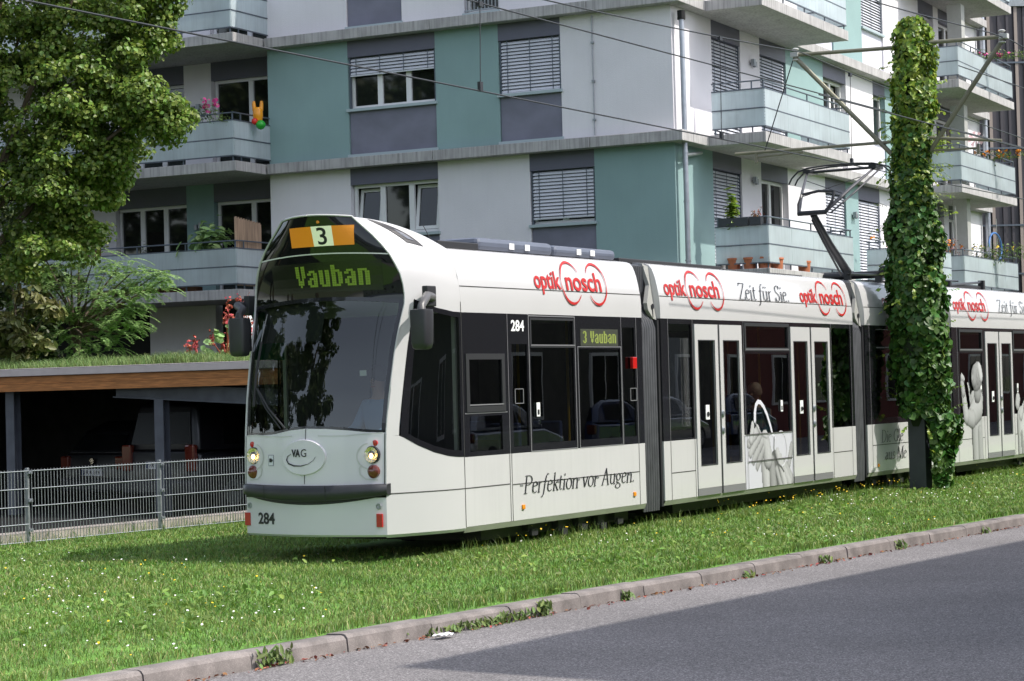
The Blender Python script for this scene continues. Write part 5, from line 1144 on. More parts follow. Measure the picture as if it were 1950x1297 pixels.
# ================================================================ cars
def make_car(name, label, pos, ang, paint, L=4.1, Wd=1.72, Hh=1.48, van=False, plate='FR B 227', group=None):
    """origin at the middle of the car; local +x forward"""
    ca, sa = math.cos(ang), math.sin(ang); zg = pos[2]
    T = lambda x, y, z: (pos[0] + ca * x - sa * y, pos[1] + sa * x + ca * y, zg + z)
    root = thing(name, label, 'car', pos, group)
    h = L / 2; hb = .92 if not van else 1.0
    if van: lower = [(-h, .30), (-h - .02, .55), (-h + .02, .98), (h - .75, .98), (h - .06, .80), (h, .5), (h - .04, .28)]; roof = [(-h + .05, .98), (-h + .16, Hh - .12), (-h + .35, Hh), (h - 1.75, Hh), (h - 1.35, Hh - .1), (h - .78, .98)]
    else: lower = [(-h, .30), (-h - .02, .52), (-h + .03, hb), (h - 1.05, hb), (h - .15, .72), (h, .5), (h - .04, .26)]; roof = [(-h + .07, hb), (-h + .35, Hh - .16), (-h + .75, Hh), (h - 2.2, Hh), (h - 1.75, Hh - .08), (h - 1.0, hb)]
    def loft(prof, w0, w1, inset, nm, m, bev):
        q = MB(); n = len(prof); zs = [p[1] for p in prof]; z0, z1 = min(zs), max(zs); rings = []
        for y, k in ((-1, 0), (-.86, 1), (.86, 1), (1, 0)):
            for x, z in prof:
                w_ = lerp(w0, w1, (z - z0) / (z1 - z0)) / 2; e = inset * (1 - k); rings.append(T(x - math.copysign(e, x) * .6, y * w_, z - (e * .5 if z > (z0 + z1) / 2 else 0)))
        q.add(rings, [(r * n + i, r * n + (i + 1) % n, (r + 1) * n + (i + 1) % n, (r + 1) * n + i) for r in range(3) for i in range(n)] + [tuple(range(n)), tuple(range(3 * n, 4 * n))]); return q.build(nm, m, root, smooth=35, fixn=True, bevel=bev)
    body = loft(lower, Wd, Wd, .12, 'body', paint, .03); cabin = loft(roof, Wd - .1, Wd - .42, .10, 'cabin', paint, .03)
    zs0, zs1 = hb + .06, Hh - .14
    def yo(z): return lerp(Wd - .1, Wd - .42, (z - hb) / (Hh - hb)) / 2 + .006
    for sg in (-1, 1):
        xs = [(-h + .62, -.12), (-.04, h - 1.95), ]
        for a, b in xs:
            q = MB(); a2 = a + (.10 if a < -1 else .0); b2 = b - (.0 if b < 0 else .25); q.poly([T(a, sg * yo(zs0), zs0), T(b, sg * yo(zs0), zs0), T(b2, sg * yo(zs1), zs1), T(a2, sg * yo(zs1), zs1)]); q.build('side_window', 'carpane', root)
    rz = roof[0], roof[1]; bx0 = rz[0][0] - .008; bx1 = rz[1][0] - .008
    q = MB(); f0, f1 = .15, .86; q.poly([T(lerp(bx0, bx1, f0) - .01, -yo(0) * .0 - (Wd / 2 - .18), lerp(rz[0][1], rz[1][1], f0)), T(lerp(bx0, bx1, f0) - .01, (Wd / 2 - .18), lerp(rz[0][1], rz[1][1], f0)), T(lerp(bx0, bx1, f1) - .012, (Wd / 2 - .28), lerp(rz[0][1], rz[1][1], f1)), T(lerp(bx0, bx1, f1) - .012, -(Wd / 2 - .28), lerp(rz[0][1], rz[1][1], f1))]); q.build('rear_window', 'carpane', root)
    a, b = roof[-1], roof[-2]; q = MB(); q.poly([T(a[0] - .02 + .03, -(Wd / 2 - .16), a[1] + .03), T(a[0] - .02 + .03, (Wd / 2 - .16), a[1] + .03), T(b[0] + .035, (Wd / 2 - .26), b[1] + .01), T(b[0] + .035, -(Wd / 2 - .26), b[1] + .01)]); q.build('front_window', 'pane', root)
    for sg in (-1, 1):
        q = MB(); q.box(-h - .045, -h + .06, sg * (Wd / 2 - .14) - .11, sg * (Wd / 2 - .14) + .11, .66, .66 + (.42 if van else .22), T); q.build('tail_light', 'darkred', root, bevel=.03)
        q = MB(); q.box(h - .16, h - .02, sg * (Wd / 2 - .24) - .16, sg * (Wd / 2 - .24) + .16, .56, .70, T); q.build('headlight', 'chrome', root, bevel=.03)
        q = MB(); q.box(h - 1.75, h - 1.60, sg * (Wd / 2 + .02), sg * (Wd / 2 + .17), .96, 1.10, T); q.build('door_mirror', paint, root, bevel=.03)
        for x in (-h + .75, h - .80):
            D = Vector(T(0, sg, 0)) - Vector(T(0, 0, 0)); X = Vector(T(1, 0, 0)) - Vector(T(0, 0, 0)); c = T(x, sg * (Wd / 2 - .17), .31)
            q = MB(); q.lathe([(.0, 0), (.30, 0), (.315, .03), (.315, .15), (.28, .185), (.20, .185)], c, 24, 0, (X, Vector((0, 0, 1)), D)); o = q.build('wheel', 'tyre', root, smooth=40)
            q = MB(); q.lathe([(.205, .175), (.19, .18), (.06, .165), (0, .17)], c, 10, 0, (X, Vector((0, 0, 1)), D)); q.build('rim', 'rim', o)
    q = MB(); q.box(-h - .07, -h + .05, -Wd / 2 + .06, Wd / 2 - .06, .30, .52, T); q.build('rear_bumper', 'bumper', root, bevel=.04)
    q = MB(); q.box(-h - .045, -h - .02, -.26, .26, .56 if not van else .70, .67 if not van else .81, T); o = q.build('number_plate', 'whiteink', root)
    zp = .58 if not van else .72; q = MB(); text_fit(q, plate, lambda y, z: T(-h - .049, y, z), .17, -.22, zp, zp + .07, bold=.01); q.build('lettering', 'ink', o)
    q = MB(); q.box(-h - .048, -h - .045, .19, .255, zp - .015, zp + .085, T); q.build('country_band', 'carblue', o)
    q = MB(); q.lathe([(.055, 0), (.05, .02), (.0, .025)], T(-h - .015, 0, .93 if van else .80), 10, 0, (Vector(T(0, 1, 0)) - Vector(T(0, 0, 0)), Vector((0, 0, 1)), Vector(T(-1, 0, 0)) - Vector(T(0, 0, 0)))); q.build('badge', 'chrome', root)
    return root
caA = math.atan2(CY[1], CY[0])
make_car('parked_car', 'dark hatchback parked under the left end of the carport', C3(.95, 3.6, -.09), caA - .22, 'carblack', 4.0, 1.68, 1.44, plate='FR K 814')
make_car('parked_van', 'black high roofed family van under the carport with tall red tail lights', C3(3.0, 2.9, -.09), caA - .22, 'carblack', 4.4, 1.78, 1.80, True, plate='FR B 227')
make_car('parked_car', 'dark hatchback deep in the carport behind the tram nose', C3(5.4, 3.4, -.09), caA - .22, 'carblue', 4.0, 1.70, 1.46, plate='FR T 305')
ang = math.atan2(KD[1], KD[0])
for i, (s_, col, Lc, lb) in enumerate([(24, 'carblue', 4.2, 'dark blue car parked at the red building, first in the row'), (29.5, 'carsilver', 4.3, 'silver car parked at the red building beside the blue one'), (35.2, 'carblue', 4.0, 'small blue car parked at the red building past the silver one'), (41, 'carsilver', 4.5, 'silver estate car parked at the far end of the red building'), (47, 'carblue', 4.2, 'blue car parked last along the red building')]):
    p = K(s_, 8.3, -.06); make_car('parked_car', lb, p, ang, col, Lc, group=None)
# ================================================================ catenary mast with ivy
MX = np.array([6.045, 31.84]); aT = R(31.0); TU = np.array([math.sin(aT), math.cos(aT)]); TVv = np.array([-math.cos(aT), math.sin(aT)])
def M3(l, s, z): p = MX + TVv * l + TU * s; return (p[0], p[1], z)      # l away over the far track, s along the track
mast = thing('catenary_mast', 'dark steel catenary mast wrapped in ivy with bracket arms to both sides', 'mast', M3(0, 0, .05))
mb = MB()
for (a0, a1, b0, b1) in ((-.13, .13, -.13, -.115), (-.13, .13, .115, .13), (-.008, .008, -.115, .115)): mb.box(a0, a1, b0, b1, 0, 6.75, M3)
mb.box(-.13, -.118, -.115, .115, 0, 6.75, M3); mb.box(.118, .13, -.115, .115, 0, 6.75, M3); mb.build('post', 'mast', mast)
def armset(sg, tip_l, tip_z, root_z, lo_root, st_l, st_z, end_l, end_z, side):
    mb = MB(); mb.tube([M3(sg * .1, side, root_z), M3(sg * tip_l, side, tip_z)], .030, 8); a = mb.build('cantilever_arm', 'arm', mast, smooth=True)
    mb = MB(); mb.tube([M3(sg * .12, side, lo_root), M3(sg * tip_l, side, tip_z - .03)], .036, 8); mb.build('strut', 'arm', a, smooth=True)
    mb = MB(); mb.tube([M3(sg * .25, side, st_z), M3(sg * end_l, side, end_z)], .024, 8); mb.tube([M3(sg * (end_l - .35), side, end_z - .08), M3(sg * (end_l - 1.15), side, end_z - .06)], .018, 6); mb.tube([M3(sg * (end_l - .36), side, end_z - .02), M3(sg * (end_l - .36), side, end_z - .17)], .025, 6); mb.build('steady_tube', 'arm', a, smooth=True)
    mb = MB()
    for k in range(4): mb.lathe([(.03, 0), (.055, .015), (.055, .025), (.03, .04)], M3(sg * (tip_l - .02), side, tip_z - .10 + .055 * k), 10)
    mb.box(sg * tip_l - .07, sg * tip_l + .05, side - .05, side + .05, tip_z - .03, tip_z + .04, M3); mb.build('insulator_clamp', 'ceramic', a, smooth=40)
    if sg > 0: mb = MB(); mb.tube([M3(sg * tip_l, side, tip_z), M3(sg * (end_l - .5), side, end_z)], .009, 5); mb.build('hanger_wire', 'wire', a)
armset(1, 1.83, 6.75, 6.69, 4.9, .3, 5.28, 2.88, 5.30, 0)
armset(-1, 1.47, 6.68, 6.72, 4.85, .3, 5.30, 1.40, 5.16, 0)
# ivy on the mast
def ivy():
    prof = [(.0, .20), (.35, .24), (.55, .26), (.9, .30), (1.3, .34), (1.9, .385), (2.6, .395), (3.3, .39), (3.9, .38), (4.3, .32), (4.8, .255), (5.3, .265), (5.9, .30), (6.5, .305), (6.9, .26), (7.1, .13)]
    hs, rs = zip(*prof); n = 16500
    h = RNG.random(n) * (7.10 - .12) + .12; th = RNG.random(n) * 2 * math.pi
    # lower end hangs only on the right hand side
    r = np.interp(h, hs, rs); x = np.cos(th); y = np.sin(th)
    bumpy = 1 + .10 * np.sin(th * 3 + h * 2.3) + .10 * np.sin(th * 5 - h * 4.1) + .07 * np.sin(h * 9.0 + th)
    rr = r * bumpy * (0.72 + .34 * RNG.random(n) ** .8)
    keep = (h > 1.15) | (x * .9 - .4 * y > -.15 + (1.15 - h) * .4); h, th, rr, x, y = h[keep], th[keep], rr[keep], x[keep], y[keep]
    P = np.stack([MX[0] + .035 + rr * x + .045 * np.sin(h * 1.2), MX[1] + rr * y, h], 1)
    low = h < 1.15; P[low, 0] += .16
    Nn = np.stack([x, y, .45 + .35 * RNG.normal(size=len(h))], 1) + .47 * RNG.normal(size=(len(h), 3))
    tip_ = np.stack([x * .3, y * .3, -np.ones(len(h))], 1)
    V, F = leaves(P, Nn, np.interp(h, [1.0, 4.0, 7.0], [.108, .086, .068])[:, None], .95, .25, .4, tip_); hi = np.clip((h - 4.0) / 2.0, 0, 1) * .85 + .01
    mi = (RNG.random(len(h)) < hi).astype(int)  # lighter leaves mixed in upwards, the sunlit top put into the colour
    # ragged shoots at the outside
    return V, F, np.repeat(mi, 2)
iv = thing('ivy_plant', 'thick green ivy column climbing the catenary mast, brighter at its top', 'ivy', M3(0, 0, .05))
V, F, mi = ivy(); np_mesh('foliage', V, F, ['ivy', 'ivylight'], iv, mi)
mb = MB(); V2 = []; P = []; Nn = []
for i in range(130):
    a = random.uniform(0, 6.28); z = random.choice([random.uniform(4.3, 6.8), random.uniform(1.0, 6.8)]); r0 = .30 if z > 4.4 else .38; p = np.array([MX[0] + r0 * math.cos(a), MX[1] + r0 * math.sin(a), z]); d = np.array([math.cos(a), math.sin(a), random.uniform(-.5, .8)]); L = random.uniform(.12, .34)
    if z > 6.5: d = np.array([math.cos(a) * .6, math.sin(a) * .6, 1.2])
    q = p + d * L * .6; e = p + d * L + np.array([0, 0, -.12 * random.random()])
    mb.tube([p, q, e], [.004, .003, .002], 4)
    for k in range(5): P.append(lerp(p, e, .35 + .15 * k)); Nn.append(np.array([d[0], d[1], 1.0]) + .5 * RNG.normal(size=3))
tag(mb.build('tendril', 'stem', iv), kind='stuff')
V, F = leaves(np.array(P), np.array(Nn), .06, .8); tag(np_mesh('young_shoot', V, F, 'ivylight', iv), kind='stuff')
q = MB(); q.lathe([(.14, 1.0), (.24, 1.4), (.30, 2.2), (.30, 4.0), (.18, 4.8), (.20, 6.4), (.1, 6.7)], (MX[0], MX[1], 0), 10); q.build('dark_ivy_core', mat('ivy_gap_shade', (.012, .022, .006), .9), iv)  # near-black core standing for the shade between the leaves
# ================================================================ overhead wires (all along the track)
FW = lambda s, z, t=1.15: F1(s, t, z)
def wire(label, pts, r=.009, name='overhead_wire'):
    mb = MB(); mb.tube(pts, r, 5); o = mb.build(name, 'wire'); tag(o, label, 'wire'); return o
def sagged(pts):
    return pts
wire('lowest overhead wire, touched by the pantograph, above the tram', [FW(s, 5.125) for s in lin_n(-14, 40, 12)], .010, 'contact_wire')
wire('upper messenger wire over the tram carried at the tip of the left bracket arm', [FW(s, 6.20 + .48 * ((s - 11.6) / 14.0) ** 2 * 0 + max(0, .49 - .052 * abs(s - 11.6) + .0016 * (s - 11.6) ** 2)) for s in lin_n(-6, 40, 60)], .010, 'messenger_wire')
wire('middle feeder wire above the tram running between messenger and contact wire', [FW(s, 6.135) for s in lin_n(-14, 40, 12)], .010, 'feeder_wire')
NW = lambda s, z, l=-1.47: M3(l, s, z)
wire('messenger wire at the right tip of the ivy mast bracket', [NW(s, 6.2 + max(0, .49 - .052 * abs(s) + .0016 * s * s)) for s in lin_n(-7, 30, 40)], .009, 'messenger_wire')
wire('contact wire under the right bracket arm behind the ivy mast', [NW(s, 5.10) for s in lin_n(-7, 30, 10)], .009, 'contact_wire')
wire('feeder wire right of the ivy mast between the two bracket tubes', [NW(s, 6.02) for s in lin_n(-2, 30, 10)], .008, 'feeder_wire')
for s_, z0, z1, lb in ((2.38, 5.13, 6.135, 'thin dropper wire in front of the teal wall left of the shuttered window'), (8.75, 5.13, 6.55, 'thin dropper wire in front of the shuttered corner balcony door'), (13.55, 5.13, 6.58, 'thin dropper wire above the pantograph near the tilted balcony window')):
    mb = MB(); mb.tube([FW(s_ - .02, z0), FW(s_, (z0 + z1) / 2), FW(s_ + .02, z1)], .0055, 4); mb.box(s_ - .05, s_ + .01, 1.13, 1.17, z0 - .01, z0 + .1, F1); mb.box(s_ - .02, s_ + .06, 1.13, 1.17, z1 - .04, z1 + .02, F1); tag(mb.build('dropper_wire', 'wire'), lb, 'wire')
# ================================================================ trees and shrubs
def crown_points(blobs, per, shell=.55):
    P = []; Nn = []
    for (c, r, k) in blobs:
        n = int(per * k); d = unit(RNG.normal(size=(n, 3))); rad = (shell + (1 - shell) * RNG.random((n, 1)) ** .6)
        q = np.array(c) + d * rad * np.array(r); P.append(q); Nn.append(d + np.array([0, 0, .55]) + .55 * RNG.normal(size=(n, 3)))
    return np.concatenate(P), np.concatenate(Nn)
def sub_blobs(main, n, r0, r1, flat=.7, seed=0):
    rg = np.random.default_rng(seed); out = []
    for (c, r, k) in main:
        for i in range(int(n * k)):
            d = unit(rg.normal(size=3)); rad = .45 + .55 * rg.random() ** .5; q = np.array(c) + d * np.array(r) * rad; rr = rg.uniform(r0, r1); out.append((q, (rr, rr, rr * flat), 1.0))
    return out
def at(px, py, Y):
    """a point on the sight line of the photograph at distance Y, used once to read off positions"""
    X = (px - 975) / 4058; Z = -(py - 648.5) / 4058; c, s = math.cos(R(1.535)), math.sin(R(1.535)); x = c * X + s * Z; z2 = -s * X + c * Z
    c, s = math.cos(R(1.245)), math.sin(R(1.245)); y = c - s * z2; z = s + c * z2; return np.array([0, 0, CAM_H]) + np.array([x, y, z]) * (Y / y)
lt = thing('linden_tree', 'large sunlit linden tree overhanging the left side in front of the balconies', 'tree', (-9.4, 35.5, 0))
tb = MB(); tb.tube([(-9.4, 35.5, -.1), (-9.4, 35.4, 1.5), (-9.3, 35.3, 3.2), (-9.2, 35.2, 5.2), (-9.0, 35.2, 7.5)], [.34, .28, .25, .2, .1], 10)
LB = []
for px, py, rx, rz, k in ((40, 60, 1.3, .9, 1), (160, 60, 1.1, .75, 1), (255, 70, .62, .55, .7), (60, 190, 1.2, .8, 1), (190, 190, 1.0, .75, 1), (285, 205, .50, .42, .8), (330, 235, .26, .24, .35), (130, 290, 1.0, .65, .9), (215, 290, .5, .4, .5), (40, 350, 1.0, .75, .8), (140, 370, .62, .5, .6), (215, 330, .28, .18, .25), (70, 470, .8, .5, .5), (150, 440, .45, .4, .35), (290, 15, .45, .4, .5), (-120, 100, 1.8, 1.6, 1.3), (-130, 330, 1.6, 1.3, 1.0), (20, -90, 1.8, 1.0, 1.2), (180, -90, 1.3, .8, .9), (205, 335, .25, .16, .2)):
    p = at(px, py, 35.0 + random.uniform(-.5, .7)); LB.append((p, (rx, 1.2 if rx > .6 else rx * 1.2, rz), k)); 
    if k > .75: tb.tube([(-9.2, 35.2, 3.2 + random.random() * 2), tuple(lerp(np.array([-9.2, 35.2, 4.5]), p, .55) + np.array([0, 0, -.15])), tuple(p)], [.07, .045, .015], 6)
tb.build('trunk', 'bark', lt, smooth=True)
SB = sub_blobs(LB, 30, .20, .40, .66, 3); P, Nn = crown_points(SB, 230, .3)
V, F = leaves(P, Nn, .068, .85, .22, .45); np_mesh('crown', V, F, 'linden', lt)
# feathery mimosa tree
mt = thing('mimosa_tree', 'small feathery leaved mimosa tree spreading over the carport roof', 'tree', tuple(at(148, 690, 38.5) * np.array([1, 1, 0]) + np.array([0, 0, 1.2])))
base = at(146, 678, 38.5); tb = MB(); Ps = []; Ns = []; Ts = []
tips = []
for px, py in ((80, 480), (110, 520), (150, 470), (180, 490), (60, 545), (120, 560), (200, 520), (225, 510), (255, 515), (290, 528), (310, 535), (240, 545), (170, 540), (95, 590), (150, 600), (210, 575), (250, 580), (275, 560), (190, 620), (225, 610), (255, 615), (120, 640), (165, 650), (205, 650), (60, 520), (235, 640), (135, 500), (185, 560), (215, 545), (160, 625), (245, 595), (50, 570), (100, 545), (270, 535)):
    p = at(px, py, 38.5 + random.uniform(-1.0, .9)); tips.append(p)
for i, p in enumerate(tips):
    j = base + np.array([random.uniform(-.1, .1), 0, .35 + .25 * random.random()]); mid = lerp(j, p, .55) + np.array([0, 0, .05]); 
    tb.tube([base, j, mid, p], [.05, .035, .02, .008], 6)
    for k in range(17):                                                  # drooping fronds of many leaflets
        a = random.uniform(0, 6.28); Lf = random.uniform(.25, .45); d = np.array([math.cos(a), math.sin(a) * .8, 0]); o0 = p + RNG.normal(size=3) * np.array([.13, .16, .09])
        n = 26; t = np.linspace(.08, 1, n)[:, None]; spine = o0 + d * Lf * t + np.array([0, 0, 1.0]) * (.10 * t - .22 * t * t); side = np.cross(d, [0, 0, 1.0])
        for sg in (-1, 1):
            wv = .085 * np.sin(np.pi * np.clip(t, .05, .97)) + .012; Ps.append(spine + side * sg * wv * .5 + np.array([0, 0, -.012])); Ns.append(np.tile(np.array([0, 0, 1.0]) + d * .2, (n, 1)) + .15 * RNG.normal(size=(n, 3))); Ts.append(np.tile(side * sg + d * .4, (n, 1)) * (1))
tb.build('trunk', 'bark', mt, smooth=True)
V, F = leaves(np.concatenate(Ps), np.concatenate(Ns), .066, .32, .1, .3, np.concatenate(Ts) * 3); np_mesh('crown', V, F, 'mimosa', mt)
def shrub(name, label, cat, blobs, leafm, size, per, seed, base, asp=.7):
    r = thing(name, label, cat, base); tb = MB()
    for (c, rr, k) in blobs: tb.tube([base, tuple(lerp(np.array(base), np.array(c), .5) + np.array([.1, 0, .1])), tuple(c)], [.04, .025, .008], 5)
    tb.build('stem', 'bark', r); P, Nn = crown_points(sub_blobs(blobs, 12, .14, .30, .7, seed), per, .3); V, F = leaves(P, Nn, size, asp, .3, .4); np_mesh('foliage', V, F, leafm, r); return r
shrub('chestnut_shrub', 'brownish green broad leaved shrub at the left end of the carport roof', 'shrub', [(at(20, 610, 36.8), (.42, .5, .32), .8), (at(15, 665, 36.6), (.5, .5, .3), .7), (at(60, 645, 36.8), (.28, .4, .25), .5), (at(85, 600, 37.2), (.25, .3, .3), .5), (at(-30, 640, 37), (.5, .5, .5), .8), (at(45, 560, 37.5), (.4, .4, .4), .5), (at(20, 520, 37.5), (.4, .4, .35), .5)], 'chestnut', .15, 42, 5, tuple(at(20, 700, 37.0)), .55)
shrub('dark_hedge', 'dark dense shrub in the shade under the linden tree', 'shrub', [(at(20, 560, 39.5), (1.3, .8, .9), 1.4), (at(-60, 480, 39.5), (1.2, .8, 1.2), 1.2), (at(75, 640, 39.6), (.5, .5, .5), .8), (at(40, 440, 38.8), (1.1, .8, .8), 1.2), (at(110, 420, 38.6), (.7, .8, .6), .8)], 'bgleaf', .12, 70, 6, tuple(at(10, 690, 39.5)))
# castor plant with red seed heads, folded white parasol
cb = tuple(at(430, 700, 36.5)); cr = thing('castor_plant', 'tall garden plant with red seed heads and lobed leaves beside the left wing mirror', 'plant', cb); st = MB(); Pl = []; Nl = []; Pr = []; Nr = []
for px, py in ((435, 580), (455, 575), (472, 580), (440, 610), (430, 608), (445, 640), (470, 600), (425, 655), (460, 625), (478, 625), (404, 650), (370, 660), (360, 662), (372, 655)):
    p = at(px, py, 36.5 + random.uniform(-.4, .4)); b0 = np.array(cb) if px > 395 else at(px, 690, 36.4); st.tube([b0, tuple(lerp(b0, p, .6) + np.array([.03, 0, 0])), p], [.016, .012, .006], 5)
    for k in range(26): Pr.append(p + RNG.normal(size=3) * np.array([.03, .03, .07])); Nr.append(RNG.normal(size=3))
for px, py in ((398, 655), (420, 645), (412, 635), (440, 660), (455, 665), (425, 672), (395, 665), (465, 655), (440, 625), (475, 660), (405, 675), (448, 680)):
    p = at(px, py, 36.3 + random.uniform(-.3, .3))
    for k in range(6): Pl.append(p + RNG.normal(size=3) * .035); Nl.append(np.array([.2, -.8, .6]) + .4 * RNG.normal(size=3))
st.build('stem', 'redseed', cr); V, F = leaves(np.array(Pl), np.array(Nl), .13, .8, .25); tag(np_mesh('leaf', V, F, 'mimosa', cr), kind='stuff'); V, F = leaves(np.array(Pr), np.array(Nr), .05, .9, .5); tag(np_mesh('seed_head', V, F, 'redseed', cr), kind='stuff')
pb = at(468, 700, 38.2); ps_ = thing('parasol', 'folded white garden parasol behind the red seeded plant', 'parasol', tuple(pb)); q = MB(); prof = [(.02, 1.15), (.07, 1.05), (.13, .8), (.17, .5), (.20, .2), (.215, -.1)]
vs = []; n = 32
for r_, z in prof:
    for k in range(n): a = 2 * math.pi * k / n; rr = r_ * (1 + .22 * math.cos(8 * a)); vs.append((pb[0] + rr * math.cos(a), pb[1] + rr * math.sin(a), pb[2] + z))
q.add(vs, [(j * n + i, j * n + (i + 1) % n, (j + 1) * n + (i + 1) % n, (j + 1) * n + i) for j in range(len(prof) - 1) for i in range(n)]); q.build('canopy', 'whitecloth', ps_, smooth=True); q = MB(); q.tube([tuple(pb + np.array([0, 0, -.6])), tuple(pb + np.array([0, 0, 1.2]))], .02, 8); q.build('pole', 'steel', ps_)
# street trees behind the camera: mirrored in windscreen and windows
bp_ = sub_blobs([((0, 0, 7.5), (3.2, 3.2, 3.2), 1), ((1.5, .8, 9.5), (2.4, 2.4, 2.2), .7), ((-1.6, -.6, 9.0), (2.3, 2.3, 2.4), .7), ((0, 0, 11.5), (2.0, 2.0, 1.8), .6), ((.5, -1.5, 5.4), (2.4, 2.2, 1.5), .6)], 20, .5, 1.0, .7, 9)
P, Nn = crown_points(bp_, 120, .3); V, F = leaves(P, Nn, .30, .8, .25, .35)
spots = [(-14.5, 16.5, 0, 1.0, 'street tree left of the tram front, outside the view'), (-30.8, 24.6, 1.2, 1.15, 'street tree beyond the left end of the fence, outside the view'), (-28.0, 18.5, 2.2, 1.1, 'street tree at the far left, outside the view'), (-35.2, 31.0, .7, 1.2, 'street tree at the far left end of the courtyard'), (-41, 37, 3.1, 1.25, 'tall street tree farthest to the left'), (-42, 27, 4.1, 1.4, 'outermost tall street tree on the left'), (-38, 19, 5.0, 1.35, 'tall street tree in the second row on the left'), (-47, 42, 2.8, 1.5, 'tallest street tree at the left end of the second row')]
first = None
for (x, y, rz, sc, lb) in spots:
    if first is None:
        first = thing('street_tree', lb, 'tree', (x, y, 0), 'street trees on the left outside the view'); WL[first.name] = np.array([0., 0, 0]); first.location = (x, y, 0); first.scale = (sc, sc, sc)
        np_mesh('crown', V, F, 'bgleaf', first); q = MB(); q.tube([(0, 0, -.1), (0, 0, 3), (.1, 0, 6), (.2, .1, 9)], [.3, .24, .18, .08], 8); q.build('trunk', 'bark', first, smooth=True)
    else:
        c = copy_tree(first, (x, y, 0), rz, lb); c.scale = (sc, sc, sc)
# ================================================================ things on the balconies
def leafy(name, label, cat, pos, spread, n, size, m, pot=None, flowers=None, up=.4, group=None, stems=True):
    r = thing(name, label, cat, pos, group); pos = np.array(pos); P = pos + RNG.normal(size=(n, 3)) * np.array(spread) + np.array([0, 0, spread[2] * 1.2]); Nn = unit(P - pos) + np.array([0, 0, up]) + .4 * RNG.normal(size=(n, 3))
    V, F = leaves(P, Nn, size, .5, .2, .4); np_mesh('foliage', V, F, m, r)
    if flowers:
        fm, k, fs = flowers; Q = pos + RNG.normal(size=(k, 3)) * np.array(spread) * .9 + np.array([0, 0, spread[2] * 1.9]); pts = np.repeat(Q, 5, 0) + RNG.normal(size=(k * 5, 3)) * fs * .4; V, F = leaves(pts, RNG.normal(size=(k * 5, 3)) + np.array([0, -.5, .5]), fs, 1.0, .2); np_mesh('blossom', V, F, fm, r)
    if stems:
        q = MB()
        for i in range(0, n, max(1, n // 9)): q.tube([tuple(pos), tuple(P[i])], [.006, .003], 4)
        q.build('stem', 'stem', r)
    if pot: q = MB(); q.lathe([(0, -.22), (pot * .75, -.22), (pot, 0), (pot * 1.1, 0), (pot * 1.1, .03), (pot * .85, .03), (0, .0)], tuple(pos), 14); q.build('pot', 'terracotta', r, smooth=40)
    return r
def planter(label, F, a0, a1, o, z, m='planter'):
    q = MB(); q.box(a0, a1, o, o + .16, z, z + .17, F); q.box(a0 + .02, a1 - .02, o + .02, o + .14, z + .17, z + .175, F); return tag(q.build('planter_box', m, bevel=.01), label, 'planter')
BR = lambda a, o, z: B3(-o, a, z)                                     # right balconies: along, outwards
BL = lambda a, o, z: B3(a, -o, z)
# right, first balcony, lower
planter('long dark planter box on the lower corner balcony rail', FRx := (lambda a, o, z: B3(a, 1.40, z) if False else B3(-a, 1.42 + o, z)), .15, .80, .02, 4.93); planter('short dark planter box beside the long one on the lower corner balcony', FRx, .84, 1.08, .02, 4.93)
leafy('potted_grass', 'upright light green grass tuft in the dark planter of the lower corner balcony', 'plant', B3(-.42, 1.54, 5.10), (.05, .05, .17), 160, .16, 'ivylight', up=2)
leafy('dried_plant', 'small pale dried plant in the short planter box on the corner balcony', 'plant', B3(-.95, 1.54, 5.08), (.06, .05, .06), 60, .06, 'dryleaf')
for i, (a, o, lb) in enumerate([(1.62, .40, 'terracotta pot under the glass side of the corner balcony, furthest left'), (1.62, .75, 'terracotta pot under the side glass second from left'), (1.66, 1.05, 'terracotta pot close to the balcony corner'), (2.2, 1.12, 'terracotta pot just right of the balcony corner'), (3.9, 1.12, 'terracotta pot alone under the long front glass')]):
    q = MB(); p = BR(a, o, 4.04); q.lathe([(0, 0), (.12, 0), (.14, .2), (.155, .2), (.15, .24), (.11, .24), (0, .2)], p, 14); tag(q.build('flower_pot', 'terracotta', smooth=40), lb, 'flower pot', 'terracotta pots on the lower corner balcony')
leafy('balcony_flowers', 'yellow and orange flowers above the pale balcony left of the ivy mast', 'plant', BR(12.3, .9, 5.0), (.35, .12, .10), 160, .07, 'weed', None, ('orangepetal', 22, .07))
leafy('balcony_flowers', 'orange flowers along the rail of the middle far balcony', 'plant', BR(19.8, 1.2, 7.78), (1.2, .07, .08), 420, .08, 'weed', None, ('orangepetal', 40, .06))
leafy('balcony_flowers', 'dull pink and green flowers along the rail of the upper far balcony', 'plant', BR(19.2, 1.2, 10.55), (1.3, .07, .07), 380, .08, 'weed', None, ('pink', 14, .07))
leafy('balcony_flowers', 'wild straw coloured flowers along the rail of the lowest far balcony', 'plant', BR(19.5, 1.15, 4.98), (1.5, .08, .13), 800, .09, 'roofgrass', None, ('dandelion', 20, .05))
leafy('balcony_flowers', 'reddish dry blooms at the left corner of the lowest far balcony', 'plant', B3(-.6, 16.5, 4.98), (.3, .2, .12), 300, .06, 'dryleaf', None, ('orangepetal', 14, .05))
leafy('conifer_bush', 'bright green feathery conifer on the middle far balcony', 'shrub', B3(-.45, 16.8, 7.55), (.24, .2, .24), 700, .10, 'ivylight', up=1)
q = MB(); c = BR(18.6, 1.05, 8.25)
for k in range(8):
    a = k * math.pi / 4; d = np.array([.0, 0, 0]); p1 = np.array(c) + np.array([math.cos(a), 0, math.sin(a)]) * .22; p2 = np.array(c) + np.array([math.cos(a + .45), -.06 / .22, math.sin(a + .45)]) * .22 * np.array([1, .3, 1]); q.poly([c, tuple(p1), tuple(p2)])
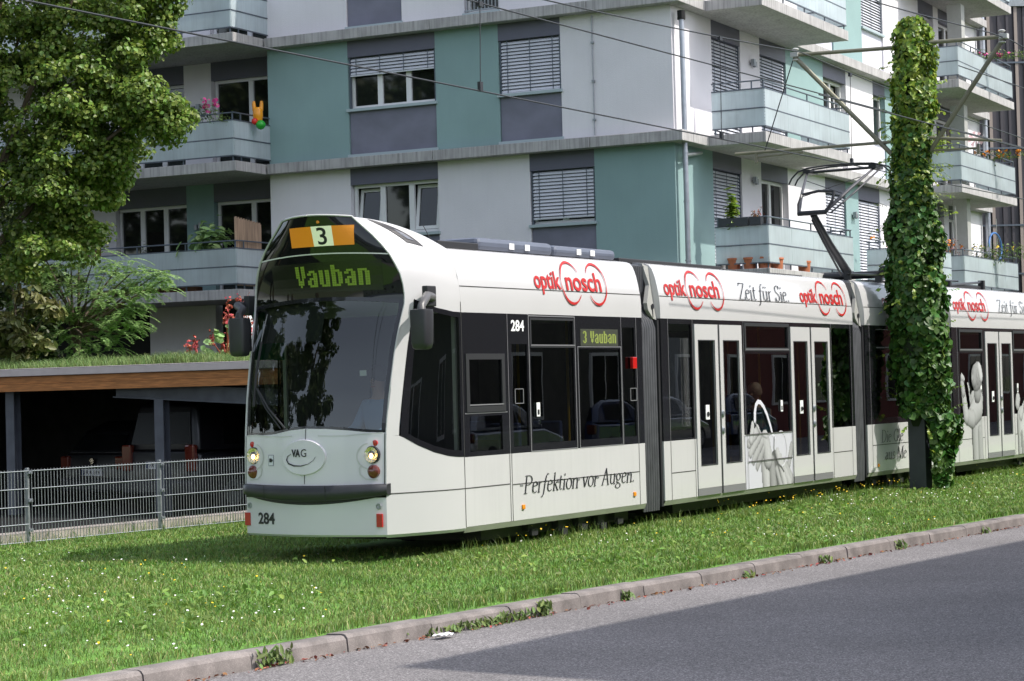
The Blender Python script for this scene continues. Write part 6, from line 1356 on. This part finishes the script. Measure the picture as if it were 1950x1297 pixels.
pw_ = thing('pinwheel', 'pale pink toy pinwheel on the middle far balcony', 'pinwheel', BR(18.6, 1.05, 7.7)); q.build('sail', 'palepink', pw_); q = MB(); q.tube([BR(18.6, 1.05, 7.2), BR(18.6, 1.05, 8.25)], .01, 5); q.build('stick', 'steel', pw_)
q = MB(); q.tube([BR(20.75 + .32 * math.cos(a) * 2.2, .95, 5.35 + .42 * math.sin(a)) for a in lin_n(math.pi, -.9, 18)] , .028, 8); tag(q.build('hose_arch', 'bluehose', smooth=True), 'blue hose bent in an arch over the lowest far balcony', 'hose')
for a, z1, lb in ((16.9, 6.3, 'thin pale cane on the lowest far balcony near the door'), (21.2, 6.2, 'thin pale cane beside the blue hose')):
    q = MB(); q.tube([BR(a, .9, 4.8), BR(a - .05, .9, z1)], .012, 5); tag(q.build('cane', 'ceramic'), lb, 'cane')
# left balconies
leafy('rose_bush', 'pink roses on the middle left balcony beside the door', 'plant', BL(10.75, 1.0, 7.85), (.10, .08, .14), 60, .06, 'mimosa', None, ('pink', 5, .085))
leafy('geranium', 'dark green bushy geranium over the middle left balcony rail', 'plant', BL(11.25, 1.08, 7.82), (.26, .10, .08), 300, .08, 'ivy')
leafy('trailing_plant', 'small pale trailing plant hanging at the corner of the middle left balcony', 'plant', BL(10.35, 1.14, 7.72), (.12, .05, .06), 70, .05, 'weed')
p = np.array(BL(9.95, .35, 7.80)); ty = thing('inflatable_toy', 'orange inflatable toy with two ears and a green ball on the left balcony', 'toy', tuple(p)); q = MB()
q.lathe([(0, -.1), (.09, -.05), (.115, .08), (.11, .22), (.07, .27), (0, .28)], tuple(p), 16)
for sg in (-1, 1): q.tube([tuple(p + np.array([sg * .07, 0, .2])), tuple(p + np.array([sg * .085, 0, .34])), tuple(p + np.array([sg * .085, 0, .41]))], [.05, .042, .03], 10)
q.build('body', 'toyorange', ty, smooth=True); q = MB(); q.lathe([(.0, -.11), (.06, -.09), (.1, -.04), (.11, 0), (.1, .04), (.06, .09), (0, .11)], tuple(p + np.array([.07, -.12, -.13])), 16); q.build('ball', 'toygreen', ty, smooth=True); q = MB(); q.lathe([(0, -.08), (.06, -.05), (.075, 0), (.06, .05), (0, .08)], tuple(p + np.array([-.06, -.12, -.05])), 12); q.build('knob', 'toyred', ty, smooth=True)
p = np.array(BL(12.55, .9, 7.95)); q = MB(); q.box(-.16, .16, -.1, .1, 0, .05, lambda a, b, c: tuple(p + np.array([a, b, c]))); q.tube([tuple(p), tuple(p + np.array([0, 0, -.4]))], .02, 6); tag(q.build('bird_table', 'toyred'), 'small red bird table on the middle left balcony at the tree edge', 'bird table')
q = MB(); 
def RS(a, o, z): return BL(a, o, z)
n = 30
for i in range(n): a0 = lerp(10.16, 9.98, i / n); q.box(0, 1, 0, 1, 0, 1, lambda x, y, z, i=i: B3(10.14 - .004 * i * 0, -(1.06 - (1.02) * (i + x * .93) / n) , lerp(4.12, 5.62 - .10 * (i / n) + .02 * math.sin(i * 2.1), z)) if y < .5 else B3(10.16, -(1.06 - 1.02 * (i + x * .93) / n), lerp(4.12, 5.62 - .10 * (i / n) + .02 * math.sin(i * 2.1), z)))
tag(q.build('reed_screen', 'reed'), 'woven reed privacy screen at the end of the lower left balcony', 'screen')
leafy('potted_palm', 'arching dark green potted palm beside the reed screen', 'plant', BL(11.0, .75, 4.95), (.22, .15, .17), 220, .22, 'mimosa', up=.6)
q = MB(); q.box(14.5, 15.4, .15, .19, 4.9, 5.75, BL); tag(q.build('wooden_board', 'brownboard', bevel=.02), 'brown wooden board leaning on the lower left balcony wall', 'board')
leafy('window_plant', 'pale green plant in the lower left balcony window', 'plant', BL(14.0, -.75, 4.9), (.08, .05, .14), 90, .07, 'weed')
q = MB()
for i in range(6): a = 11.4 + .5 * i; q.box(a, a + random.uniform(.2, .42), .55, .8, 4.05, 4.05 + random.uniform(.1, .22), BL)
tag(q.build('stored_crate', 'brownboard'), 'row of dark crates stored on the floor of the lower left balcony', 'crate')
# ================================================================ grass and flowers
def in_frustum(P, m=.045):
    d = P[:, 0] / P[:, 1]; return (P[:, 1] > 8) & (d > -.245 - m) & (d < .245 + m)
def lawn_pts(n, s0, s1, n0, n1):
    s = s0 + (s1 - s0) * RNG.random(n); q = n0 + (n1 - n0) * RNG.random(n); P = KA + np.outer(s, KD) + np.outer(q, KN); k = in_frustum(P); return P[k], q[k], s[k]
def track_t(P): d = P - np.array([-.513, 21.578]); a = R(31.0); return d @ np.array([-math.cos(a), math.sin(a)]), d @ np.array([math.sin(a), math.cos(a)])
def fbm(P, sc, seed=0):
    rg = np.random.default_rng(seed); v = np.zeros(len(P))
    for k in range(6):
        a = rg.uniform(0, 6.28); f = sc * rg.uniform(.6, 1.9); v += np.sin((P[:, 0] * math.cos(a) + P[:, 1] * math.sin(a)) * f + rg.uniform(0, 6.28))
    return v / 6
def blades(P, z0, h, wd, lean, m, name, kind='stuff', parent=None):
    n = len(P); a = RNG.random(n) * 6.283; d = np.stack([np.cos(a), np.sin(a), np.zeros(n)], 1); sd_ = np.stack([-np.sin(a), np.cos(a), np.zeros(n)], 1)
    face = RNG.random(n) * 6.283; sd_ = np.stack([np.cos(face), np.sin(face), np.zeros(n)], 1)
    h = h[:, None]; wd = wd if np.ndim(wd) == 0 else wd[:, None]; L = lean * (.3 + RNG.random((n, 1)))
    B = np.concatenate([P, np.full((n, 1), z0)], 1); up = np.array([0, 0, 1.0])
    mid = B + up * h * .62 + d * h * L * .35; tipp = B + up * h * (1 - .25 * L) + d * h * L * 1.1
    V = np.stack([B - sd_ * wd, B + sd_ * wd, mid + sd_ * wd * .8, mid - sd_ * wd * .8, tipp], 1).reshape(-1, 3); o = (np.arange(n) * 5)[:, None]
    F = np.concatenate([o + np.array([[0, 1, 2]]), o + np.array([[0, 2, 3]]), o + np.array([[3, 2, 4]])], 1).reshape(-1, 3)
    return tag(np_mesh(name, V, F, m, parent), kind=kind)
P1, q1, s1 = lawn_pts(1050000, -10, 45, -13.5, -.02)
tt, ss = track_t(P1)
dist = P1[:, 1]; keep = RNG.random(len(P1)) < np.clip((17.0 / dist) ** 1.3, .25, 1.0)
under = (tt > .9) & (tt < 2.2) & (ss > .6); keep &= ~under
keep &= ~((tt > 2.3) & (ss > 10.0)); keep &= (tt < 6.35)
P1, tt, ss, q1 = P1[keep], tt[keep], ss[keep], q1[keep]
cl = fbm(P1, 2.2, 4) + .6 * fbm(P1, 6.5, 5)
h = .040 * (1 + .55 * cl) + .022 * RNG.random(len(P1)); h += .05 * np.exp(-((q1 + .10) / .12) ** 2) * (fbm(P1, 3.0, 8) > -.1) + .035 * np.exp(-((tt + .0) / .30) ** 2) * (ss > -1.2); h = np.clip(h, .02, .2)
dry = RNG.random(len(P1)) < np.clip(.05 + .10 * fbm(P1, 1.3, 77), .005, .25)
blades(P1[~dry], .045, h[~dry], .0026 + .00022 * (P1[~dry][:, 1] - 12), .75, 'grass', 'grass'); blades(P1[dry], .045, h[dry] * .95, .0026 + .00022 * (P1[dry][:, 1] - 12), .9, 'straw', 'dry_grass')
print('blades', len(P1))
# broad lawn weeds
P2, q2, _ = lawn_pts(12000, -10, 40, -9.0, -.03); t2, s2 = track_t(P2); k = (~((t2 > .3) & (s2 > -.6))) & (t2 < 6) & (fbm(P2, 1.6, 12) > .05); P2 = P2[k]
V, F = leaves(np.concatenate([P2, .075 + .03 * RNG.random((len(P2), 1))], 1), np.array([0, 0, 1.0]) + .45 * RNG.normal(size=(len(P2), 3)), .065, .5, .2); tag(np_mesh('clover', V, F, 'clover'), kind='stuff')
def flower_field(name, m, n, s0, s1, n0, n1, thr, seed, size, zh, cond=None):
    P, q, s = lawn_pts(n, s0, s1, n0, n1); t, ss = track_t(P); k = (~((t > .2) & (ss > -.8))) & (t < 5.5) & (fbm(P, .9, seed) + .4 * fbm(P, 3, seed + 1) > thr)
    if cond is not None: k &= cond(t, ss)
    P = P[k]; z = .05 + zh * (.7 + .6 * RNG.random(len(P))); n = len(P)
    C = np.concatenate([P, z[:, None]], 1); a = np.linspace(0, 2 * np.pi, 7)[:-1]; ring = np.stack([np.cos(a), np.sin(a), np.zeros(6)], 1); tilt = unit(np.array([0, -.35, 1.0]) + .3 * RNG.normal(size=(n, 3)))
    e1 = unit(np.cross(tilt, np.array([0, 1.0, 0.1]))); e2 = np.cross(tilt, e1); r = size * (.7 + .6 * RNG.random((n, 1, 1)))
    V = C[:, None, :] + r * (np.cos(a)[None, :, None] * e1[:, None, :] + np.sin(a)[None, :, None] * e2[:, None, :])
    o = (np.arange(n) * 6)[:, None]; F = np.concatenate([o + np.array([[0, 1, 2, 3]]), o + np.array([[0, 3, 4, 5]])], 1).reshape(-1, 4)
    tag(np_mesh(name, V.reshape(-1, 3), F, m), kind='stuff')
flower_field('daisies', 'daisy', 2600, -9, 34, -9, -.1, .04, 21, .0085, .07)
flower_field('yellow_flowers', 'dandelion', 800, -9, 34, -9, -.1, .0, 31, .009, .075)
flower_field('tall_yellow_flowers', 'dandelion', 2800, -4, 30, -7.5, -1.5, -.05, 41, .009, .17, lambda t, s: (t > -.45) & (t < .2) & (s > -1.3))
# tall stems by the tram
P3, _, _ = lawn_pts(60000, -6, 34, -8, -1.5); t3, s3 = track_t(P3); k = (t3 > -.40) & (t3 < .25) & (s3 > -1.6) & (fbm(P3, 2.0, 51) > -.1); P3 = P3[k]
blades(P3, .045, .10 + .12 * RNG.random(len(P3)), .0022, .35, 'grass', 'tall_grass')
P3, q3, _ = lawn_pts(20000, -10, 30, -12, -7.0); t3, s3 = track_t(P3); k = (np.abs(t3 - 6.2) < .45) & (s3 < 6); P3 = P3[k]; blades(P3, .0, .08 + .18 * RNG.random(len(P3)), .004, .5, 'grass', 'tall_grass')
# planted carport roof
n = 42000; x = -6.5 + 13.7 * RNG.random(n); y = .25 + 6.5 * RNG.random(n) ** 1.6; PR = CP + np.outer(x, CX) + np.outer(y, CY); k = in_frustum(PR, .02) & (x < 6.9); PR = PR[k]; hh = np.clip(.11 + .12 * fbm(PR, 1.8, 61) + .14 * RNG.random(len(PR)) ** 2, .03, .5)
blades(PR, 2.24, hh, .0045, .8, 'roofgrass', 'roof_grass')
mb = MB(); mb.box(-7, 7.2, .36, 7.5, 2.23, 2.26, C3); tag(mb.build('roof_substrate', 'soil'), kind='structure')
# kerb weeds, litter, dry leaves
def weed_tuft(label, s_, n_, k, sz, hh, m='weed'):
    p = np.array(K(s_, .20 + n_, -.055)); r = thing('kerb_weed', label, 'weed', tuple(p), 'weeds along the foot of the kerb'); a_, b_ = RNG.normal(size=(2, k, 1)); P = p + a_ * sz * .8 * np.array([KD[0], KD[1], 0]) + np.clip(b_, -1, 1.5) * .025 * np.array([KN[0], KN[1], 0]) + np.array([0, 0, 1]) * hh * .75 * RNG.random((k, 1)); V, F = leaves(P, np.array([.3, -.6, .6]) + .6 * RNG.normal(size=(k, 3)), .06, .35, .2, .5, np.tile(np.array([0, 0, 1.0]), (k, 1))); np_mesh('foliage', V, F, m, r)
def kparam(px, py):
    p = at(px, py, 1.0) - np.array([0, 0, CAM_H]); t = (-.06 - CAM_H) / p[2]; p = np.array([0, 0, CAM_H]) + p * t; d = p[:2] - KA; return float(d @ KD), float(d @ KN)
for px, py, k, sz, hh, lb in ((498, 1268, 70, .10, .16, 'sprawling green weed tuft at the kerb foot nearest to the camera'), (880, 1200, 90, .28, .07, 'long low weed strip at the kerb foot beside the white paper'), (960, 1183, 70, .22, .09, 'weed strip between the paper and the round grey weed'), (1018, 1172, 80, .05, .14, 'round grey green weed growing up the kerb face'), (1175, 1143, 30, .05, .08, 'small leafy weed in a kerb joint in the middle of the kerb'), (1420, 1100, 24, .05, .06, 'small flat weed on the road by the red scrap'), (1545, 1072, 30, .05, .09, 'weed in the kerb joint right of the middle'), (1690, 1045, 30, .05, .10, 'yellowish weed in the second last kerb joint'), (1845, 1015, 22, .05, .07, 'tiny weed at the far right of the kerb')):
    s_, n_ = kparam(px, py); weed_tuft(lb, s_, max(.02, n_ - .2), k, sz, hh)
s_, n_ = kparam(845, 1216); q = MB(); q.grid(lambda a, b: tuple(np.array(K(s_ + a, n_ + b, -.05)) + np.array([0, 0, .018 * abs(math.sin(a * 60 + b * 30)) + .01])), lin_n(-.09, .09, 6), lin_n(-.04, .05, 4)); tag(q.build('crumpled_paper', 'paper'), 'crumpled white paper scrap lying at the foot of the kerb', 'litter')
s_, n_ = kparam(1453, 1098); q = MB(); q.grid(lambda a, b: tuple(np.array(K(s_ + a, n_ + b, -.052)) + np.array([0, 0, .01 * abs(math.sin(a * 90))])), lin_n(-.02, .02, 3), lin_n(-.012, .012, 2)); tag(q.build('red_scrap', 'toyred'), 'tiny red scrap on the road at the kerb', 'litter')
k = 520; s_ = -2 + 20 * RNG.random(k); n_ = .215 + .10 * RNG.random(k) ** 2; P = np.array([K(a, b, -.05) for a, b in zip(s_, n_)]); V, F = leaves(P, np.array([0, 0, 1.0]) + .35 * RNG.normal(size=(k, 3)), .030, .7, .3, .6); tag(np_mesh('kerb_debris', V, F, 'dryleaf'), kind='stuff')
# ================================================================ people
def person(name, label, pos, ang, clothes, hairm, trousers, arms, child=1.0):
    """seated figure; local x forward, y left; joints in metres above the seat"""
    ca, sa = math.cos(ang), math.sin(ang); root = thing(name, label, 'person', pos)
    T = lambda x, y, z: (pos[0] + (ca * x - sa * y) * child, pos[1] + (sa * x + ca * y) * child, pos[2] + z * child)
    def skin(nm, joints, edges, m, parent=None, rootv=0, sub=2):
        me = bpy.data.meshes.new(nm); me.from_pydata([T(*j[:3]) for j in joints], edges, []); ob = bpy.data.objects.new(nm, me); COL.objects.link(ob)
        ob.modifiers.new('s', 'SKIN'); sk_ = me.skin_vertices[0].data
        for i, j in enumerate(joints): sk_[i].radius = (j[3] * child, (j[4] if len(j) > 4 else j[3]) * child); sk_[i].use_root = (i == rootv)
        su = ob.modifiers.new('u', 'SUBSURF'); su.levels = su.render_levels = sub
        dg = bpy.context.evaluated_depsgraph_get(); dg.update(); m2 = bpy.data.meshes.new_from_object(ob.evaluated_get(dg)); bpy.data.objects.remove(ob)
        q = MB(); q.add([v.co[:] for v in m2.vertices], [tuple(p.vertices) for p in m2.polygons]); bpy.data.meshes.remove(m2); return q.build(nm, m, parent, smooth=True)
    hz = .72
    J = [(0, 0, .08, .15), (0.01, 0, .30, .145), (.02, 0, .50, .125), (.03, 0, .60, .055), (.05, 0, hz - .02, .075), (.055, 0, hz + .08, .092), (.05, 0, hz + .15, .06)]
    E = [(0, 1), (1, 2), (2, 3), (3, 4), (4, 5), (5, 6)]
    for sg in (-1, 1):
        b = len(J); J += [(.01, sg * .17, .50, .06)] + [(x, sg * y, z, r) for x, y, z, r in arms]; E += [(2, b)] + [(b + i, b + i + 1) for i in range(len(arms))]
        b = len(J); J += [(.06, sg * .10, .06, .085), (.42, sg * .13, .08, .07), (.46, sg * .13, -.34, .05), (.60, sg * .13, -.40, .04)]; E += [(0, b), (b, b + 1), (b + 1, b + 2), (b + 2, b + 3)]
    body = skin('body', J, E, 'skin', root)
    JS = [(0, 0, .08, .165), (0.01, 0, .30, .160), (.02, 0, .50, .14), (.025, 0, .56, .08)]; ES = [(0, 1), (1, 2), (2, 3)]
    for sg in (-1, 1): b = len(JS); JS += [(.01, sg * .17, .50, .075)] + [(x, sg * y, z, r + .016) for x, y, z, r in arms[:2]]; ES += [(2, b), (b, b + 1), (b + 1, b + 2)]
    skin('top', JS, ES, clothes, root)
    JT = [(0, 0, .08, .168)]; ET = []
    for sg in (-1, 1): b = len(JT); JT += [(.06, sg * .10, .06, .10), (.42, sg * .13, .08, .085), (.46, sg * .13, -.30, .065)]; ET += [(0, b), (b, b + 1), (b + 1, b + 2)]
    skin('trousers', JT, ET, trousers, root)
    q = MB(); q.lathe([(.0, .118), (.05, .108), (.085, .07), (.1, .02), (.102, -.03), (.09, -.06)], T(.035, 0, hz + .085), 16); q.build('hair', hairm, root, smooth=True)
    q = MB(); q.tube([T(.135, 0, hz + .05), T(.165, 0, hz + .02), T(.14, 0, hz + .005)], [.010, .016, .012], 8); q.build('nose', 'skin', root, smooth=True)
    for sg in (-1, 1): q = MB(); q.lathe([(0, -.012), (.012, 0), (0, .012)], T(.138, sg * .034, hz + .058), 8); q.build('eye', 'ink', root, smooth=True)
    q = MB(); q.tube([T(.140, -.025, hz - .03), T(.148, 0, hz - .032), T(.140, .025, hz - .03)], .006, 6); q.build('mouth', 'redseed', root, smooth=True)
    wx, wy, wz, wr = arms[-1]
    for sg in (-1, 1):
        for k, (dy, L) in enumerate(((-.03, .07), (-.01, .085), (.01, .08), (.03, .06))):
            q = MB(); q.tube([T(wx + .02, sg * (wy + dy), wz), T(wx + .02 + L * .55, sg * (wy + dy), wz - .004), T(wx + .02 + L * .85, sg * (wy + dy), wz - .03), T(wx + .02 + L * .75, sg * (wy + dy), wz - .05)], [.010, .010, .009, .007], 6); q.build('finger', 'skin', body, smooth=True)
        q = MB(); q.tube([T(wx, sg * (wy - .03), wz), T(wx + .03, sg * (wy - .065), wz - .01), T(wx + .06, sg * (wy - .06), wz - .03)], [.013, .011, .008], 6); q.build('thumb', 'skin', body, smooth=True)
    return root
uF = -math.pi / 2 - R(31.0)                                            # facing the tram front
dp = np.array(F1(.02, 1.02, 1.10)); person('person', 'tram driver in a light blue shirt seated behind the windscreen', tuple(dp), math.atan2(-math.cos(R(31)), -math.sin(R(31))), 'shirt', 'hairdark', 'trouser', [(.10, .24, .27, .045), (.36, .20, .20, .035), (.43, .19, .20, .038)])
pp = np.array(F2(3.46, .30, .87)); pr = person('person', 'passenger with fair hair and patterned scarf at the window above the glasses advert', tuple(pp), math.atan2(-math.cos(R(30)), -math.sin(R(30))), 'jacket', 'hairfair', 'trouser', [(.06, .20, .25, .045), (.24, .12, .14, .035), (.32, .08, .12, .036)], .92)
q = MB(); q.tube([tuple(pp + np.array([.0, -.0, .50]) + np.array([.09 * math.cos(a), .09 * math.sin(a), .015 * math.sin(3 * a)])) for a in lin_n(0, 6.283, 16)], .045, 8); q.build('scarf', 'scarf', pr, smooth=True)
